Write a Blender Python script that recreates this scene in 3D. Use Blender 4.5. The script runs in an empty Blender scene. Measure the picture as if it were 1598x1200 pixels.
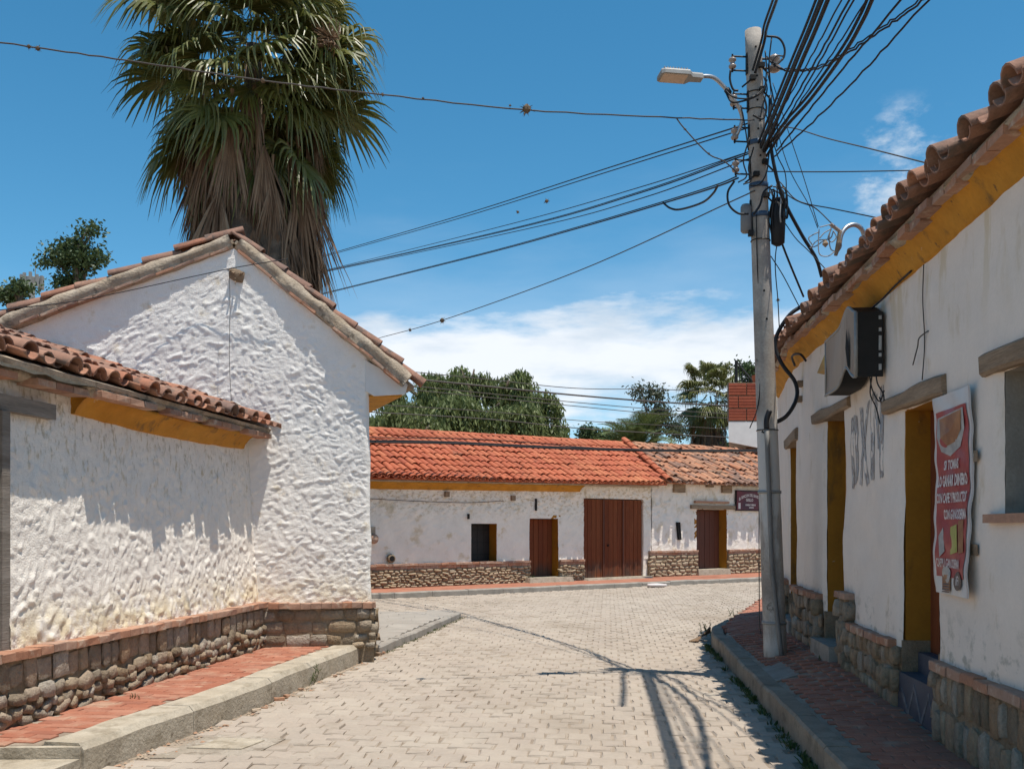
import bpy, bmesh, math, random
import numpy as np
from mathutils import Vector, Matrix

random.seed(11)
RNG = np.random.default_rng(5)
SC = bpy.context.scene
COL = SC.collection

# ------------------------------------------------------------------ camera
F, CX, CY, H = 1500.0, 799.0, 825.0, 1.65          # focal length, optical axis, horizon (photo pixels), eye height
cam = bpy.data.cameras.new('camera')
cam.sensor_width = 36.0
cam.lens = 36.0 * F / 1598.0
cam.shift_y = (CY - 600.0) / 1598.0
cam.clip_end = 3000.0
camo = bpy.data.objects.new('camera', cam)
COL.objects.link(camo)
camo.location = (0, 0, H)
camo.rotation_euler = (math.radians(90), 0, 0)
SC.camera = camo

# ------------------------------------------------------------------ sun, sky, exposure
SUN = Vector((0.195, -0.165, 1.0)).normalized()
sl = bpy.data.lights.new('sun', 'SUN')
sl.energy = 4.05
sl.angle = math.radians(0.5)
sl.color = (1.0, 0.94, 0.85)
so = bpy.data.objects.new('sun', sl)
COL.objects.link(so)
so.location = (5, -4, 40)
so.rotation_euler = SUN.to_track_quat('Z', 'Y').to_euler()

SC.view_settings.view_transform = 'Standard'
SC.view_settings.look = 'None'
SC.view_settings.exposure = 0.47
SC.view_settings.gamma = 1.0
SC.view_settings.use_curve_mapping = False
try:
    SC.cycles.max_bounces = 8
    SC.cycles.diffuse_bounces = 5
    SC.cycles.use_denoising = True
except Exception:
    pass

def make_world():
    w = bpy.data.worlds.new("World")
    SC.world = w
    w.use_nodes = True
    nt = w.node_tree
    N, L = nt.nodes, nt.links
    N.clear()
    out = N.new('ShaderNodeOutputWorld')
    sky = N.new('ShaderNodeTexSky')
    sky.sky_type = 'NISHITA'
    sky.sun_disc = False
    sky.sun_elevation = math.asin(SUN.z)
    sky.sun_rotation = math.atan2(SUN.x, SUN.y)
    sky.altitude = 1700
    sky.air_density = 1.0
    sky.dust_density = 0.25
    sky.ozone_density = 1.3
    hsv = N.new('ShaderNodeHueSaturation')
    hsv.inputs['Hue'].default_value = 0.482
    hsv.inputs['Saturation'].default_value = 1.31
    L.new(sky.outputs[0], hsv.inputs['Color'])
    bg = N.new('ShaderNodeBackground')
    bg.inputs['Strength'].default_value = 0.112
    L.new(hsv.outputs[0], bg.inputs['Color'])
    tc = N.new('ShaderNodeTexCoord')
    sep = N.new('ShaderNodeSeparateXYZ')
    L.new(tc.outputs['Generated'], sep.inputs[0])

    def math_(op, a, b=None, c=None):
        n = N.new('ShaderNodeMath')
        n.operation = op
        for i, v in enumerate((a, b, c)):
            if v is None:
                continue
            if isinstance(v, (int, float)):
                n.inputs[i].default_value = v
            else:
                L.new(v, n.inputs[i])
        return n.outputs[0]

    def maprange(v, a, b, c=0.0, d=1.0):
        n = N.new('ShaderNodeMapRange')
        n.interpolation_type = 'SMOOTHSTEP'
        L.new(v, n.inputs[0])
        for i, x in enumerate((a, b, c, d)):
            n.inputs[i + 1].default_value = x
        return n.outputs[0]

    def noise(vec, scale, detail=8, rough=0.6, dist=0.0):
        n = N.new('ShaderNodeTexNoise')
        n.inputs['Scale'].default_value = scale
        n.inputs['Detail'].default_value = detail
        n.inputs['Roughness'].default_value = rough
        n.inputs['Distortion'].default_value = dist
        L.new(vec, n.inputs['Vector'])
        return n.outputs[0]

    def mapping(sc, loc=(0, 0, 0)):
        m = N.new('ShaderNodeMapping')
        m.inputs['Scale'].default_value = sc
        m.inputs['Location'].default_value = loc
        L.new(tc.outputs['Generated'], m.inputs['Vector'])
        return m.outputs[0]
    x, y, z = sep.outputs
    r = math_('SQRT', math_('ADD', math_('MULTIPLY', x, x), math_('MULTIPLY', y, y)))
    e = math_('DIVIDE', z, math_('MAXIMUM', r, 0.02))
    # a low sheet of cloud all round the horizon with a torn upper edge, puffs and blue gaps beneath it
    wob = noise(mapping((1.6, 1.6, 6.0), (2.3, 0.4, 0)), 1.6, 9, 0.58)
    e2 = math_('ADD', e, math_('MULTIPLY', math_('SUBTRACT', wob, 0.5), 0.30))
    left = maprange(math_('DIVIDE', x, r), -0.12, -0.42)
    e2 = math_('ADD', e2, math_('MULTIPLY', left, 0.16))
    sheet = maprange(e2, 0.250, 0.205)
    puff = noise(mapping((3.2, 3.2, 11.0), (0.7, 0.2, 0.35)), 1.9, 9, 0.55)
    gap = math_('MULTIPLY', maprange(puff, 0.60, 0.38), maprange(e, 0.175, 0.120))
    sheet = math_('MULTIPLY', sheet, math_('SUBTRACT', 1.0, math_('MULTIPLY', gap, 0.85)))
    veil = math_('MULTIPLY', maprange(e2, 0.36, 0.22), 0.16)
    mask = math_('MAXIMUM', math_('MULTIPLY', sheet, 0.96), veil)
    # scattered little fair-weather wisps higher up
    w1 = noise(mapping((4.0, 4.0, 8.0), (3.10, 1.75, 0.4)), 2.2, 10, 0.62)
    w0 = noise(mapping((1.0, 1.0, 1.0), (5.2, 1.3, 0.0)), 3.0, 2, 0.5)
    dv = N.new('ShaderNodeVectorMath')
    dv.operation = 'DOT_PRODUCT'
    L.new(tc.outputs['Generated'], dv.inputs[0])
    dv.inputs[1].default_value = Vector((0.405, 1.0, 0.372)).normalized()
    spot = maprange(dv.outputs['Value'], 0.9974, 0.9997)
    wisp = math_('MULTIPLY', maprange(math_('ADD', w1, math_('MULTIPLY', spot, 0.20)), 0.555, 0.72), spot)
    mask = math_('MAXIMUM', mask, math_('MULTIPLY', wisp, 0.8))
    tone = N.new('ShaderNodeMix')
    tone.data_type = 'RGBA'
    L.new(maprange(puff, 0.34, 0.60), tone.inputs['Factor'])
    tone.inputs[6].default_value = (0.56, 0.645, 0.74, 1)
    tone.inputs[7].default_value = (0.80, 0.835, 0.88, 1)
    bg2 = N.new('ShaderNodeBackground')
    bg2.inputs['Strength'].default_value = 0.86
    L.new(tone.outputs[2], bg2.inputs['Color'])
    mix = N.new('ShaderNodeMixShader')
    L.new(mask, mix.inputs[0])
    L.new(bg.outputs[0], mix.inputs[1])
    L.new(bg2.outputs[0], mix.inputs[2])
    L.new(mix.outputs[0], out.inputs[0])
make_world()

# ------------------------------------------------------------------ helpers
def P(px, py, Y):
    """a world point at distance Y, given in photo pixels"""
    return Vector(((px - CX) / F * Y, Y, H - (py - CY) / F * Y))

_TAB = RNG.random((256, 256))
def vnoise(x, y, seed=0):
    x = np.asarray(x, float) + seed * 17.31
    y = np.asarray(y, float) + seed * 7.77
    xi = np.floor(x).astype(int); yi = np.floor(y).astype(int)
    fx = x - xi; fy = y - yi
    fx = fx * fx * (3 - 2 * fx); fy = fy * fy * (3 - 2 * fy)
    a = _TAB[xi % 256, yi % 256]; b = _TAB[(xi + 1) % 256, yi % 256]
    c = _TAB[xi % 256, (yi + 1) % 256]; d = _TAB[(xi + 1) % 256, (yi + 1) % 256]
    return (a * (1 - fx) + b * fx) * (1 - fy) + (c * (1 - fx) + d * fx) * fy - 0.5

class MB:
    def __init__(self):
        self.v, self.f, self.m = [], [], []
    def add(self, vs, fs, mi=0):
        b = len(self.v)
        self.v.extend([tuple(p) for p in vs])
        for q in fs:
            self.f.append(tuple(i + b for i in q))
            self.m.append(mi)
    def hexa(self, p, mi=0):
        """8 points: bottom ring 0-3, top ring 4-7 (counter-clockwise seen from outside top)"""
        self.add(p, [(3, 2, 1, 0), (4, 5, 6, 7), (0, 1, 5, 4), (1, 2, 6, 5), (2, 3, 7, 6), (3, 0, 4, 7)], mi)
    def box(self, c, s, X=(1, 0, 0), Yv=(0, 1, 0), Z=(0, 0, 1), mi=0):
        c, X, Yv, Z = Vector(c), Vector(X), Vector(Yv), Vector(Z)
        a, b, d = X * s[0] / 2, Yv * s[1] / 2, Z * s[2] / 2
        self.hexa([c - a - b - d, c + a - b - d, c + a + b - d, c - a + b - d,
                   c - a - b + d, c + a - b + d, c + a + b + d, c - a + b + d], mi)
    def tube(self, pts, r, n=6, cap=True, mi=0):
        pts = [Vector(p) for p in pts]
        if not isinstance(r, (list, tuple)):
            r = [r] * len(pts)
        rings = []
        t0 = (pts[1] - pts[0]).normalized()
        ref = Vector((0, 0, 1)) if abs(t0.z) < 0.9 else Vector((1, 0, 0))
        a = t0.cross(ref).normalized()
        for i, p in enumerate(pts):
            if i == 0: t = pts[1] - pts[0]
            elif i == len(pts) - 1: t = pts[-1] - pts[-2]
            else: t = pts[i + 1] - pts[i - 1]
            t.normalize()
            a = (a - t * a.dot(t)).normalized()
            b = t.cross(a)
            rings.append([p + (a * math.cos(2 * math.pi * k / n) + b * math.sin(2 * math.pi * k / n)) * r[i] for k in range(n)])
        vs = [q for ring in rings for q in ring]
        fs = []
        for i in range(len(pts) - 1):
            for k in range(n):
                fs.append((i * n + k, i * n + (k + 1) % n, (i + 1) * n + (k + 1) % n, (i + 1) * n + k))
        if cap:
            fs.append(tuple(reversed(range(n))))
            fs.append(tuple((len(pts) - 1) * n + k for k in range(n)))
        self.add(vs, fs, mi)
    def lathe(self, c, prof, n=12, axis=(0, 0, 1), mi=0):
        axis = Vector(axis).normalized()
        ref = Vector((1, 0, 0)) if abs(axis.x) < 0.9 else Vector((0, 1, 0))
        a = axis.cross(ref).normalized(); b = axis.cross(a)
        c = Vector(c)
        vs, fs = [], []
        for (h, r) in prof:
            for k in range(n):
                t = 2 * math.pi * k / n
                vs.append(c + axis * h + (a * math.cos(t) + b * math.sin(t)) * r)
        for i in range(len(prof) - 1):
            for k in range(n):
                fs.append((i * n + k, i * n + (k + 1) % n, (i + 1) * n + (k + 1) % n, (i + 1) * n + k))
        fs.append(tuple(reversed(range(n))))
        fs.append(tuple((len(prof) - 1) * n + k for k in range(n)))
        self.add(vs, fs, mi)
    def prism(self, poly, z0, z1, mi=0):
        """vertical prism over a 2D polygon; z0 / z1 numbers or functions of (x, y)"""
        n = len(poly)
        g0 = z0 if callable(z0) else (lambda x, y: z0)
        g1 = z1 if callable(z1) else (lambda x, y: z1)
        area = sum(poly[i][0] * poly[(i + 1) % n][1] - poly[(i + 1) % n][0] * poly[i][1] for i in range(n))
        if area < 0:
            poly = list(reversed(poly))
        vs = [(x, y, g0(x, y)) for x, y in poly] + [(x, y, g1(x, y)) for x, y in poly]
        fs = [tuple(reversed(range(n))), tuple(range(n, 2 * n))]
        for i in range(n):
            j = (i + 1) % n
            fs.append((i, j, n + j, n + i))
        self.add(vs, fs, mi)
    def mesh(self, name, mats, smooth=False):
        me = bpy.data.meshes.new(name)
        me.from_pydata(self.v, [], self.f)
        if not isinstance(mats, (list, tuple)):
            mats = [mats]
        for m in mats:
            me.materials.append(m)
        if len(mats) > 1:
            me.polygons.foreach_set('material_index', self.m)
        if smooth:
            me.polygons.foreach_set('use_smooth', [True] * len(me.polygons))
        me.update()
        return me

def link(name, me, parent=None, M=None):
    o = bpy.data.objects.new(name, me)
    COL.objects.link(o)
    if parent is not None:
        o.parent = parent
        if parent.type == 'EMPTY':
            o.matrix_parent_inverse = Matrix.Translation(-parent.location)
    if M is not None:
        o.matrix_basis = M
    return o

def tag(o, label=None, cat=None, group=None, kind=None):
    if label: o['label'] = label
    if cat: o['category'] = cat
    if group: o['group'] = group
    if kind: o['kind'] = kind
    return o

def thing(name, loc, label, cat, group=None):
    o = bpy.data.objects.new(name, None)
    COL.objects.link(o)
    o.location = loc
    o.empty_display_size = 0.3
    return tag(o, label, cat, group)

def part(name, mb, mat, parent, smooth=False, kind=None):
    return tag(link(name, mb.mesh(name, mat, smooth), parent), kind=kind)

def frame(c, X, Yv, Z):
    """matrix whose columns are the given (already scaled) axes"""
    X, Yv, Z, c = Vector(X), Vector(Yv), Vector(Z), Vector(c)
    return Matrix(((X.x, Yv.x, Z.x, c.x), (X.y, Yv.y, Z.y, c.y), (X.z, Yv.z, Z.z, c.z), (0, 0, 0, 1)))

def inside(x, y, poly):
    r = False
    j = len(poly) - 1
    for i in range(len(poly)):
        xi, yi = poly[i]; xj, yj = poly[j]
        if (yi > y) != (yj > y) and x < (xj - xi) * (y - yi) / (yj - yi) + xi:
            r = not r
        j = i
    return r

def smooth_path(pts, n=6):
    """Catmull-Rom through the points"""
    pts = [Vector(p) for p in pts]
    if len(pts) < 3:
        return pts
    q = [pts[0] * 2 - pts[1]] + pts + [pts[-1] * 2 - pts[-2]]
    out = []
    for i in range(1, len(q) - 2):
        a, b, c, d = q[i - 1], q[i], q[i + 1], q[i + 2]
        for k in range(n):
            t = k / n
            out.append(0.5 * ((2 * b) + (c - a) * t + (2 * a - 5 * b + 4 * c - d) * t * t + (3 * b - a - 3 * c + d) * t ** 3))
    out.append(pts[-1])
    return out

# ------------------------------------------------------------------ materials
def mat(name, cols, rough=0.9, rnd=None, n1=(8.0, 0.25), n2=None, bump=None, stains=(), spec=0.3, metal=0.0, stretch=(1, 1, 1), trans=0.0):
    """cols: colours picked by random value (rnd: 'piece') or by noise; n1, n2: (scale, amount) value noise;
    stains: (colour, scale, lo, hi, stretch, zrange or None); bump: (scale, strength, distance)"""
    m = bpy.data.materials.new(name)
    m.use_nodes = True
    nt = m.node_tree
    N, L = nt.nodes, nt.links
    N.clear()
    out = N.new('ShaderNodeOutputMaterial')
    b = N.new('ShaderNodeBsdfPrincipled')
    b.inputs['Roughness'].default_value = rough
    b.inputs['Specular IOR Level'].default_value = spec
    b.inputs['Metallic'].default_value = metal
    L.new(b.outputs[0], out.inputs[0])
    geo = N.new('ShaderNodeNewGeometry')
    pos = geo.outputs['Position']

    def mp(sc):
        k = N.new('ShaderNodeMapping')
        k.inputs['Scale'].default_value = sc
        L.new(pos, k.inputs['Vector'])
        return k.outputs[0]

    def noise(scale, st=(1, 1, 1), detail=5, rg=0.6):
        n = N.new('ShaderNodeTexNoise')
        n.inputs['Scale'].default_value = scale
        n.inputs['Detail'].default_value = detail
        n.inputs['Roughness'].default_value = rg
        L.new(mp(st), n.inputs['Vector'])
        return n.outputs[0]

    def mrange(v, a, c, lo, hi, smooth=True):
        k = N.new('ShaderNodeMapRange')
        if smooth:
            k.interpolation_type = 'SMOOTHSTEP'
        L.new(v, k.inputs[0])
        for i, x in enumerate((a, c, lo, hi)):
            k.inputs[i + 1].default_value = x
        return k.outputs[0]

    def m2(op, a, c):
        k = N.new('ShaderNodeMath')
        k.operation = op
        for i, v in enumerate((a, c)):
            if isinstance(v, (int, float)): k.inputs[i].default_value = v
            else: L.new(v, k.inputs[i])
        return k.outputs[0]

    def mixc(fac, a, c, blend='MIX'):
        k = N.new('ShaderNodeMix')
        k.data_type = 'RGBA'
        k.blend_type = blend
        if isinstance(fac, (int, float)): k.inputs[0].default_value = fac
        else: L.new(fac, k.inputs[0])
        for i, v in ((6, a), (7, c)):
            if isinstance(v, tuple): k.inputs[i].default_value = (*v[:3], 1)
            else: L.new(v, k.inputs[i])
        return k.outputs[2]
    if len(cols) == 1:
        col = N.new('ShaderNodeRGB')
        col.outputs[0].default_value = (*cols[0], 1)
        col = col.outputs[0]
    else:
        if rnd == 'piece':
            oi = N.new('ShaderNodeObjectInfo')
            v = m2('FRACT', m2('ADD', oi.outputs['Random'], geo.outputs['Random Per Island']), 0)
        else:
            v = mrange(noise(n1[0] * 0.6, stretch, 4), 0.33, 0.67, 0, 1)
        cr = N.new('ShaderNodeValToRGB')
        el = cr.color_ramp.elements
        while len(el) < len(cols):
            el.new(0.5)
        for i, c in enumerate(cols):
            el[i].position = i / (len(cols) - 1)
            el[i].color = (*c, 1)
        L.new(v, cr.inputs[0])
        col = cr.outputs[0]
    for nn in (n1, n2):
        if nn and nn[1] > 0:
            f = mrange(noise(nn[0], stretch), 0.25, 0.75, 1 - nn[1], 1 + nn[1] * 0.6, False)
            k = N.new('ShaderNodeVectorMath')
            k.operation = 'SCALE'
            L.new(col, k.inputs[0])
            L.new(f, k.inputs['Scale'])
            col = k.outputs[0]
    for (sc_, scale, lo, hi, st, zr) in stains:
        f = mrange(noise(scale, st, 6, 0.65), lo, hi, 0, 1)
        if zr:
            sp = N.new('ShaderNodeSeparateXYZ')
            L.new(pos, sp.inputs[0])
            f = m2('MULTIPLY', f, mrange(sp.outputs[2], zr[0], zr[1], 0, 1))
        col = mixc(m2('MULTIPLY', f, 0.78), col, sc_)
    L.new(col, b.inputs['Base Color'])
    if bump:
        bn = N.new('ShaderNodeBump')
        bn.inputs['Strength'].default_value = bump[1]
        bn.inputs['Distance'].default_value = bump[2]
        L.new(noise(bump[0], stretch, 6), bn.inputs['Height'])
        L.new(bn.outputs[0], b.inputs['Normal'])
    if trans > 0:
        t = N.new('ShaderNodeBsdfTranslucent')
        L.new(col, t.inputs['Color'])
        mx = N.new('ShaderNodeMixShader')
        mx.inputs[0].default_value = trans
        L.new(b.outputs[0], mx.inputs[1])
        L.new(t.outputs[0], mx.inputs[2])
        L.new(mx.outputs[0], out.inputs[0])
    return m

M = {}
M['plaster_low'] = mat('rough_limewash', [(0.89, 0.82, 0.73)], n1=(6, 0.08), n2=(70, 0.06), bump=(70, 0.9, 0.012),
    stains=[((0.52, 0.42, 0.27), 16, 0.53, 0.68, (1, 1, 0.4), (1.5, 2.3)), ((0.36, 0.29, 0.19), 19, 0.54, 0.66, (1, 1, 0.45), (1.9, 2.65)),
            ((0.74, 0.60, 0.36), 5, 0.36, 0.62, (1, 1, 1), (1.25, 0.78))])
M['plaster_gable'] = mat('lumpy_limewash', [(0.90, 0.86, 0.80)], n1=(5, 0.07), n2=(70, 0.05), bump=(70, 0.9, 0.012),
    stains=[((0.66, 0.55, 0.38), 5, 0.55, 0.75, (1, 1, 1), None), ((0.76, 0.66, 0.47), 4, 0.36, 0.66, (1, 1, 1), (1.3, 0.75))])
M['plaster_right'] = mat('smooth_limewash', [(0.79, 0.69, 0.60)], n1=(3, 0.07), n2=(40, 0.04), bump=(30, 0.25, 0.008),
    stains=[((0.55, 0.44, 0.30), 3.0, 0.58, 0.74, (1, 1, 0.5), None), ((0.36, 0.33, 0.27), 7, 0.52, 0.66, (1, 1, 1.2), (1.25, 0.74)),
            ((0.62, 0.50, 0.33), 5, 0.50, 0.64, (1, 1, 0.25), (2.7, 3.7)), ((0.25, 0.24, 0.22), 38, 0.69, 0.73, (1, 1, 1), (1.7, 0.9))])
M['plaster_far'] = mat('old_limewash', [(0.86, 0.78, 0.68)], n1=(2.5, 0.10), bump=(25, 0.6, 0.02),
    stains=[((0.50, 0.38, 0.23), 9, 0.48, 0.64, (1, 1, 1.6), (1.7, 2.5)), ((0.60, 0.47, 0.30), 2.2, 0.54, 0.70, (1, 1, 1.4), None)])
M['plaster_old'] = mat('patchy_limewash', [(0.82, 0.75, 0.67)], n1=(3, 0.12), bump=(25, 0.5, 0.02),
    stains=[((0.60, 0.50, 0.36), 4, 0.50, 0.68, (1, 1, 0.7), None), ((0.42, 0.36, 0.26), 9, 0.58, 0.70, (1, 1, 0.6), (1.8, 3.0))])
M['jamb'] = mat('dark_ochre_paint', [(0.36, 0.155, 0.014)], rough=0.75, n1=(4, 0.15), n2=(30, 0.08), bump=(30, 0.25, 0.01),
    stains=[((0.13, 0.07, 0.02), 3, 0.54, 0.70, (1, 1, 0.5), None), ((0.40, 0.30, 0.18), 14, 0.68, 0.73, (1, 1, 1), None)])
M['yellow'] = mat('ochre_yellow_paint', [(0.47, 0.205, 0.018), (0.53, 0.25, 0.03)], rough=0.8, n1=(4, 0.2), n2=(30, 0.1), bump=(30, 0.35, 0.012),
    stains=[((0.15, 0.085, 0.03), 5, 0.56, 0.70, (1, 1, 0.7), None), ((0.55, 0.45, 0.32), 12, 0.66, 0.72, (1, 1, 1), None), ((0.10, 0.06, 0.03), 15, 0.64, 0.70, (1, 1, 0.3), None)])
M['mortar'] = mat('mud_mortar', [(0.23, 0.17, 0.11), (0.30, 0.23, 0.155)], n1=(9, 0.25), n2=(60, 0.2), bump=(40, 0.7, 0.02))
M['mortar_pale'] = mat('weathered_mortar', [(0.36, 0.28, 0.20), (0.46, 0.38, 0.29)], n1=(7, 0.25), n2=(50, 0.2), bump=(35, 0.8, 0.02),
    stains=[((0.14, 0.11, 0.08), 8, 0.55, 0.68, (1, 1, 1), None)])
M['stone'] = mat('river_stone', [(0.27, 0.195, 0.12), (0.38, 0.29, 0.195), (0.31, 0.255, 0.19), (0.21, 0.155, 0.10), (0.37, 0.32, 0.255), (0.34, 0.23, 0.14), (0.43, 0.375, 0.305)],
    rnd='piece', n1=(14, 0.28), n2=(70, 0.15), bump=(26, 1.0, 0.03))
M['stone_far'] = mat('field_stone', [(0.33, 0.24, 0.15), (0.43, 0.33, 0.22), (0.26, 0.185, 0.115), (0.38, 0.30, 0.21), (0.46, 0.36, 0.24)],
    rnd='piece', n1=(10, 0.25), bump=(30, 0.5, 0.01))
M['brick'] = mat('coping_brick', [(0.36, 0.17, 0.10), (0.44, 0.235, 0.15), (0.40, 0.26, 0.19), (0.30, 0.16, 0.11)], rnd='piece',
    n1=(20, 0.22), n2=(90, 0.12), bump=(80, 0.5, 0.006), stains=[((0.52, 0.42, 0.32), 9, 0.52, 0.70, (1, 1, 1), None)])
M['paver'] = mat('red_clay_paver', [(0.32, 0.115, 0.068), (0.37, 0.15, 0.092), (0.34, 0.128, 0.076), (0.40, 0.19, 0.125), (0.285, 0.105, 0.065)], rnd='piece',
    n1=(7, 0.16), n2=(60, 0.10), bump=(70, 0.4, 0.004), stains=[((0.42, 0.28, 0.195), 4, 0.50, 0.70, (1, 1, 1), None)])
M['paver_dirty'] = mat('worn_clay_paver', [(0.34, 0.135, 0.085), (0.40, 0.17, 0.11), (0.37, 0.155, 0.10), (0.30, 0.125, 0.085)], rnd='piece',
    n1=(7, 0.2), n2=(60, 0.12), bump=(70, 0.4, 0.004), stains=[((0.36, 0.27, 0.20), 3, 0.52, 0.72, (1, 1, 1), None)])
M['paver_sheet'] = mat('red_clay_paving', [(0.33, 0.13, 0.08), (0.38, 0.17, 0.11)], n1=(5, 0.15), n2=(50, 0.1), bump=(40, 0.4, 0.01))
M['cobble'] = mat('paving_block', [(0.365, 0.305, 0.245), (0.385, 0.32, 0.26), (0.36, 0.302, 0.246), (0.395, 0.335, 0.272), (0.372, 0.308, 0.248)], rnd='piece',
    n1=(1.1, 0.10), n2=(25, 0.10), bump=(60, 0.5, 0.006), stains=[((0.42, 0.36, 0.292), 0.9, 0.45, 0.70, (1, 1, 1), None), ((0.25, 0.20, 0.15), 2.4, 0.57, 0.74, (1, 1, 1), None), ((0.30, 0.245, 0.19), 0.35, 0.50, 0.66, (1, 0.5, 1), None)])
M['sand'] = mat('joint_sand', [(0.26, 0.205, 0.152), (0.35, 0.285, 0.22)], n1=(6, 0.2), n2=(60, 0.15), bump=(90, 0.5, 0.005))
M['earth'] = mat('bare_earth', [(0.30, 0.23, 0.15), (0.36, 0.29, 0.20)], n1=(0.6, 0.2), n2=(8, 0.2), bump=(8, 0.5, 0.05))
M['concrete'] = mat('pale_concrete', [(0.40, 0.34, 0.255), (0.47, 0.41, 0.32)], n1=(5, 0.22), n2=(60, 0.16), bump=(30, 0.9, 0.012),
    stains=[((0.22, 0.18, 0.125), 4, 0.50, 0.70, (1, 1, 1.5), None), ((0.18, 0.145, 0.10), 11, 0.58, 0.68, (1, 1, 1), (0.14, 0.02))])
M['patch'] = mat('cracked_sandy_concrete', [(0.31, 0.26, 0.20), (0.39, 0.335, 0.27)], n1=(3, 0.2), n2=(40, 0.2), bump=(20, 1.0, 0.02),
    stains=[((0.20, 0.16, 0.12), 7, 0.54, 0.62, (1, 1, 1), None), ((0.47, 0.43, 0.37), 4, 0.55, 0.66, (1, 1, 1), None)])
M['concrete_worn'] = mat('worn_concrete', [(0.25, 0.205, 0.155), (0.33, 0.28, 0.215)], n1=(5, 0.22), n2=(60, 0.16), bump=(40, 0.8, 0.01),
    stains=[((0.13, 0.105, 0.075), 4, 0.52, 0.70, (1, 1, 1.5), None)])
M['concrete_grey'] = mat('grey_concrete', [(0.29, 0.255, 0.215), (0.35, 0.315, 0.27)], n1=(4, 0.2), n2=(50, 0.15), bump=(50, 0.5, 0.006),
    stains=[((0.17, 0.155, 0.135), 3, 0.55, 0.72, (1, 1, 1), None)])
M['slab_grey'] = mat('grey_stone_paving', [(0.315, 0.28, 0.24), (0.355, 0.32, 0.278)], n1=(3, 0.14), n2=(40, 0.1), bump=(30, 0.4, 0.006))
TL = [(0.40, 0.17, 0.10), (0.32, 0.15, 0.097), (0.45, 0.225, 0.14), (0.27, 0.145, 0.10), (0.36, 0.20, 0.135), (0.24, 0.13, 0.09)]
M['tile_mixed'] = mat('weathered_clay_tile', TL, rnd='piece', n1=(9, 0.28), n2=(60, 0.18), bump=(60, 0.6, 0.005),
    stains=[((0.13, 0.10, 0.08), 5, 0.49, 0.64, (1, 1, 1), None)])
M['tile_dark'] = mat('lichened_clay_tile', [(0.30, 0.16, 0.11), (0.25, 0.15, 0.11), (0.36, 0.19, 0.13), (0.22, 0.14, 0.11)], rnd='piece', n1=(9, 0.28), n2=(60, 0.2), bump=(60, 0.6, 0.005),
    stains=[((0.11, 0.09, 0.075), 5, 0.50, 0.64, (1, 1, 1), None)])
M['tile_new'] = mat('orange_clay_tile', [(0.42, 0.108, 0.05), (0.46, 0.128, 0.06), (0.40, 0.10, 0.049), (0.49, 0.155, 0.073), (0.36, 0.092, 0.047)], rnd='piece',
    n1=(0.5, 0.18), n2=(20, 0.12), bump=(60, 0.3, 0.004), rough=0.75, stains=[((0.13, 0.075, 0.05), 2.2, 0.60, 0.74, (1, 1, 1), None), ((0.52, 0.20, 0.09), 0.30, 0.54, 0.70, (1, 1, 1), None)])
M['tile_old'] = mat('old_faded_tile', [(0.48, 0.20, 0.105), (0.40, 0.18, 0.105), (0.50, 0.255, 0.15), (0.32, 0.16, 0.10), (0.44, 0.225, 0.135)], rnd='piece',
    n1=(3, 0.25), n2=(30, 0.18), bump=(60, 0.5, 0.005), stains=[((0.16, 0.125, 0.09), 1.6, 0.53, 0.66, (1, 1, 1), None)])
M['wood_old'] = mat('weathered_timber', [(0.26, 0.18, 0.115), (0.34, 0.25, 0.17)], n1=(5, 0.3), n2=(40, 0.25), bump=(30, 0.8, 0.01), stretch=(1, 0.3, 4))
M['wood_grey'] = mat('grey_timber', [(0.20, 0.17, 0.14), (0.27, 0.235, 0.20)], n1=(5, 0.25), n2=(40, 0.2), bump=(30, 0.8, 0.01), stretch=(1, 0.3, 4))
M['door_red'] = mat('red_brown_boards', [(0.155, 0.040, 0.016), (0.20, 0.058, 0.022), (0.175, 0.046, 0.018)], rnd='piece', rough=0.7, spec=0.15, n1=(3, 0.25), n2=(30, 0.2), bump=(25, 0.4, 0.005), stretch=(4, 4, 0.35),
    stains=[((0.055, 0.04, 0.032), 2.5, 0.30, 0.60, (1, 1, 0.5), (0.78, 0.45)), ((0.30, 0.12, 0.05), 6, 0.60, 0.72, (3, 3, 0.25), None)])
M['door_dark'] = mat('dark_boards', [(0.105, 0.034, 0.020), (0.13, 0.044, 0.025)], rnd='piece', rough=0.6, n1=(4, 0.25), bump=(25, 0.4, 0.005), stretch=(4, 4, 0.35))
M['shutter'] = mat('black_brown_shutter', [(0.025, 0.02, 0.018)], rough=0.6, n1=(6, 0.3), bump=(25, 0.4, 0.004))
M['dark'] = mat('unlit_interior', [(0.012, 0.011, 0.010)], n1=(3, 0.1))
M['iron'] = mat('black_iron', [(0.022, 0.021, 0.020)], rough=0.6, n1=(10, 0.2), metal=0.3)
M['galv'] = mat('galvanised_steel', [(0.42, 0.43, 0.44)], rough=0.38, metal=0.75, n1=(12, 0.15))
M['steel_worn'] = mat('worn_grey_steel', [(0.30, 0.295, 0.28)], rough=0.6, metal=0.2, n1=(10, 0.2))
M['cable'] = mat('black_cable', [(0.016, 0.016, 0.018)], rough=0.55, n1=(10, 0.1))
M['cable_grey'] = mat('grey_brown_cable', [(0.085, 0.075, 0.068)], rough=0.7, n1=(10, 0.15))
M['wire_grey'] = mat('pale_service_wire', [(0.30, 0.30, 0.30)], rough=0.6, n1=(10, 0.15))
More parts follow.
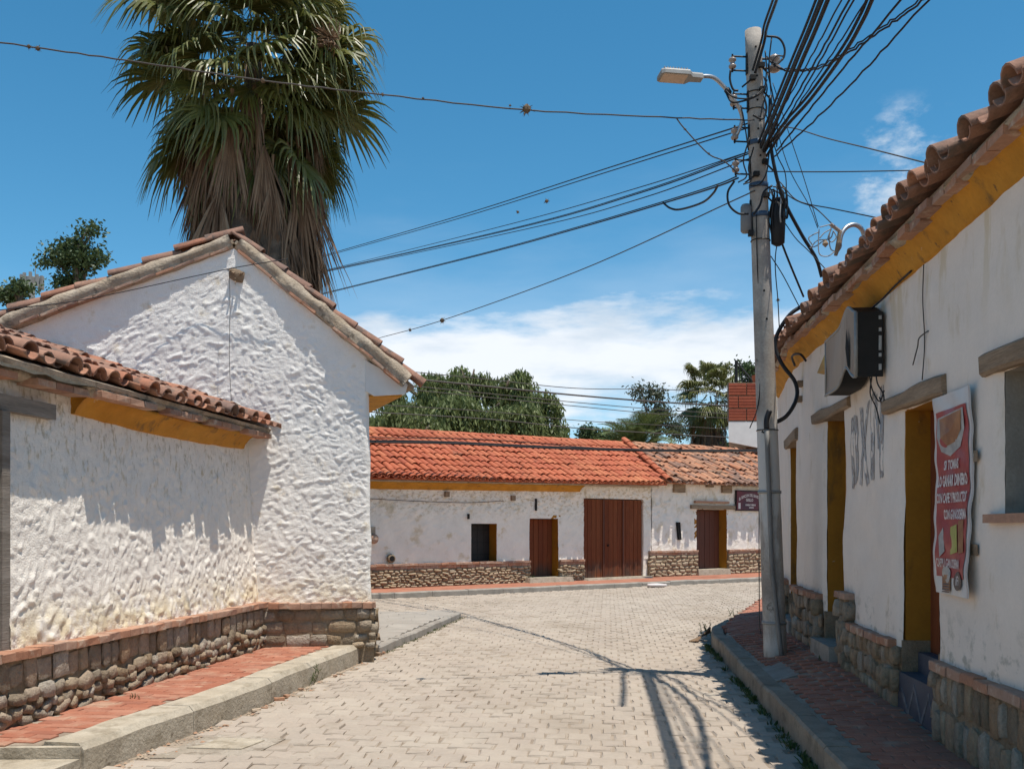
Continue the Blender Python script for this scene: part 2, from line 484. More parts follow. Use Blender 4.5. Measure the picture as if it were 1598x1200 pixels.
M['pole'] = mat('pole_concrete', [(0.33, 0.29, 0.25), (0.41, 0.37, 0.325)], n1=(5, 0.2), n2=(40, 0.15), bump=(50, 0.5, 0.006),
    stains=[((0.12, 0.105, 0.09), 9, 0.62, 0.68, (1, 1, 0.6), None), ((0.62, 0.60, 0.56), 2.2, 0.42, 0.52, (1, 1, 0.25), (3.0, 2.7)),
            ((0.05, 0.045, 0.04), 30, 0.70, 0.735, (1, 1, 0.7), None)])
M['conduit'] = mat('grey_pvc', [(0.20, 0.195, 0.185)], rough=0.55, n1=(6, 0.2), stains=[((0.12, 0.11, 0.10), 7, 0.58, 0.66, (1, 1, 0.3), None)])
M['porcelain'] = mat('brown_porcelain', [(0.30, 0.24, 0.20)], rough=0.25, spec=0.6, n1=(10, 0.15))
M['lens'] = mat('lamp_panel', [(0.55, 0.40, 0.28)], rough=0.3, n1=(30, 0.15))
M['blue_band'] = mat('blue_strap', [(0.05, 0.09, 0.15)], rough=0.6, n1=(10, 0.2))
M['box_grey'] = mat('grey_plastic_box', [(0.20, 0.195, 0.19)], rough=0.6, n1=(8, 0.15))
M['white_paint'] = mat('white_paint', [(0.72, 0.71, 0.68)], rough=0.8, n1=(4, 0.1), bump=(30, 0.2, 0.006))
M['hollow_brick'] = mat('hollow_clay_brick', [(0.30, 0.075, 0.04), (0.36, 0.10, 0.055), (0.26, 0.065, 0.04)], rnd='piece', n1=(8, 0.2), bump=(40, 0.3, 0.005))
M['leaf_fan'] = mat('fan_palm_leaf', [(0.125, 0.138, 0.030), (0.18, 0.185, 0.050), (0.095, 0.112, 0.028), (0.24, 0.225, 0.08)], rnd='piece', rough=0.40, spec=0.5, n1=(1.2, 0.2), trans=0.28)
M['leaf_dead'] = mat('dry_palm_leaf', [(0.20, 0.122, 0.074), (0.27, 0.175, 0.108), (0.135, 0.080, 0.049), (0.34, 0.235, 0.15), (0.21, 0.125, 0.074)], rnd='piece', rough=0.85, n1=(3, 0.3), trans=0.1)
M['palm_bark'] = mat('palm_bark', [(0.13, 0.095, 0.068), (0.19, 0.145, 0.105)], n1=(6, 0.35), bump=(14, 1.0, 0.05))
M['leaf_pepper'] = mat('pepper_tree_leaf', [(0.145, 0.185, 0.058), (0.20, 0.235, 0.085), (0.105, 0.14, 0.046), (0.245, 0.27, 0.11)], rnd='piece', rough=0.5, n1=(0.5, 0.25), trans=0.35)
M['leaf_dark'] = mat('dark_tree_leaf', [(0.060, 0.095, 0.036), (0.085, 0.122, 0.046), (0.045, 0.074, 0.030)], rnd='piece', rough=0.5, n1=(0.6, 0.25), trans=0.2)
M['leaf_euca'] = mat('grey_green_leaf', [(0.075, 0.092, 0.055), (0.10, 0.115, 0.072), (0.058, 0.075, 0.045)], rnd='piece', rough=0.5, n1=(0.6, 0.2), trans=0.2)
M['leaf_date'] = mat('date_palm_leaf', [(0.120, 0.155, 0.052), (0.160, 0.195, 0.070), (0.090, 0.120, 0.042)], rnd='piece', rough=0.45, n1=(0.8, 0.2), trans=0.2)
M['weed'] = mat('weed_leaf', [(0.060, 0.095, 0.022), (0.090, 0.125, 0.035), (0.12, 0.125, 0.05)], rnd='piece', rough=0.6, n1=(3, 0.2), trans=0.25)
M['bark'] = mat('tree_bark', [(0.12, 0.09, 0.065), (0.18, 0.14, 0.105)], n1=(4, 0.3), bump=(12, 0.9, 0.04))
M['airplant'] = mat('dry_air_plant', [(0.10, 0.07, 0.045), (0.15, 0.105, 0.066), (0.07, 0.05, 0.034)], rnd='piece', n1=(10, 0.2))
M['rubble'] = mat('broken_brick', [(0.42, 0.22, 0.13), (0.36, 0.28, 0.20), (0.46, 0.36, 0.26)], rnd='piece', n1=(30, 0.3), bump=(40, 0.5, 0.01))
# ------------------------------------------------------------------ shared piece shapes
def rock_mesh(name, material, seed, square=0.45):
    rg = random.Random(seed)
    bm = bmesh.new()
    bmesh.ops.create_cube(bm, size=2.0)
    bmesh.ops.subdivide_edges(bm, edges=bm.edges[:], cuts=1, use_grid_fill=True)
    for v in bm.verts:
        s = v.co.normalized()
        q = v.co.copy()
        v.co = (s * (1 - square) + q * square) * (1.0 + rg.uniform(-0.13, 0.13))
    mx = [max(abs(v.co[i]) for v in bm.verts) for i in range(3)]
    for v in bm.verts:
        v.co = Vector((v.co.x / mx[0], v.co.y / mx[1], v.co.z / mx[2]))
    me = bpy.data.meshes.new(name)
    bm.to_mesh(me); bm.free()
    me.materials.append(material)
    me.polygons.foreach_set('use_smooth', [True] * len(me.polygons))
    return me

def block_mesh(name, material, seed, bev=0.12, jit=0.05, bevz=0.3):
    """unit block: x, y in -1..1, top at z = 1, bottom at z = -1, worn upper edges"""
    rg = random.Random(seed)
    j = lambda: rg.uniform(-jit, jit)
    c = [(-1, -1), (1, -1), (1, 1), (-1, 1)]
    v = [(x + j(), y + j(), -1) for x, y in c]
    v += [(x + j(), y + j(), 1 - bevz) for x, y in c]
    v += [(x * (1 - bev) + j(), y * (1 - bev) + j(), 1 + j() * 2) for x, y in c]
    f = [(8, 9, 10, 11)]
    for k in (0, 4):
        for i in range(4):
            n = (i + 1) % 4
            f.append((k + i, k + n, k + 4 + n, k + 4 + i))
    f.append((3, 2, 1, 0))
    me = bpy.data.meshes.new(name)
    me.from_pydata(v, [], f)
    me.materials.append(material)
    return me

def tile_geo(seg=7, r0=1.0, r1=0.82, th=0.13, flat=0.85, rg=None, a0=0.0):
    """half-barrel tile: x across, y = 0 (low end) .. 1 (upper end), z up; radii in units of the half width"""
    vs, fs = [], []
    for y, r in ((0, r0), (1, r1)):
        for rr in (r, r - th):
            for k in range(seg + 1):
                t = a0 + (math.pi - 2 * a0) * k / seg
                vs.append((math.cos(t) * rr, y, math.sin(t) * rr * flat))
    n = seg + 1
    lo, li, uo, ui = 0, n, 2 * n, 3 * n
    for k in range(seg):
        fs.append((lo + k, uo + k, uo + k + 1, lo + k + 1))
        fs.append((li + k + 1, ui + k + 1, ui + k, li + k))
        fs.append((lo + k + 1, li + k + 1, li + k, lo + k))
    fs.append((lo, li, ui, uo))
    fs.append((lo + seg, uo + seg, ui + seg, li + seg))
    return vs, fs

def tile_mesh(name, material, **kw):
    vs, fs = tile_geo(**kw)
    me = bpy.data.meshes.new(name)
    me.from_pydata(vs, [], fs)
    me.materials.append(material)
    me.polygons.foreach_set('use_smooth', [i % 3 != 2 for i in range(len(me.polygons))])
    return me

ROCKS = {k: [rock_mesh('stone', M[k], s, 0.42 + 0.07 * (s % 5)) for s in range(9)] for k in ('stone', 'stone_far')}
ROCKS['slab'] = [rock_mesh('stone', M['stone'], 40 + s, 0.68 + 0.05 * (s % 4)) for s in range(9)]
COPING = [block_mesh('brick', M['brick'], s, 0.07, 0.05, 0.18) for s in range(6)]
PAVER = [block_mesh('brick', M['paver'], s, 0.06, 0.03, 0.15) for s in range(5)]
PAVER2 = [block_mesh('brick', M['paver_dirty'], s, 0.06, 0.04, 0.15) for s in range(5)]
COBBLE = [block_mesh('paving_block', M['cobble'], s, 0.14, 0.105, 0.24) for s in range(14)]

# ------------------------------------------------------------------ plaster sheets with real relief
def lines(a, b, step, keys=()):
    n = max(2, int(abs(b - a) / step))
    l = list(np.linspace(a, b, n + 1))
    for k in keys:
        l = [x for x in l if abs(x - k) > step * 0.45 or x in (a, b)]
        l.append(k)
    return sorted(l)

def plaster(name, parent, material, pos, us, zs, relief, holes=()):
    """pos(U, Z, h) -> x, y, z arrays; relief(U, Z) -> outward displacement; holes = (u0, u1, z0, z1)"""
    us, zs = np.array(us), np.array(zs)
    U, Z = np.meshgrid(us, zs, indexing='ij')
    h = relief(U, Z)
    x, y, z = pos(U, Z, h)
    V = np.stack([x.ravel(), y.ravel(), z.ravel()], 1)
    nu, nz = len(us), len(zs)
    uc = (us[:-1] + us[1:]) / 2; zc = (zs[:-1] + zs[1:]) / 2
    keep = np.ones((nu - 1, nz - 1), bool)
    for (a, b, c, d) in holes:
        keep &= ~(((uc > a) & (uc < b))[:, None] & ((zc > c) & (zc < d))[None, :])
    I, J = np.nonzero(keep)
    q = np.stack([I * nz + J, (I + 1) * nz + J, (I + 1) * nz + J + 1, I * nz + J + 1], 1)
    me = bpy.data.meshes.new(name)
    me.from_pydata(V.tolist(), [], q.tolist())
    me.materials.append(material)
    me.polygons.foreach_set('use_smooth', [True] * len(me.polygons))
    me.update()
    return link(name, me, parent)

def lumps(U, Z, amp, sx=0.11, sz=0.075, ang=0.5, seed=0):
    """plaster thrown on by hand: overlapping slanted daubs"""
    c, s = math.cos(ang), math.sin(ang)
    a = U * c + Z * s; b = -U * s + Z * c
    wa = vnoise(a / 0.22, b / 0.22, seed + 1) * 0.12
    wb = vnoise(a / 0.22, b / 0.22, seed + 2) * 0.12
    a, b = a + wa, b + wb
    n1 = vnoise(a / sx, b / sz, seed + 3)
    n2 = vnoise(a / (sx * 0.45), b / (sz * 0.45), seed + 4)
    n3 = vnoise(a / 0.45, b / 0.40, seed + 5)
    n4 = vnoise(a / 0.022, b / 0.018, seed + 6)
    daub = np.abs(n1) * 1.5 - 0.3 + n1 * 0.6
    return amp * (daub * 0.9 + n2 * 0.48 + n3 * 0.8 + n4 * 0.22)

# ------------------------------------------------------------------ stone bases
def stone_rows(parent, kind, pos, u0, u1, zf, rows, wr, proud=0.045, skip=(), limit=300, stuff_name='small_stone', start=0, jz=0.015, fill=0.97, rot=0.12):
    """pos(u, z, h) -> point; zf(u) -> (z0, z1); rows = relative heights from the ground up; wr = width range per row"""
    tot = sum(rows)
    made = []
    zacc = 0.0
    for ri, rh in enumerate(rows):
        u = u0 - random.uniform(0, 0.1)
        while u < u1:
            w = random.uniform(*wr[ri % len(wr)])
            if u + w > u1 + 0.03:
                w = u1 + 0.03 - u
            um = u + w / 2
            u += w
            if w < 0.05 or any(a - 0.02 < um < b + 0.02 for a, b in skip):
                continue
            z0, z1 = zf(um)
            hh = (z1 - z0) * rh / tot
            zc = z0 + (z1 - z0) * (zacc + rh / 2) / tot
            k = random.uniform(0.84, 1.16)
            made.append((um, zc + random.uniform(-jz, jz), w / 2 * fill, hh / 2 * k * fill, random.gauss(0, rot)))
        zacc += rh
    objs = 0
    extra = MB()
    for (um, zc, sx, sz, an) in made:
        c = Vector(pos(um, zc, 0.0)); cu = Vector(pos(um + 0.1, zc, 0.0)); ch = Vector(pos(um, zc, 0.1))
        X = (cu - c).normalized(); Nn = (ch - c).normalized(); Z = Vector((0, 0, 1))
        X2 = X * math.cos(an) + Z * math.sin(an); Z2 = Z * math.cos(an) - X * math.sin(an)
        d = random.uniform(0.8, 1.35) * proud
        Mx = frame(c + Nn * random.uniform(-0.012, 0.010), X2 * sx, Nn * d, Z2 * sz)
        me = random.choice(ROCKS[kind])
        if random.random() < 0.5:
            Mx = Mx @ Matrix.Rotation(math.pi, 4, 'Y')
        if objs + start < limit:
            link('stone', me, parent, Mx)
            objs += 1
        else:
            extra.add([Mx @ v.co for v in me.vertices], [tuple(p.vertices) for p in me.polygons])
    if extra.v:
        part(stuff_name, extra, ROCKS[kind][0].materials[0], parent, True, 'stuff')
    return objs

def coping_row(parent, pos, u0, u1, z0, z1, wl, depth=0.13, skip=()):
    u = u0
    while u < u1 - 0.02:
        w = min(wl * random.uniform(0.9, 1.1), u1 - u)
        um = u + w / 2
        u += w
        if any(a < um < b for a, b in skip):
            continue
        zc = (z0 + z1) / 2 + random.uniform(-0.005, 0.005)
        c = Vector(pos(um, zc, 0.0)); X = (Vector(pos(um + 0.1, zc, 0)) - c).normalized(); Nn = (Vector(pos(um, zc, 0.1)) - c).normalized()
        c = c + Nn * random.uniform(-0.006, 0.006)
        Mx = frame(c, X * (w / 2 * 0.972), Nn * (-depth / 2 if False else depth / 2), Vector((random.uniform(-.03, .03), 0, 1)) * ((z1 - z0) / 2))
        # outward normal must keep a right-handed frame
        if Mx.to_3x3().determinant() < 0:
            Mx = frame(c, -X * (w / 2 * 0.972), Nn * depth / 2, Vector((0, 0, 1)) * ((z1 - z0) / 2))
        link('brick', random.choice(COPING), parent, Mx)

# ------------------------------------------------------------------ tiled roofs
def roof_tiles(parent, E, U, S, N, ncol, nrow, w, expo, mats_cov, mats_pan, rad=None, over=0.0, jit=0.012, limit=300, pans='stuff', tilt=0.045, keep=None, pull=None,
               lift=0.0, flat=0.85, sag=0.0, ragged=0.0, pan_rows=1):
    """cover tiles over upturned pan tiles; the first `limit` covers are objects, the rest one joined part"""
    U, S, N = Vector(U).normalized(), Vector(S).normalized(), Vector(N).normalized()
    E = Vector(E)
    rad = rad or w * 0.52
    L = expo * 1.22
    covers = [tile_mesh('roof_tile', m, r0=1.0, r1=0.84, flat=flat) for m in mats_cov]
    gv, gf = tile_geo(seg=6, r0=1.0, r1=0.84, flat=flat)
    pv, pf = tile_geo(seg=5, r0=0.86, r1=1.0, flat=0.75)
    n = 0
    rest, pan, panobj = MB(), MB(), [tile_mesh('pan_tile', m, r0=0.86, r1=1.0, flat=0.75) for m in mats_pan]
    shift = [random.uniform(-ragged, ragged) for _ in range(ncol + 1)]
    order = [(j, i) for j in range(nrow) for i in range(ncol)]
    for j, i in order:
        if keep and not keep(i, j):
            continue
        off = j * expo - over + shift[i] * (1 if j == 0 else 0.6) + (pull(i) if pull else 0)
        dj = Vector((random.gauss(0, jit), random.gauss(0, jit), random.gauss(0, jit * 0.5)))
        sg = -sag * math.sin(math.pi * (i + 0.5) / ncol)
        c = E + U * ((i + 0.5) * w) + S * off + N * (lift + 0.02 + L * tilt) + dj + Vector((0, 0, sg))
        tl = tilt + random.gauss(0, 0.012); yw = random.gauss(0, 0.025)
        S2 = (S - N * tl + U * yw).normalized(); U2 = (U - S * yw).normalized(); N2 = U2.cross(S2).normalized()
        if N2.dot(N) < 0:
            N2 = -N2
        Mx = frame(c, U2 * rad, S2 * L, N2 * rad)
        if Mx.to_3x3().determinant() < 0:
            Mx = frame(c, -U2 * rad, S2 * L, N2 * rad)
        if n < limit:
            link('roof_tile', random.choice(covers), parent, Mx); n += 1
        else:
            rest.add([Mx @ Vector(v) for v in gv], gf)
    for j in range(nrow):
        for i in range(ncol + 1):
            if keep and not keep(min(i, ncol - 1), j):
                continue
            off = j * expo - over - 0.03 + random.uniform(-ragged, ragged) * 0.7 + (pull(i) if pull else 0)
            c = E + U * (i * w) + S * off + N * (lift + rad * 0.62 + 0.01) + Vector((random.gauss(0, jit * 0.6), random.gauss(0, jit * 0.6), -sag * math.sin(math.pi * i / ncol)))
            S2 = (S - N * tilt).normalized()
            Mx = frame(c, -U * rad * 0.92, S2 * L, -N * rad * 0.9)
            if Mx.to_3x3().determinant() < 0:
                Mx = frame(c, U * rad * 0.92, S2 * L, -N * rad * 0.9)
            if pans == 'object' and j < pan_rows:
                link('pan_tile', random.choice(panobj), parent, Mx)
            else:
                pan.add([Mx @ Vector(v) for v in pv], pf)
    if rest.v:
        part('distant_tile', rest, mats_cov[0], parent, True, 'stuff')
    if pan.v:
        part('gutter_tile', pan, mats_pan[0], parent, True, 'stuff')

# ================================================================== GROUND
SD = Vector((0.0995, 0.995, 0)); SX = Vector((0.995, -0.0995, 0))      # along and across the street
def XR(Y): return 1.44 + 0.1 * Y                                        # right kerb face
FARK = [(-14.0, 15.6), (-10.3, 18.0), (-3.43, 22.5), (0.02, 24.75), (3.69, 27.5), (7.77, 30.2), (16.0, 35.8)]
LEFTK = [(-3.55, 2.5), (-2.84, 6.6), (-2.62, 7.6), (-2.35, 8.84), (-2.13, 10.4), (-1.79, 12.45)]
SLAB = [(-1.75, 12.5), (-0.93, 18.05), (-1.25, 19.3), (-3.5, 18.05), (-6.6, 16.0), (-3.0, 12.9)]
RIGHTK = [(XR(2.0), 2.0), (XR(6.0), 6.0), (XR(9.0), 9.0), (XR(13.4), 13.4), (2.98, 14.35), (3.42, 15.4), (4.86, 18.9), (9.0, 25.2), (15.0, 33.0)]
ROAD = [(-3.65, 2.0)] + LEFTK[1:] + [(-0.93, 18.05), (-1.25, 19.3), (-3.5, 18.05), (-6.6, 16.0), (-12.0, 13.0)] + FARK[:] + list(reversed(RIGHTK))

mb = MB(); mb.box((0, 40, -0.33), (500, 500, 0.5))
tag(link('ground', mb.mesh('ground', M['earth'])), kind='structure')
road_mb = MB()
road_mb.prism(ROAD, -0.10, -0.012)
road = tag(link('road', road_mb.mesh('road', M['sand'])), kind='structure')

PATCH = [(-2.62, 6.95), (-2.42, 7.75), (-1.78, 7.62), (-1.92, 6.95)]
def street_z(x, y):
    return 0.008 * float(vnoise(x / 1.3, y / 1.3, 3)) + 0.003 * float(vnoise(x / 0.4, y / 0.4, 4))
def lay_blocks():
    items = []
    row = 0
    s = 2.0
    while s < 38:
        rh = 0.200 * random.uniform(0.98, 1.02)
        c = -14.0 + (0.09 if row % 2 else 0.0)
        while c < 14:
            w = 0.180
            cm = c + w / 2 + random.gauss(0, 0.003)
            c += w
            w *= random.uniform(0.975, 1.01)
            # the courses bow slightly across the street
            sm = s + rh / 2 + 0.02 * math.sin(cm * 0.9)
            p = SD * sm + SX * cm
            if inside(p.x, p.y, ROAD) and not inside(p.x, p.y, PATCH):
                e = SX * (w / 2 + 0.0)
                if inside(p.x + e.x, p.y + e.y, ROAD) and inside(p.x - e.x, p.y - e.y, ROAD):
                    if abs(p.x / p.y * F) < 830 + 60 or p.y < 7:
                        items.append((p.x, p.y, w, rh))
        s += rh
        row += 1
    vis = [i for i in items if i[1] > 6.55]
    vis.sort(key=lambda t: t[1])
    near = set(id(t) for t in vis[:300])
    rest = MB()
    for t in items:
        x, y, w, rh = t
        z = street_z(x, y) + random.gauss(0, 0.0014)
        an = random.gauss(0, 0.02)
        X = SX * math.cos(an) + SD * math.sin(an); Y2 = SD * math.cos(an) - SX * math.sin(an)
        X = (X + Vector((0, 0, random.gauss(0, 0.006)))); Y2 = (Y2 + Vector((0, 0, random.gauss(0, 0.008))))
        g = random.uniform(0.0025, 0.0065)
        Mx = frame((x, y, z - 0.045), X * (w / 2 - g), Y2 * (rh / 2 - g * 0.9), Vector((0, 0, 0.045)))
        me = random.choice(COBBLE)
        if id(t) in near:
            link('paving_block', me, road, Mx)
        else:
            rest.add([Mx @ v.co for v in me.vertices], [tuple(p.vertices) for p in me.polygons])
    part('distant_paving_block', rest, M['cobble'], road, False, 'stuff')
lay_blocks()

# cracked concrete patch round a drain cover, near the left kerb
mb = MB(); mb.prism(PATCH, -0.06, -0.003)
patch = part('concrete_patch', mb, M['patch'], road)
mb = MB(); mb.prism([(-2.45, 7.24), (-2.36, 7.33), (-2.30, 7.58), (-2.12, 7.56), (-1.93, 7.50), (-1.99, 7.30), (-2.03, 7.20), (-2.2, 7.21)], -0.02, 0.006)
part('drain_cover', mb, M['concrete'], patch)

# ------------------------------------------------------------------ kerbs
def kerb_run(name, path, width, side, z0, z1, piece, material, chamfer=0.03, gap=0.008, jit=0.006, zfun=None):
    """kerb stones along a polyline (front face on the path); side = +1: kerb lies to the left of the path direction"""
    root = None
    pts = [Vector((x, y, 0)) for x, y in path]
    seg = [(pts[i + 1] - pts[i]).length for i in range(len(pts) - 1)]
    cum = [0]
    for s in seg: cum.append(cum[-1] + s)
    def at(s):
        s = min(max(s, 0), cum[-1])
        for i in range(len(seg)):
            if s <= cum[i + 1] + 1e-9:
                return pts[i].lerp(pts[i + 1], (s - cum[i]) / seg[i])
        return pts[-1]
    def nor(s):
        t = (at(s + 0.25) - at(s - 0.25)).normalized()
        return Vector((-t.y, t.x, 0)) * side
    base = MB()
    s = 0.0
    pieces = []
    while s < cum[-1] - 0.05:
        l = min(piece * random.uniform(0.9, 1.1), cum[-1] - s)
        pieces.append((s + gap / 2, s + l - gap / 2))
        s += l
    first = True
    for a, b in pieces:
        m = MB()
        k = 9
        rows = []
        dz = random.gauss(0, jit)
        for i in range(k + 1):
            q = a + (b - a) * i / k
            p, n = at(q), nor(q)
            w = 0.006 * float(vnoise(q / 0.3, 0.0, 9)) * 2
            zt = z1(q) if callable(z1) else z1
            zt += dz + 0.012 * float(vnoise(q / 0.5, 3.0, 8)) + 0.008 * float(vnoise(q / 0.12, 5.0, 8))
            rows.append([p + n * w + Vector((0, 0, z0)), p + n * w + Vector((0, 0, zt - chamfer)), p + n * (chamfer * 0.9 + w) + Vector((0, 0, zt)),
                         p + n * (width - 0.01) + Vector((0, 0, zt)), p + n * width + Vector((0, 0, zt - 0.01)), p + n * width + Vector((0, 0, z0))])
        vs = [q for r in rows for q in r]
        fs = []
        for i in range(k):
            for j in range(5):
                f = (i * 6 + j, i * 6 + j + 1, (i + 1) * 6 + j + 1, (i + 1) * 6 + j)
                fs.append(f if side < 0 else tuple(reversed(f)))
        e = tuple(range(6)); g = tuple(k * 6 + j for j in range(6))
        fs.append(tuple(reversed(e)) if side < 0 else e); fs.append(g if side < 0 else tuple(reversed(g)))
        m.add(vs, fs)
        me = m.mesh('kerb_stone', material)
        if first:
            root = tag(link(name, me), kind='structure')
            first = False
        else:
            link('kerb_stone', me, root)
    return root

kerb_run('kerb', [(-2.865, 6.42)] + LEFTK[2:], 0.30, +1, -0.09, 0.225, 1.55, M['concrete'], 0.045)
kerb_run('side_street_kerb', [(-1.74, 12.6), (-1.34, 15.2), (-0.95, 18.0)], 0.11, +1, -0.09, lambda q: 0.115 - 0.005 * q, 0.9, M['concrete_grey'], 0.02)
kerb_run('right_kerb', RIGHTK[0:7], 0.17, -1, -0.09, 0.20, 1.1, M['concrete_worn'], 0.02)
kerb_run('far_kerb', FARK, 0.20, +1, -0.09, 0.125, 1.0, M['concrete_grey'], 0.025)

# ------------------------------------------------------------------ pavements
def lay_pavers(name, poly, zt, meshes, sheet_mat, along, bl, bw, limit=300, order=None, blockers=(), strips=None):
    """brick paving: bed sheet + bricks in running bond, courses laid across `along`"""
    bed = MB()
    if strips is None:
        bed.prism(poly, -0.09, lambda x, y: zt(x, y) - 0.012)
    else:
        bed.prism(poly, -0.09, 0.12)
        for a, b in zip(strips[:-1], strips[1:]):
            for k in range(6):
                q = []
                for (y, x0, x1), t in ((a, k / 6), (a, (k + 1) / 6), (b, (k + 1) / 6), (b, k / 6)):
                    x = x0 + (x1 - x0) * t
                    q.append((x, y, zt(x, y) - 0.010))
                bed.add(q, [(0, 1, 2, 3)])
    root = tag(link(name, bed.mesh(name, sheet_mat)), kind='structure')
    A = Vector((*along, 0)).normalized(); B = Vector((A.y, -A.x, 0))
    qs = [Vector((x, y, 0)) for x, y in poly]
    a0 = min(q.dot(A) for q in qs); a1 = max(q.dot(A) for q in qs)
    b0 = min(q.dot(B) for q in qs); b1 = max(q.dot(B) for q in qs)
    items = []
    r = 0
    a = a0
    while a < a1:
        b = b0 - (bl / 2 if r % 2 else 0) - random.uniform(0, 0.02)
        while b < b1:
            c = A * (a + bw / 2) + B * (b + bl / 2)
            if inside(c.x, c.y, poly) and not any(inside(c.x, c.y, k) for k in blockers):
                # shorten a brick that would stick out at the sides
                l = bl
                for sgn in (1, -1):
                    e = c + B * sgn * l / 2
                    if not inside(e.x, e.y, poly):
                        l *= 0.72; c = c - B * sgn * l * 0.18
                items.append((c.x, c.y, l))
            b += bl
        a += bw
        r += 1
    items.sort(key=order or (lambda t: t[1]))
    rest = MB()
    for n, (x, y, l) in enumerate(items):
        zx = (zt(x + .05, y) - zt(x - .05, y)) / .1; zy = (zt(x, y + .05) - zt(x, y - .05)) / .1
        X = B.copy(); X.z = zx * X.x + zy * X.y + random.gauss(0, 0.008)
        Y2 = A.copy(); Y2.z = zx * Y2.x + zy * Y2.y + random.gauss(0, 0.010)
        Mx = frame((x, y, zt(x, y) - 0.03 + random.gauss(0, 0.0015)), X * (l / 2 - 0.0032), Y2 * (bw / 2 - 0.003), (0, 0, 0.03))
        if Mx.to_3x3().determinant() < 0:
            Mx = frame((x, y, zt(x, y) - 0.03), -X * (l / 2 - 0.0032), Y2 * (bw / 2 - 0.003), (0, 0, 0.03))
        me = random.choice(meshes)
        if n < limit:
            link('brick', me, root, Mx)
        else:
            rest.add([Mx @ v.co for v in me.vertices], [tuple(p.vertices) for p in me.polygons])
    if rest.v:
        part('distant_brick', rest, meshes[0].materials[0], root, False, 'stuff')
    return root

def kx_left(Y):      # inner edge of the left kerb
    xs = [p[0] for p in LEFTK]; ys = [p[1] for p in LEFTK]
    return float(np.interp(Y, ys, xs)) - 0.30
def lowx(Y): return -3.63 + (Y - 6.81) * 0.1297          # stone face of the low house
lp = [(kx_left(y), y) for y in (6.45, 7.6, 8.84, 10.4, 12.3)] + [(-1.9, 12.3), (-3.1, 12.05)] + [(lowx(y) - 0.05, y) for y in (11.8, 9, 6.45)]
lay_pavers('pavement', lp, lambda x, y: 0.21, PAVER, M['sand'], (0.13, 0.99), 0.235, 0.118)
mb = MB(); mb.prism([(-2.875, 6.40), (-4.4, 6.34), (-4.6, 2.0), (-3.62, 2.0)], -0.09, 0.12)
tag(link('driveway', mb.mesh('driveway', M['concrete'])), kind='structure')
mb = MB(); mb.prism([(-2.875, 6.46), (-4.4, 6.42), (-4.4, 6.345), (-2.88, 6.405)], -0.09, 0.196)
tag(link('pavement_edge', mb.mesh('pavement_edge', M['concrete'])), kind='structure')

slab = MB(); slab.prism([(-1.86, 12.62), (-1.06, 18.05), (-1.32, 19.22), (-3.5, 18.0), (-6.6, 15.95), (-3.0, 12.9)], -0.09, lambda x, y: 0.085 - max(0, (y - 16.5)) * 0.028)
slab_o = tag(link('side_pavement', slab.mesh('side_pavement', M['slab_grey'])), kind='structure')
SLABS = [block_mesh('paving_slab', M['slab_grey'], s, 0.04, 0.03, 0.3) for s in range(4)]
for r_ in range(19):
    y = 12.66 + r_ * 0.36
    x = min(-1.875 + (y - 12.6) * 0.147, -1.09 - max(0, y - 18.0) * 0.15)
    while x > -5.0:
        w = random.uniform(0.38, 0.62)
        if inside(x - w / 2, y + 0.18, SLAB) and y < 19.1:
            z = 0.085 - max(0, (y - 16.5)) * 0.028 + random.uniform(0.006, 0.012)
            link('paving_slab', random.choice(SLABS), slab_o, frame((x - w / 2, y + 0.18, z - 0.02), (w / 2 - 0.006, w * 0.07, 0), (0.024, 0.18 - 0.006, 0), (0, 0, 0.02)))
        x -= w

def rw_x(Y):          # face of the right-hand house
    return 2.33 + 0.096 * Y if Y < 11.27 else 3.412 + 0.19 * (Y - 11.27)
def rw_n(Y):
    s = 0.096 if Y < 11.27 else 0.19
    return Vector((-1, s, 0)).normalized()
def RW(Y, z, off=0.0):
    return Vector((rw_x(Y), Y, z)) + rw_n(Y) * off
def zr(x, y):
    zw = 0.20 + 0.058 * (min(max(y, 6.5), 9.2) - 6.5)
    a = XR(y) + 0.17 if y < 13.4 else 2.9
    t = min(max((x - a) / max(0.2, rw_x(y) - 0.08 - a), 0), 1)
    return 0.196 + (zw - 0.196) * t
rp = [(XR(y) + 0.172, y) for y in (2.0, 6.0, 9.0, 13.4)] + [(3.14, 14.25), (3.58, 15.3), (5.0, 18.8), (7.5, 18.0), (5.4, 15.2), (rw_x(14.75) - 0.02, 14.75)] + [(rw_x(y) - 0.03, y) for y in (13.0, 11.27, 9, 6, 2.0)]
GREYSLAB = [(XR(9.15) + 0.16, 9.15), (rw_x(9.1) - 0.45, 9.2), (rw_x(10.05) - 0.45, 10.1), (XR(9.95) + 0.16, 9.95)]
rpv = lay_pavers('right_pavement', rp, zr, PAVER2, M['sand'], (0.1, 0.99), 0.215, 0.108, order=lambda t: 0 if 5.8 < t[1] < 13 else 1, blockers=(GREYSLAB,),
                 strips=[(y, XR(y) + 0.172 if y < 13.4 else 3.0 + (y - 13.4) * 0.3, rw_x(y) - 0.02 if y < 14.7 else 5.2) for y in list(np.arange(2.0, 14.6, 0.4)) + [14.7, 15.2, 16.0]])
mb = MB(); mb.prism(GREYSLAB, -0.05, lambda x, y: zr(x, y) + 0.006)
part('concrete_slab', mb, M['concrete_grey'], rpv)

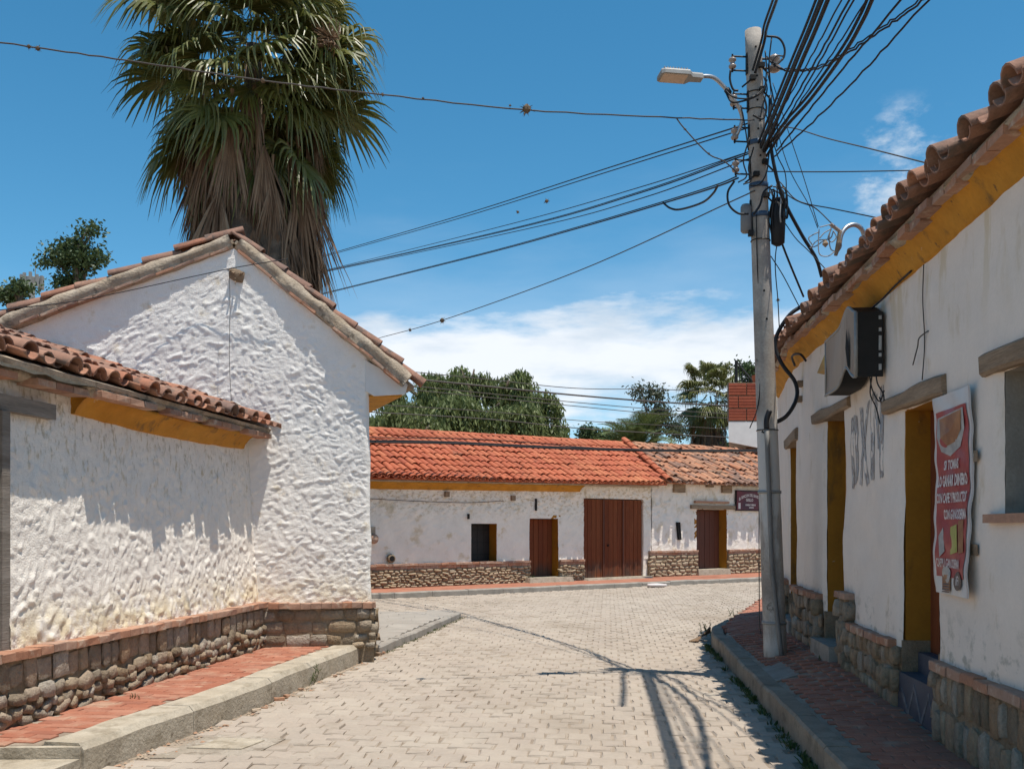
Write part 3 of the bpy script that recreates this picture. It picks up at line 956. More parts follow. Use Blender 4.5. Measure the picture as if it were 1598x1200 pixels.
fs_ = [(x, y) for x, y in FARK]
WU = Vector((0.8, 0.6, 0)); WN = Vector((0.6, -0.8, 0)); W0 = Vector((-3.62, 23.9, 0))
def FW(u, z, off=0.0): return W0 + WU * u + WN * off + Vector((0, 0, z))
def far_pave():
    root = None
    bed = MB()
    inner = []
    for (x, y) in FARK:
        u = (Vector((x, y, 0)) - W0).dot(WU)
        inner.append(FW(u, 0, 0.02))
    n = len(FARK)
    vs = [(x - 0.11, y + 0.16, 0.118) for x, y in FARK] + [(p.x, p.y, 0.15) for p in inner]
    vs += [(a, b, -0.09) for a, b, c in vs]
    f = []
    for i in range(n - 1):
        f.append((i, i + 1, n + i + 1, n + i))
        f.append((2 * n + i + 1, 2 * n + i, i, i + 1)[::-1])
    bed.add(vs, f)
    return tag(link('far_pavement', bed.mesh('far_pavement', M['paver_sheet'])), kind='structure')
far_pave()
# ================================================================== LOW HOUSE ON THE LEFT
Lv = Vector((0.1286, 0.9917, 0)); Ln = Vector((0.9917, -0.1286, 0)); L0 = Vector((-3.63, 6.81, 0))
def LW(v, z, off=0.0):
    return L0 + Lv * v + Ln * off + Vector((0, 0, z))
low = thing('low_house', (-4.0, 9.0, 0.2), 'low white house with lumpy limewashed wall, stone base and ochre strip under its eave', 'house')
def low_pos(U, Z, h):
    o = -0.085 - 0.065 * (Z - 0.75) + h
    return L0.x + Lv.x * U + Ln.x * o, L0.y + Lv.y * U + Ln.y * o, Z
def low_relief(U, Z):
    k = np.clip((2.9 - Z) / 0.7, 0.55, 1.0) * (1 + 0.35 * np.clip((1.5 - Z) / 0.7, 0, 1))
    edge = np.clip((U + 0.02) / 0.12, 0.2, 1)
    return lumps(U, Z, 0.019, 0.052, 0.070, -0.42, 3) * k + 0.03 * vnoise(U / 1.1, Z / 0.9, 21) - 0.02
plaster('wall', low, M['plaster_low'], low_pos, [u for u in lines(-3.2, 5.05, 0.017, (-1.3, 0.30))], lines(0.72, 2.86, 0.0165, (2.52,)), low_relief, holes=((-1.3, 0.30, 0.7, 2.52),))
mb = MB()                                              # body of the house behind the wall sheet
for a, b in ((-3.2, -1.3), (0.30, 5.0)):
    mb.hexa([LW(a, 0.0, -0.5), LW(b, 0.0, -0.5), LW(b, 0.0, -0.16), LW(a, 0.0, -0.16), LW(a, 2.83, -0.6), LW(b, 2.83, -0.6), LW(b, 2.83, -0.29), LW(a, 2.83, -0.29)])
mb.hexa([LW(-1.3, 2.52, -0.6), LW(0.30, 2.52, -0.6), LW(0.30, 2.52, -0.25), LW(-1.3, 2.52, -0.25), LW(-1.3, 2.83, -0.6), LW(0.30, 2.83, -0.6), LW(0.30, 2.83, -0.29), LW(-1.3, 2.83, -0.29)])
mb.box(LW(0.9, 1.5, -4.6), (8.2, 0.3, 3.0), Lv, Ln)
part('house_body', mb, M['plaster_low'], low)
mb = MB(); mb.box(LW(-0.50, 1.35, -0.48), (1.60, 0.06, 2.34), Lv, Ln)
d_ = part('door', mb, M['wood_grey'], low)
for i in range(8):
    mb = MB(); mb.box(LW(-1.2 + i * 0.19, 1.35, -0.44), (0.18, 0.03, 2.32), Lv, Ln); part('plank', mb, M['wood_grey'], d_)
mb = MB(); mb.box(LW(0.265, 1.62, -0.235), (0.09, 0.20, 1.80), Lv, Ln); part('door_frame', mb, M['wood_grey'], low)
mb = MB(); mb.box(LW(-0.3, 2.585, -0.215), (2.42, 0.12, 0.12), Lv, Ln); part('lintel', mb, M['wood_grey'], low)
mb = MB(); mb.hexa([LW(-3.2, 0.0, -0.18), LW(5.12, 0.0, -0.18), LW(5.12, 0.0, -0.035), LW(-3.2, 0.0, -0.035),
                    LW(-3.2, 0.70, -0.18), LW(5.12, 0.70, -0.18), LW(5.12, 0.70, -0.035), LW(-3.2, 0.70, -0.035)])
lb = part('stone_base', mb, M['mortar'], low)
stone_rows(lb, 'stone', lambda u, z, h: LW(u, z, -0.028 + h), -0.6, 5.03, lambda u: (0.20, 0.475 + 0.04 * float(vnoise(u / 0.3, 1.0, 14))), [0.5, 0.55, 0.75], [(0.08, 0.28), (0.07, 0.19), (0.08, 0.20)], 0.043, limit=200, rot=0.28, fill=0.98, jz=0.024)
stone_rows(lb, 'stone', lambda u, z, h: LW(u, z, -0.030 + h), -0.6, 5.03, lambda u: (0.475, 0.695), [1.0], [(0.12, 0.22)], 0.022, limit=100, rot=0.05, fill=0.98, jz=0.006)
mb = MB(); mb.hexa([LW(-3.2, 0.70, -0.18), LW(5.05, 0.70, -0.18), LW(5.05, 0.70, -0.05), LW(-3.2, 0.70, -0.05),
                    LW(-3.2, 0.744, -0.18), LW(5.05, 0.744, -0.18), LW(5.05, 0.744, -0.05), LW(-3.2, 0.744, -0.05)])
lc = part('coping', mb, M['mortar_pale'], low)
coping_row(lc, lambda u, z, h: LW(u, z, -0.06 + h), -0.6, 5.07, 0.695, 0.757, 0.155, 0.165)

# cornice: ochre cove between v 1.25 and 4.75, brick course and ragged mortar above
def strip(name, parent, material, posf, us, prof, noise=0.0, seed=1, smooth=True, closed=True):
    """extrude a profile [(off, z)] along posf(u, z, off)"""
    mb = MB()
    n = len(prof)
    vs, fs = [], []
    for i, u in enumerate(us):
        for k, (o, z) in enumerate(prof):
            w = noise * float(vnoise(u / 0.16, k * 2.3, seed)) * 2
            w2 = noise * float(vnoise(u / 0.16, k * 2.3 + 40, seed)) * 2
            vs.append(posf(u, z + w, o + w2))
    for i in range(len(us) - 1):
        for k in range(n if closed else n - 1):
            m = (k + 1) % n
            fs.append((i * n + k, i * n + m, (i + 1) * n + m, (i + 1) * n + k))
    fs.append(tuple(range(n))); fs.append(tuple((len(us) - 1) * n + k for k in reversed(range(n))))
    mb.add(vs, fs)
    return part(name, mb, material, parent, smooth)
def cove_top(v): return 0.055
strip('ochre_cornice', low, M['yellow'], lambda u, z, o: LW(u, z - 0.04 * math.sin((u - 1.2) / 3.6 * math.pi), o - 0.20), [1.22 + 0.1 * i for i in range(36)],
      [(-0.08, 2.60), (0.012, 2.615), (0.03, 2.66), (0.08, 2.72), (0.15, 2.765), (0.15, 2.79), (-0.08, 2.79)], 0.006)
strip('mortar_course', low, M['mortar_pale'], lambda u, z, o: LW(u, z, o - 0.20 - (0.12 if u < 1.2 else 0.0)), [-3.2 + 0.05 * i for i in range(165)],
      [(-0.1, 2.765), (0.16, 2.77), (0.215, 2.80), (0.21, 2.845), (-0.1, 2.87)], 0.022, 5)
for v in np.arange(-2.2, 4.9, 0.235):
    off = 0.0 if v > 1.2 else -0.10
    if random.random() < 0.22: continue
    Mx = frame(LW(v, 2.775 + random.gauss(0, 0.008), -0.03 + off + random.gauss(0, 0.02)), Lv * 0.108, Ln * 0.09, (0, 0, 0.028))
    if Mx.to_3x3().determinant() < 0:
        Mx = frame(LW(v, 2.775, -0.03 + off), -Lv * 0.108, Ln * 0.09, (0, 0, 0.028))
    link('brick', random.choice(COPING), lc, Mx)
LS = (-Ln * 0.946 + Vector((0, 0, 0.324))).normalized()          # up the low roof
LN = Vector((0.324 * Ln.x, 0.324 * Ln.y, 0.946)).normalized()
mb = MB()
a, b = LW(-3.2, 2.83, 0.02), LW(5.22, 2.83, 0.02)
mb.hexa([a, b, b + LS * 3.0, a + LS * 3.0, a + LN * 0.04, b + LN * 0.04, b + LS * 3.0 + LN * 0.04, a + LS * 3.0 + LN * 0.04])
lr = part('roof', mb, M['mortar_pale'], low)
roof_tiles(lr, LW(-2.2, 2.84, 0.115), Lv, LS, LN, 33, 12, 0.228, 0.33, [M['tile_mixed'], M['tile_mixed'], M['tile_dark']], [M['tile_mixed']], rad=0.104,
           jit=0.024, limit=297, pans='object', pan_rows=1, lift=0.035, ragged=0.06, tilt=0.05, flat=0.95, sag=0.03, pull=lambda i: 0.035 + 0.15 * (1 if -2.2 + i * 0.228 < 1.7 else max(0, 1 - (-2.2 + i * 0.228 - 1.7) / 0.3)))
# lump of mortar where the roof meets the gable wall
mb = MB()
pts = [LW(4.93, 2.83, 0.05) + LS * s + LN * (0.12 + 0.10 * math.exp(-((s - 1.0) / 0.5) ** 2) + 0.02 * math.sin(s * 7)) for s in np.linspace(0.45, 2.9, 14)]
mb.tube(pts, [0.05 + 0.045 * abs(math.sin(i * 1.7)) for i in range(14)], 8)
part('flashing', mb, M['mortar_pale'], low, True)

# ================================================================== GABLE HOUSE
GU = Vector((0.9877, 0.1564, 0)); GN = Vector((0.1564, -0.9877, 0)); G0 = Vector((-1.77, 11.95, 0))
GD = Vector((0.36, -0.933, 0))                                         # towards the street along the ridge; the plan is not square
def GW(u, z, off=0.0):
    return G0 + GU * u + (GN if off > -0.3 else GD) * off + Vector((0, 0, z))
gab = thing('gable_house', (-4.0, 13.0, 0.2), 'tall white house with an asymmetric gable of lumpy plaster facing the street', 'house')
AP = (-1.635, 5.06)                                                    # apex of the wall under the verge
SL, SR = 0.425, 0.80
def gtop(u):
    return np.where(u < AP[0], AP[1] + (u - AP[0]) * SL, AP[1] - (u - AP[0]) * SR)
def gab_relief(U, Z):
    k = np.clip((np.asarray(gtop(U)) - Z) / 0.5, 0.35, 1)
    return lumps(U, Z, 0.0160, 0.066, 0.042, 0.36, 31) * k - 0.012 + 0.03 * vnoise(U / 1.3, Z / 1.3, 44)
def gab_wall():
    us = np.array(lines(-6.4, 0.0, 0.0165)); ts = np.linspace(0, 1, 270)
    U = np.repeat(us[:, None], len(ts), 1)
    T = gtop(us)[:, None]
    Z = 0.70 + (T - 0.70) * ts[None, :]
    h = gab_relief(U, Z)
    r = np.clip((U + 0.06) / 0.06, 0, 1)                               # rounded outer corner
    h = h - 0.06 * r * r
    wob = 0.03 * vnoise(Z / 0.35, U * 0, 51) * np.clip((U + 0.5) / 0.5, 0, 1)
    batter = 0.025 * np.clip(1 - (Z - 0.7) / 2.0, 0, 1) * np.clip((U + 0.5) / 0.5, 0, 1)
    Uw = U + wob + batter
    X = G0.x + GU.x * Uw + GN.x * h; Y = G0.y + GU.y * Uw + GN.y * h
    V = np.stack([X.ravel(), Y.ravel(), Z.ravel()], 1)
    nu, nz = U.shape
    I, J = np.meshgrid(np.arange(nu - 1), np.arange(nz - 1), indexing='ij')
    q = np.stack([I * nz + J, (I + 1) * nz + J, (I + 1) * nz + J + 1, I * nz + J + 1], -1).reshape(-1, 4)
    me = bpy.data.meshes.new('wall')
    me.from_pydata(V.tolist(), [], q.tolist())
    me.materials.append(M['plaster_gable'])
    me.polygons.foreach_set('use_smooth', [True] * len(me.polygons))
    link('wall', me, gab)
gab_wall()
mb = MB()                                                              # house body (side and back walls, just behind the gable sheet)
prof = [(-6.4, 0.0), (-0.03, 0.0), (-0.03, float(gtop(-0.03)) - 0.02), (AP[0], AP[1] - 0.02), (-6.4, float(gtop(-6.4)) - 0.02)]
n = len(prof)
vs = [GW(u, z, -0.10) for u, z in prof] + [GW(u, z, -7.0) for u, z in prof]
mb.add(vs, [tuple(reversed(range(n))), tuple(range(n, 2 * n))] + [(i, (i + 1) % n, n + (i + 1) % n, n + i) for i in range(n)])
part('house_body', mb, M['plaster_gable'], gab)
# corbelled eave: the gable wall carried out over the side, ochre underside
mb = MB()
e = [(-0.05, 3.36), (0.06, 3.30), (0.44, 3.33), (0.47, 3.44), (0.46, 3.46), (-0.05, 3.74)]
vs = [GW(u, z, 0.015) for u, z in e] + [GW(u, z, -6.9) for u, z in e]
n = len(e)
mb.add(vs, [tuple(reversed(range(n))), tuple(range(n, 2 * n))] + [(i, (i + 1) % n, n + (i + 1) % n, n + i) for i in range(n)])
part('eave_corbel', mb, M['white_paint'], gab)
mb = MB(); mb.hexa([GW(0.0, 3.29, -0.02), GW(0.40, 3.305, -0.02), GW(0.40, 3.305, -6.9), GW(0.0, 3.29, -6.9), GW(0.0, 3.31, -0.02), GW(0.40, 3.335, -0.02), GW(0.40, 3.335, -6.9), GW(0.0, 3.31, -6.9)])
part('ochre_soffit', mb, M['yellow'], gab)
# stone base of big squared stones
mb = MB(); mb.hexa([GW(-1.30, 0, 0.06), GW(0.055, 0, 0.06), GW(0.055, 0, -7), GW(-1.30, 0, -7), GW(-1.30, 0.66, 0.06), GW(0.055, 0.66, 0.06), GW(0.055, 0.66, -7), GW(-1.30, 0.66, -7)])
gb = part('stone_base', mb, M['mortar'], gab)
stone_rows(gb, 'slab', lambda u, z, h: GW(u, z, 0.046 + h), -1.26, -0.10, lambda u: (0.21, 0.655), [0.9, 1.0, 0.8], [(0.14, 0.36)], 0.030, rot=0.05, fill=1.0, jz=0.01)
stone_rows(gb, 'stone', lambda u, z, h: GW(u, z, 0.03 + h), -0.13, 0.05, lambda u: (0.18, 0.665), [0.6, 0.7, 1.1, 1.0], [(0.17, 0.2)], 0.085, rot=0.1)
stone_rows(gb, 'stone', lambda u, z, h: GW(0.045 + h, z, 0.02 - u), 0.0, 2.5, lambda u: (0.08, 0.66), [0.7, 0.8, 1.0, 0.9], [(0.14, 0.26)], 0.05, rot=0.1)
mb = MB(); mb.hexa([GW(-1.30, 0.655, 0.055), GW(0.06, 0.655, 0.055), GW(0.06, 0.655, -7), GW(-1.30, 0.655, -7), GW(-1.30, 0.70, 0.05), GW(0.05, 0.70, 0.05), GW(0.05, 0.70, -7), GW(-1.30, 0.70, -7)])
gc = part('coping', mb, M['mortar_pale'], gab)
coping_row(gc, lambda u, z, h: GW(u, z, 0.035 + h), -1.22, 0.075, 0.675, 0.745, 0.125, 0.16)
# roof
def slope_dirs(sgn, sl):
    d = (GU * sgn + Vector((0, 0, -sl))).normalized()                  # down the slope
    nn = (GU * (sgn * sl) + Vector((0, 0, 1))).normalized()
    return d, nn
dl, nl = slope_dirs(-1, SL); dr, nr = slope_dirs(1, SR)
ridge = GW(AP[0], AP[1] + 0.07, 0.0)
mb = MB()
for d, nn, ln in ((dl, nl, 5.4), (dr, nr, 2.78)):
    a = ridge - GN * 0.03; b = ridge - GD * 7.2
    mb.hexa([a, b, b + d * ln, a + d * ln, a + nn * 0.05, b + nn * 0.05, b + d * ln + nn * 0.05, a + d * ln + nn * 0.05])
gr = part('roof', mb, M['mortar_pale'], gab)
# verge: thin brick edge, rounded mortar roll, then the row of big tiles
def vgrow(s, ln, hi): return -0.050 + (hi + 0.050 - 0.082) * s / ln
def verge(d, nn, ln, seed, hi):
    base = GW(AP[0], AP[1], 0)
    m = MB()
    vs, fs = [], []
    k = int(ln / 0.05)
    prof = [(-0.05, -0.005), (0.05, 0.0), (0.068, 0.022), (0.06, 0.045), (0.078, 0.075), (0.082, 0.115), (0.065, 0.155), (0.02, 0.175), (-0.05, 0.17)]
    q = len(prof)
    for i in range(k + 1):
        s = ln * i / k
        for j, (o, t) in enumerate(prof):
            w = float(vnoise(s / 0.14, j * 1.9, seed)) * 0.05; w2 = float(vnoise(s / 0.5, j * 0.4, seed + 1)) * 0.04
            vs.append(base + d * s + nn * (t + w * 0.7 + w2 * 0.6) + GN * (o + w * 0.6 + (vgrow(s, ln, hi) if o > 0 else 0)))
    for i in range(k):
        for j in range(q - 1):
            fs.append((i * q + j, i * q + j + 1, (i + 1) * q + j + 1, (i + 1) * q + j))
    fs.append(tuple(range(q))); fs.append(tuple(k * q + j for j in reversed(range(q))))
    m.add(vs, fs)
    part('verge_mortar', m, M['mortar_pale'], gab, True)
    s = 0.05
    while s < ln - 0.1:                                                 # brick strip under the mortar
        l = random.uniform(0.18, 0.28)
        if random.random() < 0.88:
            c = base + d * (s + l / 2) + nn * (0.012 + random.gauss(0, 0.004)) + GN * (vgrow(s, ln, hi) + random.gauss(0, 0.006))
            Mx = frame(c, d * (l / 2 - 0.006), GN * 0.085, nn * 0.016)
            if Mx.to_3x3().determinant() < 0: Mx = frame(c, -d * (l / 2 - 0.006), GN * 0.085, nn * 0.016)
            link('brick', random.choice(COPING), gc, Mx)
        s += l
verge(dl, nl, 5.2, 61, 0.21); verge(dr, nr, 2.62, 71, 0.165)
VT = [tile_mesh('roof_tile', m, r0=1.0, r1=0.80, th=0.12, flat=0.75, seg=8) for m in (M['tile_mixed'], M['tile_dark'])]
def verge_tiles(d, nn, ln, expo, off, n0=0.0, rad=0.125, lift=0.13, pick=0.6, grow=0.05):
    s = n0
    while s < ln:
        L = expo * 1.18
        c = ridge + d * (s + expo) + nn * (lift + random.gauss(0, 0.014)) + GN * (off - 0.05 + grow * s / ln + random.gauss(0, 0.016))
        S2 = (-d - nn * (0.08 + random.gauss(0, 0.03)) + GN * random.gauss(0, 0.055)).normalized()
        N2 = (nn - S2 * nn.dot(S2)).normalized(); U2 = S2.cross(N2)
        rr = rad * random.uniform(0.95, 1.12)
        link('roof_tile', VT[0] if random.random() < pick else VT[1], gr, frame(c, U2 * rr, S2 * L, N2 * rr * random.uniform(0.95, 1.2)))
        s += expo * random.uniform(0.94, 1.05)
verge_tiles(dl, nl, 5.2, 0.40, -0.07, -0.10, pick=0.6, grow=0.16)
verge_tiles(dl, nl, 5.2, 0.40, -0.32, 0.02, 0.12, 0.10)
verge_tiles(dr, nr, 2.5, 0.36, -0.06, -0.05, rad=0.12, lift=0.12, pick=0.35)
verge_tiles(dr, nr, 2.5, 0.36, -0.32, 0.0, 0.12, 0.09)
roof_tiles(gr, ridge + dl * 5.35 - GD * 0.46, -GD, -dl, nl, 26, 13, 0.255, 0.40, [M['tile_mixed']], [M['tile_mixed']], limit=0, rad=0.12, lift=0.05)
roof_tiles(gr, ridge + dr * 2.75 - GD * 0.46, -GD, -dr, nr, 26, 7, 0.255, 0.38, [M['tile_dark']], [M['tile_dark']], limit=0, rad=0.12, lift=0.05)
# dark wood stub in place of a nest hole high on the gable, lamp lump on the corner
bm_ = rock_mesh('wood_stub', M['wood_old'], 77, 0.5)
link('wood_stub', bm_, gab, frame(GW(-1.60, 4.73, 0.0), GU * 0.085 + Vector((0, 0, -0.03)), GN * 0.045, Vector((0, 0, 0.075)) + GU * 0.02))
mb = MB()
for i in range(11):
    a = i * 2.1; q = random.uniform(0.03, 0.13)
    mb.tube([GW(-1.60 + 0.05 * math.cos(a), 4.73 + 0.05 * math.sin(a), 0.01), GW(-1.60 + q * math.cos(a + .4), 4.71 + q * math.sin(a + .4), random.uniform(0.05, 0.10))], random.uniform(0.005, 0.011), 4)
part('splinter', mb, M['wood_old'], gab, kind='stuff')

# ================================================================== FAR HOUSES
def house_far(root, u0, u1, holes, zc, zw, base_skip, mat_w, seed, zground=0.15, batter=0.0):
    def pos(U, Z, h):
        return W0.x + WU.x * U + WN.x * h, W0.y + WU.y * U + WN.y * h, Z
    keysu = [k for h in holes for k in h[:2]]; keysz = [k for h in holes for k in h[2:]]
    def rel(U, Z):
        top = np.clip((Z - 1.5) / 0.8, 0.4, 1.0)
        return lumps(U, Z, 0.040, 0.13, 0.075, 0.45, seed) * top + 0.03 * vnoise(U / 1.2, Z / 0.8, seed + 9) - 0.02
    plaster('wall', root, mat_w, pos, lines(u0, u1, 0.040, keysu), lines(zc - 0.03, zw, 0.032, [k for k in keysz if zc < k < zw]), rel, holes)

far = thing('far_house', (1.0, 29.0, 0.15), 'long white house across the street under a bright orange tiled roof', 'house')
FH = [(3.17, 4.02, 0.76, 1.79), (5.15, 6.20, 0.0, 1.94), (7.18, 9.62, 0.0, 2.55)]
house_far(far, -4.0, 9.95, FH, 0.75, 2.98, None, M['plaster_far'], 81)
def recess(root, u0, u1, z0, z1, depth, jamb, back=None):
    """reveal round an opening: two jambs and a head, outer face just behind the plaster"""
    mb = MB()
    t = 0.10
    mb.hexa([FW(u0 - t, z0, -depth), FW(u0, z0, -depth), FW(u0, z0, -0.035), FW(u0 - t, z0, -0.035), FW(u0 - t, z1, -depth), FW(u0, z1, -depth), FW(u0, z1, -0.035), FW(u0 - t, z1, -0.035)])
    mb.hexa([FW(u1, z0, -depth), FW(u1 + t, z0, -depth), FW(u1 + t, z0, -0.035), FW(u1, z0, -0.035), FW(u1, z1, -depth), FW(u1 + t, z1, -depth), FW(u1 + t, z1, -0.035), FW(u1, z1, -0.035)])
    mb.hexa([FW(u0 - t, z1, -depth), FW(u1 + t, z1, -depth), FW(u1 + t, z1, -0.035), FW(u0 - t, z1, -0.035), FW(u0 - t, z1 + t, -depth), FW(u1 + t, z1 + t, -depth), FW(u1 + t, z1 + t, -0.035), FW(u0 - t, z1 + t, -0.035)])
    return part('reveal', mb, jamb, root)
def planks(root, parent_name, u0, u1, z0, z1, off, n, material, backmat):
    mb = MB(); mb.hexa([FW(u0, z0, off - 0.05), FW(u1, z0, off - 0.05), FW(u1, z0, off - 0.02), FW(u0, z0, off - 0.02), FW(u0, z1, off - 0.05), FW(u1, z1, off - 0.05), FW(u1, z1, off - 0.02), FW(u0, z1, off - 0.02)])
    d = part(parent_name, mb, backmat, root)
    w = (u1 - u0) / n
    for i in range(n):
        mb = MB(); o = off + random.uniform(-0.004, 0.004)
        mb.box(FW(u0 + (i + 0.5) * w, (z0 + z1) / 2, o), (w - 0.012, 0.03, z1 - z0 - 0.01), WU, WN)
        part('plank', mb, material, d)
    return d
recess(far, 3.17, 4.02, 0.76, 1.79, 0.40, M['jamb'])
sh = planks(far, 'window', 3.18, 4.01, 0.78, 1.78, -0.37, 4, M['shutter'], M['dark'])
mb = MB()
for z in (0.95, 1.28, 1.62):
    mb.box(FW(3.6, z, -0.345), (0.78, 0.012, 0.03), WU, WN)
part('iron_strap', mb, M['iron'], sh)
mb = MB(); mb.hexa([FW(3.1, 0.70, -0.42), FW(4.1, 0.70, -0.42), FW(4.1, 0.70, 0.02), FW(3.1, 0.70, 0.02), FW(3.1, 0.765, -0.42), FW(4.1, 0.765, -0.42), FW(4.1, 0.765, 0.02), FW(3.1, 0.765, 0.02)])
part('window_sill', mb, M['mortar_pale'], far)
recess(far, 5.15, 6.20, 0.05, 1.94, 0.34, M['jamb'])
planks(far, 'door', 5.16, 6.19, 0.2, 1.93, -0.30, 6, M['door_red'], M['dark'])
recess(far, 7.18, 9.62, 0.05, 2.55, 0.16, M['plaster_far'])
gd = planks(far, 'garage_door', 7.20, 9.60, 0.17, 2.53, -0.10, 14, M['door_red'], M['dark'])
for u in (8.0, 8.8):
    mb = MB(); mb.box(FW(u, 1.35, -0.072), (0.05, 0.035, 2.34), WU, WN); part('door_batten', mb, M['door_dark'], gd)
mb = MB(); mb.lathe(FW(8.18, 1.15, -0.08), [(0, 0.035), (0.03, 0.03), (0.06, 0.01)], 8, WN); part('handle', mb, M['iron'], gd)
for (a, b, h) in ((4.92, 6.55, 0.13), (7.05, 9.75, 0.05)):
    mb = MB(); mb.hexa([FW(a, 0.1, -0.3), FW(b, 0.1, -0.3), FW(b, 0.1, 0.30), FW(a, 0.1, 0.30), FW(a, 0.15 + h, -0.3), FW(b, 0.15 + h, -0.3), FW(b - .05, 0.15 + h, 0.27), FW(a + .05, 0.15 + h, 0.27)])
    part('doorstep', mb, M['concrete'], far)
mb = MB()
for a, b in ((-4.0, 3.07), (4.12, 5.05), (6.30, 7.08), (9.72, 9.95)):
    mb.hexa([FW(a, 0, -0.45), FW(b, 0, -0.45), FW(b, 0, -0.06), FW(a, 0, -0.06), FW(a, 2.95, -0.45), FW(b, 2.95, -0.45), FW(b, 2.95, -0.06), FW(a, 2.95, -0.06)])
mb.hexa([FW(-4, 0, -5.6), FW(9.95, 0, -5.6), FW(9.95, 0, -5.3), FW(-4, 0, -5.3), FW(-4, 2.9, -5.6), FW(9.95, 2.9, -5.6), FW(9.95, 2.9, -5.3), FW(-4, 2.9, -5.3)])
part('house_body', mb, M['plaster_far'], far)
def base_far(root, runs, zt, label, coplen, limit=300, wrs=((0.14, 0.30),), rows=(0.8, 0.8, 0.8, 0.9, 0.9)):
    mb = MB()
    for a, b in runs:
        mb.hexa([FW(a, 0, -0.1), FW(b, 0, -0.1), FW(b, 0, 0.03), FW(a, 0, 0.03), FW(a, zt - 0.05, -0.1), FW(b, zt - 0.05, -0.1), FW(b, zt - 0.05, 0.03), FW(a, zt - 0.05, 0.03)])
    sb = part('stone_base', mb, M['mortar'], root)
    mb = MB()
    for a, b in runs:
        mb.hexa([FW(a, zt - 0.05, -0.1), FW(b, zt - 0.05, -0.1), FW(b, zt - 0.05, 0.05), FW(a, zt - 0.05, 0.05), FW(a, zt - 0.015, -0.1), FW(b, zt - 0.015, -0.1), FW(b, zt - 0.015, 0.05), FW(a, zt - 0.015, 0.05)])
    cp = part('coping', mb, M['mortar_pale'], root)
    cnt = 0
    for a, b in runs:
        cnt += stone_rows(sb, 'stone_far', lambda u, z, h: FW(u, z, 0.03 + h), a + 0.02, b, lambda u: (0.14, zt - 0.14), rows, wrs, 0.042, limit=limit, start=cnt, rot=0.16, fill=0.90, jz=0.02)
        coping_row(cp, lambda u, z, h: FW(u, z, 0.02 + h), a, b, zt - 0.13, zt - 0.05, coplen, 0.06)
        coping_row(cp, lambda u, z, h: FW(u, z, 0.02 + h), a, b, zt - 0.046, zt + 0.012, coplen * 1.05, 0.13)
base_far(far, ((0.0, 5.13), (6.22, 7.15)), 0.75, '', 0.23, rows=(0.8, 0.7, 0.9, 0.6, 0.9, 0.7, 1.1), wrs=((0.09, 0.26), (0.08, 0.20), (0.12, 0.34)))
mb = MB()
strip('ochre_cornice', far, M['yellow'], lambda u, z, o: FW(u, z + u * 0.012, o), [-1.0 + 0.2 * i for i in range(41)],
      [(-0.05, 2.64), (0.02, 2.645), (0.06, 2.71), (0.15, 2.77), (0.23, 2.80), (0.23, 2.83), (-0.05, 2.83)], 0.006)
strip('mortar_course', far, M['mortar_pale'], lambda u, z, o: FW(u, z + u * 0.012, o), [-2.0 + 0.2 * i for i in range(61)], [(-0.05, 2.82), (0.25, 2.825), (0.27, 2.87), (-0.05, 2.9)], 0.01)
RB = 2.6; EO = 0.36
def roof_dirs(zrise):
    S = (-WN * (RB + EO) + Vector((0, 0, zrise))).normalized()
    Nn = (WN * zrise + Vector((0, 0, RB + EO))).normalized()
    return S, Nn
S_, N_ = roof_dirs(1.48)
EO1 = 0.48
def far_deck(root, u0, u1, ze, material, vu0=None):
    mb = MB()
    a, b = FW(u0, ze(u0), EO - 0.05), FW(u1, ze(u1), EO - 0.05)
    LN_ = 3.25
    mb.hexa([a, b, b + S_ * LN_, a + S_ * LN_, a + N_ * 0.04, b + N_ * 0.04, b + S_ * LN_ + N_ * 0.04, a + S_ * LN_ + N_ * 0.04])
    S2 = Vector((-S_.x, -S_.y, S_.z)); r0, r1 = a + S_ * LN_, b + S_ * LN_
    D = Vector((S_.x, S_.y, -S_.z))
    mb.hexa([r0, r1, r1 + D * 3.2, r0 + D * 3.2, r0 + Vector((0, 0, .05)), r1 + Vector((0, 0, .05)), r1 + D * 3.2 + Vector((0, 0, .05)), r0 + D * 3.2 + Vector((0, 0, .05))])
    return part('roof', mb, material, root)
ze1 = lambda u: 2.87 + 0.012 * u
fr = far_deck(far, -3.0, 10.3, ze1, M['tile_new'])
UE = (WU + Vector((0, 0, 0.012))).normalized()
def keep_new(i, j):
    u = -0.6 + (i + 0.5) * 0.222
    return u < 10.15 + j * 0.115
roof_tiles(fr, FW(-0.6, ze1(-0.6), EO1), UE, S_, N_, 53, 8, 0.222, 0.40, [M['tile_new']], [M['tile_new']], rad=0.105, lift=0.04, jit=0.010, tilt=0.05, limit=300, keep=keep_new, sag=0.05, ragged=0.025)
RT = [tile_mesh('ridge_tile', M['tile_new'], r0=1.0, r1=0.86, flat=0.9)]
for i in range(31):                                                    # ridge
    u = -0.6 + i * 0.39
    c = FW(u, ze1(u), EO) + S_ * 3.28 + Vector((0, 0, 0.05))
    link('ridge_tile', RT[0], fr, frame(c, WN * 0.12, UE * 0.44, Vector((0, 0, 0.12))))
for i in range(9):                                                     # verge row over the joint with the old roof
    c = FW(10.28, ze1(10.2), EO) + UE * (i * 0.115 * 0.98) + S_ * (i * 0.38) + N_ * 0.16
    d = (S_ * 0.38 + UE * 0.115).normalized() - N_ * 0.04
    d.normalize(); N2 = (N_ - d * N_.dot(d)).normalized()
    link('ridge_tile', RT[0], fr, frame(c, d.cross(N2) * 0.135, d * 0.46, N2 * 0.135))

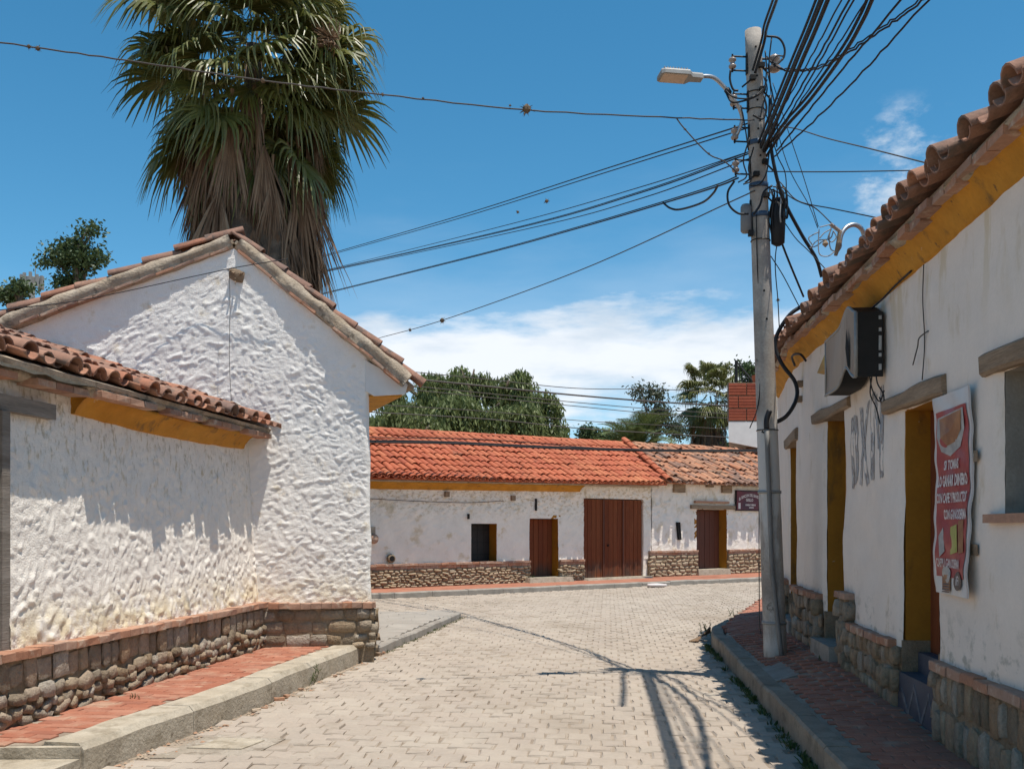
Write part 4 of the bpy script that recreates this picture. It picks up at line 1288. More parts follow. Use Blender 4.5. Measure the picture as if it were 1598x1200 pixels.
old = thing('old_house', (8.0, 32.5, 0.15), 'patchy white house with faded mossy tile roof, right of the orange-roofed house', 'house')
OH = [(12.02, 13.48, 0.0, 2.28)]
house_far(old, 9.97, 19.5, OH, 0.95, 3.2, None, M['plaster_old'], 101)
recess(old, 12.02, 13.48, 0.05, 2.28, 0.42, M['jamb'])
planks(old, 'door', 12.03, 13.47, 0.33, 2.27, -0.36, 6, M['door_dark'], M['dark'])
mb = MB(); mb.hexa([FW(11.95, 0.1, -0.4), FW(13.5, 0.1, -0.4), FW(13.5, 0.1, 0.14), FW(11.95, 0.1, 0.14), FW(11.95, 0.33, -0.4), FW(13.5, 0.33, -0.4), FW(13.5, 0.33, 0.12), FW(11.95, 0.33, 0.12)])
part('doorstep', mb, M['concrete'], old)
mb = MB(); mb.box(FW(12.78, 2.36, 0.0), (2.15, 0.12, 0.13), WU, WN); part('lintel', mb, M['wood_old'], old)
mb = MB(); mb.box(FW(12.70, 2.52, 0.01), (1.62, 0.12, 0.07), WU, WN); part('brick_course', mb, M['brick'], old)
for (u, z, w, h) in ((11.15, 2.93, 0.50, 0.25), (12.6, 3.07, 0.3, 0.12), (13.42, 2.96, 0.46, 0.24)):
    mb = MB(); mb.box(FW(u, z, 0.02), (w, 0.10, h), WU, WN); part('wood_stub', mb, M['wood_old'], old)
mb = MB(); mb.hexa([FW(11.12, 1.30, -0.02), FW(11.24, 1.30, -0.02), FW(11.24, 1.30, 0.05), FW(11.12, 1.30, 0.05), FW(11.04, 1.86, -0.02), FW(11.18, 1.86, -0.02), FW(11.18, 1.86, 0.05), FW(11.04, 1.86, 0.05)])
part('wall_slot', mb, M['dark'], old)
mb = MB()
for a, b in ((9.97, 11.92), (13.58, 19.5)):
    mb.hexa([FW(a, 0, -0.45), FW(b, 0, -0.45), FW(b, 0, -0.06), FW(a, 0, -0.06), FW(a, 3.1, -0.45), FW(b, 3.1, -0.45), FW(b, 3.1, -0.06), FW(a, 3.1, -0.06)])
mb.hexa([FW(9.97, 0, -5.6), FW(19.5, 0, -5.6), FW(19.5, 0, -5.3), FW(9.97, 0, -5.3), FW(9.97, 2.9, -5.6), FW(19.5, 2.9, -5.6), FW(19.5, 2.9, -5.3), FW(9.97, 2.9, -5.3)])
part('house_body', mb, M['plaster_old'], old)
base_far(old, ((9.82, 12.0), (13.5, 19.5)), 0.95, '', 0.26, limit=260, wrs=((0.16, 0.34),), rows=(0.8, 0.9, 0.7, 1.0, 0.8, 0.9))
strip('mortar_course', old, M['mortar_pale'], lambda u, z, o: FW(u, z, o), [10.0 + 0.15 * i for i in range(63)], [(-0.05, 3.08), (0.22, 3.085), (0.26, 3.13), (-0.05, 3.17)], 0.016, 14)
ze2 = lambda u: 3.04 + 0.015 * (u - 10)
orf = far_deck(old, 10.3, 19.6, ze2, M['tile_old'])
def keep_old(i, j):
    return 10.35 + (i + 0.5) * 0.235 > 10.45 + j * 0.115
roof_tiles(orf, FW(10.35, ze2(10.35), EO), UE, S_, N_, 38, 8, 0.235, 0.40, [M['tile_old'], M['tile_old'], M['tile_dark']], [M['tile_dark']], rad=0.108, lift=0.03, jit=0.03, tilt=0.05, limit=290, keep=keep_old, ragged=0.06, sag=0.05)
for i in range(21):
    u = 11.2 + i * 0.40
    c = FW(u, ze2(u) - 0.02, EO) + S_ * 3.25 + Vector((0, 0, 0.03 + random.gauss(0, 0.02)))
    me = tile_mesh('ridge_tile', M['tile_old'], r0=1.0, r1=0.86, flat=0.9) if i == 0 else me
    link('ridge_tile', me, orf, frame(c, WN * 0.12, UE * 0.44, Vector((0, 0, 0.12))))

# ================================================================== RIGHT-HAND HOUSE
rh = thing('right_house', (3.6, 8.5, 0.2), 'white house on the shaded right side with ochre door jambs and ragged tile eave', 'house')
# openings as (Y near, Y far, z0, z1)
D1 = (12.0, 12.98, 0.2, 2.76); D2 = (9.40, 10.14, 0.2, 2.80); D3 = (6.70, 7.52, 0.2, 2.57); WN1 = (3.95, 5.65, 1.735, 2.57)
def rpos(U, Z, h):
    x = np.where(U < 11.27, 2.33 + 0.096 * U, 3.412 + 0.19 * (U - 11.27))
    s = np.where(U < 11.27, 0.096, 0.19)
    l = np.sqrt(1 + s * s)
    return x - h / l, U + h * s / l, Z
def rrel(U, Z):
    e = np.zeros_like(U)
    for (a, b, c, d) in (D1, D2, D3, WN1):                              # rounded, worn arrises round the openings
        du = np.maximum(np.maximum(a - U, U - b), 0); dz = np.maximum(np.maximum(c - Z, Z - d), 0)
        e -= 0.030 * np.exp(-(np.sqrt(du * du + dz * dz) / 0.035) ** 2)
    return 0.040 * vnoise(U / 0.9, Z / 0.8, 121) + 0.016 * vnoise(U / 0.25, Z / 0.22, 122) + 0.004 * vnoise(U / 0.05, Z / 0.05, 123) + e
HL = (D1, D2, D3, WN1)
plaster('wall', rh, M['plaster_right'], rpos, lines(1.2, 14.8, 0.04, [k for h in HL for k in h[:2]]), lines(0.70, 3.72, 0.04, [k for h in HL for k in h[2:] if 0.75 < k < 3.7]), rrel, HL)
def rbox(mb, y0, y1, z0, z1, o0, o1, mi=0):
    """box in the wall's own frame, o = distance in front of the wall face"""
    mb.hexa([RW(y0, z0, o0), RW(y1, z0, o0), RW(y1, z0, o1), RW(y0, z0, o1), RW(y0, z1, o0), RW(y1, z1, o0), RW(y1, z1, o1), RW(y0, z1, o1)], mi)
mb = MB()
for a, b in ((1.2, 3.85), (5.75, 6.60), (7.62, 9.30), (10.24, 11.9), (13.08, 14.8)):
    rbox(mb, a, b, 0, 3.7, -0.45, -0.05)
rbox(mb, 3.85, 5.75, 0, 1.62, -0.45, -0.05); rbox(mb, 3.85, 5.75, 2.65, 3.7, -0.45, -0.05)
for (a, b, c, d) in (D1, D2, D3):
    rbox(mb, a - 0.1, b + 0.1, d + 0.1, 3.7, -0.45, -0.05)
mb.hexa([RW(1.2, 0, -5.0), RW(14.7, 0, -5.0), RW(14.7, 0, -4.7), RW(1.2, 0, -4.7), RW(1.2, 3.6, -5.0), RW(14.7, 3.6, -5.0), RW(14.7, 3.6, -4.7), RW(1.2, 3.6, -4.7)])
rbox(mb, 14.57, 14.79, 0, 3.7, -5.0, -0.03)
rbox(mb, 1.2, 1.4, 0, 3.7, -5.0, -0.03)
part('house_body', mb, M['plaster_right'], rh)
def rjamb(D, depth, top, low_mat=True, jm='jamb'):
    a, b, c, d = D
    mb = MB()
    t = 0.10
    zl = 0.78 if low_mat else c
    rbox(mb, b, b + t, zl, d, -depth, -0.028); rbox(mb, a - t, a, zl, d, -depth, -0.028); rbox(mb, a - t, b + t, d, d + t, -depth, -0.035)
    part('reveal', mb, M[jm], rh)
    if low_mat:
        mb = MB(); rbox(mb, b - 0.004, b + t, 0.1, zl, -depth, 0.0); part('reveal_foot', mb, M['mortar'], rh)
        mb = MB(); rbox(mb, a - t, a + 0.004, 0.1, zl, -depth, 0.0); part('reveal_foot', mb, M['mortar'], rh)
rjamb(D1, 0.55, 2.76); rjamb(D2, 0.55, 2.80); rjamb(D3, 0.30, 2.57); rjamb(WN1, 0.36, 2.57, False, 'concrete_grey')
def rdoor(D, off, material, n):
    a, b, c, d = D
    mb = MB(); rbox(mb, a, b, c, d, off - 0.05, off - 0.02)
    dd = part('door', mb, M['dark'], rh)
    w = (b - a) / n
    for i in range(n):
        mb = MB(); rbox(mb, a + i * w + 0.005, a + (i + 1) * w - 0.005, c + 0.3, d - 0.01, off - 0.02, off + 0.012); part('plank', mb, material, dd)
    return dd
rdoor(D1, -0.50, M['door_dark'], 5); rdoor(D2, -0.50, M['door_dark'], 4)
d3 = rdoor(D3, -0.225, M['door_red'], 4)
mb = MB(); rbox(mb, D3[0] - 0.005, D3[0] + 0.07, 0.6, 2.5, -0.2, -0.06); part('door_frame', mb, M['door_red'], rh)
# window grille, dark room behind
mb = MB(); rbox(mb, WN1[0], WN1[1], WN1[2], WN1[3], -0.35, -0.33); w_ = part('window', mb, M['dark'], rh)
for i in range(9):
    y = WN1[0] + 0.12 + i * 0.18
    mb = MB(); mb.tube([RW(y, WN1[2], -0.17), RW(y, WN1[3], -0.17)], 0.009, 6); part('grille_bar', mb, M['iron'], w_)
for z in (1.95, 2.25, 2.5):
    mb = MB(); rbox(mb, WN1[0], WN1[1], z, z + 0.025, -0.185, -0.155); part('grille_bar', mb, M['iron'], w_)
mb = MB(); rbox(mb, 3.85, 5.79, 1.685, 1.737, -0.36, 0.05); part('window_sill', mb, M['brick'], rh)
def timber(y0, y1, z0, z1, o1, dy=0.0, dz=0.0):
    """a crooked lintel, top and bottom adzed unevenly"""
    mb = MB()
    k = 8
    vs, fs = [], []
    for i in range(k + 1):
        t = i / k
        y = y0 + (y1 - y0) * t
        w = lambda s: 0.018 * float(vnoise(t * 4 + y0, s, 77)) * 2
        zz0 = z0 + dz * t + w(1); zz1 = z1 + dz * t + w(5)
        for (z, o) in ((zz0, -0.3), (zz0, o1 + w(2) * 0.5), (zz0 + 0.02, o1 + 0.012), (zz1 - 0.02, o1 + 0.015 + w(3) * 0.4), (zz1, o1 - 0.01), (zz1, -0.3)):
            vs.append(RW(y, z, o))
    for i in range(k):
        for j in range(5):
            fs.append((i * 6 + j, i * 6 + j + 1, (i + 1) * 6 + j + 1, (i + 1) * 6 + j))
        fs.append((i * 6 + 5, i * 6, (i + 1) * 6, (i + 1) * 6 + 5))
    fs.append(tuple(reversed(range(6)))); fs.append(tuple(k * 6 + j for j in range(6)))
    mb.add(vs, fs)
    part('lintel', mb, M['wood_old'], rh)
timber(3.7, 5.85, 2.565, 2.70, 0.035)
timber(6.50, 7.92, 2.56, 2.70, 0.035, dz=0.02)
timber(9.05, 10.60, 2.785, 2.91, 0.035)
timber(11.75, 13.15, 2.74, 2.88, 0.035)
# stone bases with brick coping, one per stretch of wall
def rbase(y0, y1, zt, rows, wr, far_end=True):
    mb = MB(); rbox(mb, y0, y1, 0, zt - 0.055, -0.05, 0.045)
    sb = part('stone_base', mb, M['mortar'], rh)
    cnt = stone_rows(sb, 'slab', lambda u, z, h: RW(u, z, 0.035 + h), y0 + 0.02, y1 - 0.02, lambda u: (zr(rw_x(u) - 0.1, u) - 0.03, zt - 0.06), rows, wr, 0.036, rot=0.10, fill=1.0, jz=0.02)
    for ye, dr_ in ((y0, -1), (y1, 1)):
        stone_rows(sb, 'stone', lambda u, z, h: Vector(RW(ye, z, -u)) + Vector((0.0956, 0.995, 0)) * (dr_ * (h - 0.02)), -0.05, 0.06, lambda u: (zr(rw_x(ye) - 0.1, ye) - 0.03, zt - 0.06), [1, 1.2, 0.9], [(0.12, 0.14)], 0.05)
    mb = MB(); rbox(mb, y0, y1, zt - 0.06, zt - 0.012, -0.05, 0.055)
    cp = part('coping', mb, M['mortar_pale'], rh)
    coping_row(cp, lambda u, z, h: RW(u, z, 0.015 + h), y0 - 0.01, y1 + 0.01, zt - 0.062, zt, 0.235, 0.15)
rbase(1.5, 6.62, 0.745, [1.0, 0.9], [(0.09, 0.19), (0.08, 0.16)])
rbase(7.60, 8.93, 0.775, [0.8, 1.0, 0.9], [(0.07, 0.16)])
rbase(8.95, 9.34, 1.05, [0.8, 0.9, 1.0, 0.9], [(0.12, 0.22)])
rbase(10.22, 11.90, 0.96, [0.8, 1.0, 0.9, 1.0], [(0.08, 0.18)])
rbase(13.06, 14.78, 0.96, [0.8, 1.0, 0.9, 1.0], [(0.1, 0.18)])
# steps
mb = MB(); rbox(mb, 6.66, 7.56, 0.1, 0.535, -0.12, 0.02); st = part('doorstep', mb, M.setdefault('blue_step', mat('worn_blue_paint', [(0.055, 0.062, 0.085), (0.085, 0.09, 0.11)], rough=0.6, n1=(5, 0.25), bump=(40, 0.4, 0.004))), rh)
mb = MB(); rbox(mb, 6.69, 7.53, 0.535, 0.69, -0.25, -0.12); part('upper_step', mb, M['blue_step'], rh)
mb = MB()
zig = [(7.46, 0.40), (7.30, 0.25), (7.16, 0.47), (7.0, 0.23), (6.84, 0.46), (6.74, 0.28)]
for (ya, za), (yb, zb) in zip(zig[:-1], zig[1:]):
    mb.hexa([RW(ya, za - 0.028, 0.02), RW(yb, zb - 0.028, 0.02), RW(yb, zb - 0.028, 0.024), RW(ya, za - 0.028, 0.024), RW(ya, za + 0.028, 0.02), RW(yb, zb + 0.028, 0.02), RW(yb, zb + 0.028, 0.024), RW(ya, za + 0.028, 0.024)])
part('painted_zigzag', mb, mat('pale_grey_scrawl', [(0.20, 0.19, 0.20), (0.12, 0.12, 0.13)], n1=(20, 0.3)), st)
mb = MB(); rbox(mb, 9.36, 10.2, 0.1, 0.50, -0.5, 0.14); part('doorstep', mb, M['concrete_grey'], rh)
mb = MB(); rbox(mb, 11.95, 13.0, 0.1, 0.50, -0.5, 0.10); part('doorstep', mb, M['concrete_grey'], rh)
# cornice and eave
RYS = [1.2 + 0.1 * i for i in range(135)]
def rzt(y): return 0.06 * math.sin(y * 0.55 + 0.6) * 0.6
strip('ochre_cornice', rh, M['yellow'], lambda y, z, o: RW(y, z + rzt(y), o), RYS, [(-0.05, 3.60), (0.014, 3.615), (0.03, 3.64), (0.09, 3.72), (0.155, 3.775), (0.155, 3.80), (-0.05, 3.80)], 0.006, 6)
ec = strip('mortar_course', rh, M['mortar_pale'], lambda y, z, o: RW(y, z + rzt(y), o), [1.2 + 0.05 * i for i in range(270)], [(-0.05, 3.765), (0.155, 3.77), (0.19, 3.785), (0.205, 3.81), (0.16, 3.825), (-0.05, 3.83)], 0.020, 7)
y = 2.5
while y < 14.6:
    l = random.uniform(0.20, 0.25)
    if random.random() < 0.85:
        c = RW(y + l / 2, 3.79 + rzt(y) + random.gauss(0, 0.008), 0.110 + random.gauss(0, 0.02)); nn = rw_n(y); t = Vector((-nn.y, nn.x, 0)) * -1
        link('brick', random.choice(COPING), ec, frame(c, nn.cross(Vector((0, 0, 1))) * (l / 2 - 0.006) * -1 if False else Vector((0, 0, 1)).cross(nn) * -(l / 2 - 0.006), nn * 0.10 * 1, Vector((0, 0, 0.03))))
    y += l
def right_roof(y0, y1, ncol, first, lim):
    n0 = rw_n((y0 + y1) / 2)
    d = (RW(y1, 0, 0) - RW(y0, 0, 0)).normalized()
    S = (-n0 * 0.92 + Vector((0, 0, 0.39))).normalized(); Nn = (n0 * 0.39 + Vector((0, 0, 0.92))).normalized()
    mb = MB()
    a, b = RW(y0, 3.805, 0.16), RW(y1, 3.805, 0.16)
    mb.hexa([a, b, b + S * 3.6, a + S * 3.6, a + Nn * 0.04, b + Nn * 0.04, b + S * 3.6 + Nn * 0.04, a + S * 3.6 + Nn * 0.04])
    r = part('roof', mb, M['mortar_pale'], rh)
    w = (RW(y1, 0, 0) - RW(y0, 0, 0)).length / ncol
    roof_tiles(r, RW(y0, 3.785, 0.245), d, S, Nn, ncol, 9, w, 0.36, [M['tile_mixed'], M['tile_dark'], M['tile_dark']], [M['tile_dark']], rad=w * 0.42, jit=0.022, limit=lim, pans='object', pan_rows=2,
               lift=0.035, ragged=0.05, tilt=0.06, flat=0.98, sag=-0.02)
right_roof(1.4, 11.27, 42, True, 210)
right_roof(11.27, 14.75, 15, False, 60)
# a mended patch of double tiles on the eave and one long ridge tile
nn = rw_n(9.8); S = (-nn * 0.92 + Vector((0, 0, 0.39))).normalized()

# ================================================================== BALCONY HOUSE behind the pole
bh = thing('balcony_house', (5.5, 19.0, 0.2), 'house end with red hollow-brick balcony parapet above a white slab, behind the utility pole', 'house')
mb = MB(); mb.prism([(9.7, 36.3), (11.2, 42.0), (17.0, 41.0), (16.0, 36.0)], 0.0, 7.0)
part('wall', mb, M['white_paint'], bh)
mb = MB()
bx0, bx1, by0, by1 = 8.11, 9.9, 36.0, 38.5
sk = 0.60                                                               # the side runs back away to the right
mb.hexa([(bx0, by0, 4.90), (bx1, by0, 4.55), (bx1 + sk, by1, 4.55), (bx0 + sk, by1, 4.90), (bx0, by0, 5.665), (bx1, by0, 5.665), (bx1 + sk, by1, 5.665), (bx0 + sk, by1, 5.665)])
part('balcony_slab', mb, M['white_paint'], bh)
mb = MB(); mb.box(((bx0 + bx1) / 2, by0 + 0.14, 6.40), (bx1 - bx0 - 0.01, 0.2, 1.45))
pp = part('parapet', mb, M['mortar'], bh)
HB = []
for s in range(3):
    m = MB()
    for k in range(4):
        m.box((0, 0, -0.75 + k * 0.5), (2, 2, 0.36))
    m.box((0, 0.0, 0), (1.98, 1.0, 1.98))
    HB.append(m.mesh('hollow_brick', M['hollow_brick']))
for r_ in range(3):
    z = 5.69 + 0.235 + r_ * 0.475
    x = bx0 - (0.36 if r_ % 2 else 0.05)
    while x < bx1:
        a, b = max(x, bx0), min(x + 0.72, bx1)
        if b - a > 0.05:
            link('hollow_brick', HB[r_], pp, frame(((a + b) / 2, by0 + 0.025, z), ((b - a) / 2 - 0.012, 0, 0), (0, 0.04, 0), (0, 0, 0.222)))
        x += 0.73
mb = MB()
z0_, z1_ = 7.15, 7.98
for i in range(7):
    x = 8.48 + i * 0.2
    mb.tube([(x, 36.35 + i * 0.35, z0_), (x, 36.35 + i * 0.35, z1_ - i * 0.08)], 0.02, 5)
mb.tube([(8.48, 36.35, z1_), (9.68, 38.45, z1_ - 0.48)], 0.035, 6)
mb.tube([(8.48, 36.35, z0_ - 0.02), (8.48, 36.35, z1_ + 0.02)], 0.06, 6)
part('railing', mb, M['iron'], bh)
mb = MB(); mb.lathe((9.30, 36.5, 7.12), [(0, 0.13), (0.3, 0.2), (0.34, 0.2), (0.34, 0.16)], 10)
fp = part('flower_pot', mb, M['tile_new'], None)
tag(fp, 'orange clay flower pot on the red brick balcony parapet', 'flower pot')
# ================================================================== UTILITY POLE
PB = Vector((2.905, 10.6, 0.24)); PT = Vector((2.57, 10.25, 6.96))
def pole_at(z):
    return PB.lerp(PT, (z - PB.z) / (PT.z - PB.z))
up = thing('utility_pole', PB, 'leaning grey concrete utility pole, white at its foot, on the right pavement', 'utility pole')
mb = MB()
mb.tube([pole_at(z) for z in np.linspace(0.15, 6.96, 30)], [0.126 - 0.041 * i / 29 for i in range(30)], 20)
part('shaft', mb, M['pole'], up, True)
def ring(z, r, t=0.02, n=18):
    c = pole_at(z)
    return [(c.x + r * math.cos(2 * math.pi * k / n), c.y + r * math.sin(2 * math.pi * k / n), c.z) for k in range(n + 1)]
def pr(z): return 0.126 - 0.041 * (z - 0.15) / 6.81
for z, m_ in ((5.78, 'blue_band'), (5.02, 'blue_band'), (5.33, 'blue_band')):
    mb = MB(); mb.lathe(pole_at(z), [(-0.025, pr(z) + 0.001), (-0.025, pr(z) + 0.008), (0.025, pr(z) + 0.008), (0.025, pr(z) + 0.001)], 20, (PT - PB))
    part('strap', mb, M[m_], up, True)
for z in (6.12, 6.30, 4.75, 2.72):
    mb = MB(); mb.tube(ring(z, pr(z) + 0.004), 0.006, 5, False); part('wire_binding', mb, M['iron'], up)
# conduit clamped along the front of the pole
mb = MB()
cz = np.linspace(0.2, 2.72, 14)
cp_ = [pole_at(z) + Vector((-0.045 if z > 1.2 else -0.045 + (1.2 - z) * 0.075, -pr(z) - 0.034, 0)) for z in cz]
mb.tube(cp_, 0.025, 10); cd = part('conduit', mb, M['conduit'], up, True)
mb = MB(); mb.tube(smooth_path([cp_[-1], cp_[-1] + Vector((0.0, 0, 0.10)), cp_[-1] + Vector((0.03, 0.0, 0.2))]), 0.030, 8); part('conduit_elbow', mb, M['cable'], up, True)
for z in (0.62, 2.05):
    mb = MB(); c = pole_at(z) + Vector((0, 0, 0)); mb.lathe(c, [(-0.015, pr(z) + 0.004), (-0.015, pr(z) + 0.012), (0.015, pr(z) + 0.012), (0.015, pr(z) + 0.004)], 16)
    part('clamp', mb, M['steel_worn'], up, True)
# secondary racks: spool insulators on brackets, left side of the pole head
for z in (6.60, 6.21, 5.86, 5.52):
    c = pole_at(z + 0.0); r = pr(z)
    z2 = z
    base = c + Vector((-r, -0.02, 0))
    out = base + Vector((-0.155, -0.02, 0))
    mb = MB()
    for dz in (-0.075, 0.075):
        mb.tube([base + Vector((0.02, 0, dz)), out + Vector((-0.01, 0, dz))], 0.009, 6)
    mb.tube([out + Vector((0, 0, -0.095)), out + Vector((0, 0, 0.095))], 0.010, 6)
    mb.box(base + Vector((0.0, 0, 0)), (0.012, 0.05, 0.22))
    br = part('bracket', mb, M['iron'], up)
    mb = MB(); mb.lathe(out + Vector((0, 0, -0.055)), [(0, 0.030), (0.012, 0.040), (0.03, 0.040), (0.043, 0.024), (0.067, 0.024), (0.08, 0.040), (0.098, 0.040), (0.11, 0.028)], 14)
    part('insulator', mb, M['porcelain'], br, True)
c = pole_at(6.62) + Vector((pr(6.6) + 0.10, -0.03, -0.02))
mb = MB(); mb.tube([c + Vector((-0.14, 0, 0.05)), c + Vector((0.03, 0, 0.05))], 0.012, 6); mb.tube([c + Vector((-0.14, 0, -0.05)), c + Vector((0.03, 0, -0.05))], 0.012, 6)
br = part('bracket', mb, M['iron'], up)
mb = MB(); mb.lathe(c + Vector((0.02, 0, -0.09)), [(0, 0.03), (0.015, 0.062), (0.05, 0.066), (0.075, 0.035), (0.10, 0.035), (0.125, 0.062), (0.16, 0.058), (0.18, 0.03)], 14); part('insulator', mb, M['porcelain'], br, True)
# bolt holes and step bolts
mb = MB()
for i, z in enumerate((6.75, 6.45, 6.2, 6.02, 5.9, 5.62, 4.2, 3.9)):
    mb.lathe(pole_at(z) + Vector((0.03 * math.sin(i * 3.1), -pr(z) + 0.004, 0)), [(0, 0.012), (0.006, 0.012), (0.007, 0.006)], 8, (0, -1, 0))
part('bolt_hole', mb, M['dark'], up, kind='stuff')
mb = MB()
for z, s in ((6.55, 1), (6.42, -1), (6.3, 1), (5.55, 1), (5.42, -1), (5.2, 1)):
    c = pole_at(z); mb.box(c + Vector((s * 0.05, -pr(z) - 0.02, 0)), (0.06, 0.05, 0.045)); mb.tube([c + Vector((s * 0.05, -pr(z), 0.0)), c + Vector((s * (pr(z) + 0.06), -0.04, -0.07))], 0.010, 5)
part('cable_clamp', mb, M['iron'], up, kind='stuff')

# grey connection box and the black bundle strapped to the pole
jb = thing('junction_box', pole_at(4.95) + Vector((-0.12, -0.06, 0)), 'small grey junction box strapped to the left side of the utility pole', 'junction box')
c = pole_at(5.0) + Vector((-pr(5) - 0.055, -0.02, 0))
mb = MB(); mb.lathe(c + Vector((0, 0, -0.17)), [(0, 0.045), (0.02, 0.06), (0.27, 0.06), (0.30, 0.045)], 12); part('cover', mb, M['box_grey'], jb, True)
mb = MB(); mb.box(c + Vector((0.04, -0.04, -0.19)), (0.05, 0.05, 0.06)); mb.box(c + Vector((0.055, 0, 0.0)), (0.03, 0.04, 0.36)); part('mounting', mb, M['iron'], jb)
cc = thing('cable_coil', pole_at(4.95) + Vector((0.14, -0.06, 0)), 'black splice closure wrapped in a coil of cables, right side of the pole', 'cable coil')
c = pole_at(4.98) + Vector((pr(5) + 0.085, -0.05, 0))
mb = MB(); mb.lathe(c + Vector((0, 0, -0.30)), [(0, 0.03), (0.03, 0.072), (0.34, 0.085), (0.42, 0.08), (0.50, 0.06), (0.52, 0.02)], 12); part('closure', mb, M['cable'], cc, True)
for k in range(12):
    a = 0.6 + k * 0.5
    p0 = c + Vector((0.07 * math.cos(a), 0.07 * math.sin(a) - 0.01, 0.16)); r = 0.10 + 0.02 * (k % 3)
    pts = [p0 + Vector((0.012 * math.sin(k), -0.015, -0.40 + 0.02 * k)), p0 + Vector((r * .2 * math.cos(a), r * .3 * math.sin(a), -0.15)), p0 + Vector((0.01, -0.02, 0.05 + 0.02 * (k % 4))), p0 + Vector((-0.03, 0.0, 0.13 + 0.02 * (k % 3)))]
    mb = MB(); mb.tube(smooth_path(pts, 5), 0.008, 5); part('cable_loop', mb, M['cable'] if k % 4 else M['wire_grey'], cc)

# ------------------------------------------------------------------ street lamp
lamp = thing('street_lamp', pole_at(6.2) + Vector((-0.1, 0, 0)), 'flat LED street lamp on a curved steel arm reaching left from the pole', 'street lamp')
arm = smooth_path([P(1149, 213, 10.26), P(1158, 188, 10.22), P(1153, 168, 10.18), P(1142, 152, 10.15), P(1128, 134, 10.1), P(1112, 121, 10.05), P(1090, 119.5, 10.0)], 6)
mb = MB(); mb.tube(arm, 0.021, 10); part('arm', mb, M['galv'], lamp, True)
# head: x axis towards the left, tilted slightly so that the panel shows
hx = Vector((-1, -0.18, -0.012)).normalized(); hy = Vector((0.18, -1, 0.10)).normalized(); hy = (hy - hx * hy.dot(hx)).normalized(); hz = hx.cross(hy) * -1
if hz.z < 0: hz = -hz
h0 = P(1094, 122, 10.0)
def HP(a, b, c): return h0 + hx * a + hy * b + hz * c
mb = MB()
out = [(-0.01, 0.045), (0.11, 0.050), (0.15, 0.095), (0.42, 0.095), (0.455, 0.075), (0.455, -0.075), (0.42, -0.095), (0.15, -0.095), (0.11, -0.050), (-0.01, -0.045)]
n = len(out)
vs = [HP(a, b, -0.025) for a, b in out] + [HP(a, b, 0.012) for a, b in out] + [HP(a * 0.97 + 0.006, b * 0.9, 0.03) for a, b in out]
mb.add(vs, [tuple(range(n)), tuple(reversed(range(2 * n, 3 * n)))] + [(i, (i + 1) % n, n + (i + 1) % n, n + i) for i in range(n)] + [(n + i, n + (i + 1) % n, 2 * n + (i + 1) % n, 2 * n + i) for i in range(n)])
hd = part('lamp_head', mb, M['steel_worn'], lamp)
mb = MB(); mb.hexa([HP(0.17, -0.078, -0.033), HP(0.43, -0.078, -0.033), HP(0.43, 0.078, -0.033), HP(0.17, 0.078, -0.033), HP(0.17, -0.078, -0.022), HP(0.43, -0.078, -0.022), HP(0.43, 0.078, -0.022), HP(0.17, 0.078, -0.022)])
part('light_panel', mb, M['lens'], hd)
mb = MB()
for i in range(9):
    mb.box(HP(0.18 + i * 0.03, 0, 0.037), (0.008, 0.17, 0.02), hx, hy, hz)
part('cooling_fin', mb, M['steel_worn'], hd, kind='stuff')
mb = MB(); mb.lathe(HP(0.36, 0.0, 0.03), [(0, 0.032), (0.025, 0.032), (0.045, 0.022), (0.052, 0.006)], 12, hz); part('photocell', mb, M['cable'], lamp, True)
mb = MB(); mb.tube(smooth_path([P(1133, 145, 10.08), P(1140, 158, 10.0), P(1150, 160, 10.02), P(1170, 155, 10.1), P(1184, 148, 10.15), P(1193, 135, 10.16)], 6), 0.010, 6)
mb.tube(smooth_path([P(1133, 142, 10.08), P(1141, 150, 10.0), P(1153, 154, 10.02), P(1172, 153, 10.1), P(1190, 140, 10.15), P(1197, 125, 10.16)], 6), 0.008, 6)
mb.lathe(P(1133, 139, 10.11), [(0, 0.02), (0.01, 0.034), (0.06, 0.034), (0.07, 0.02)], 8, (0.5, 0, -0.7)); part('supply_cable', mb, M['cable'], lamp, True)

# ================================================================== OVERHEAD CABLES
def cable(label, pts, r, material='cable', n=5, sm=8, name='overhead_cable', group='overhead cables', cat='cable', wav=0.0, double=0):
    q = smooth_path(pts, sm)
    if wav:
        q = [p + Vector((wav * math.sin(i * 1.9), 0, wav * math.cos(i * 2.7))) for i, p in enumerate(q)]
    mb = MB(); mb.tube(q, r, n)
    for k in range(double):
        o = Vector((0.0, 0.0, r * 2.3 * (k + 1)))
        mb.tube([p + o * 0.75 + Vector((r * 1.6 * (1 if k % 2 else -1), 0, 0)) for i, p in enumerate(q)], r * 0.8, n)
    return tag(link(name, mb.mesh(name, M[material], True)), label, cat, group)
pa = pole_at
a1 = P(1177, 188, 10.15)
cable('thin high wire crossing before the big palm to the left edge, dotted with air plants', [a1, P(1055, 184, 9.95), P(822, 172, 9.6), P(597, 148, 9.3), P(410, 126, 9.1), P(200, 95, 8.9), P(45, 73, 8.8), P(-150, 44, 8.6)], 0.0075, 'cable_grey', wav=0.004)
cable('upper of the two grey wires slanting left from the pole to behind the palm', [P(1170, 192, 10.3), P(950, 262, 14.5), P(720, 336, 20), P(505, 399, 26), P(420, 423, 29)], 0.009)
cable('lower of the two grey wires slanting left from the pole to behind the palm', [P(1170, 199, 10.3), P(950, 268, 14.5), P(720, 340, 20), P(505, 401, 26), P(420, 425, 29)], 0.008)
cable('thin dark wire just above the twisted pair running left to the palm', [P(1172, 236, 10.35), P(1000, 292, 13.4), P(800, 349, 18), P(540, 414, 26), P(440, 436, 29)], 0.007)
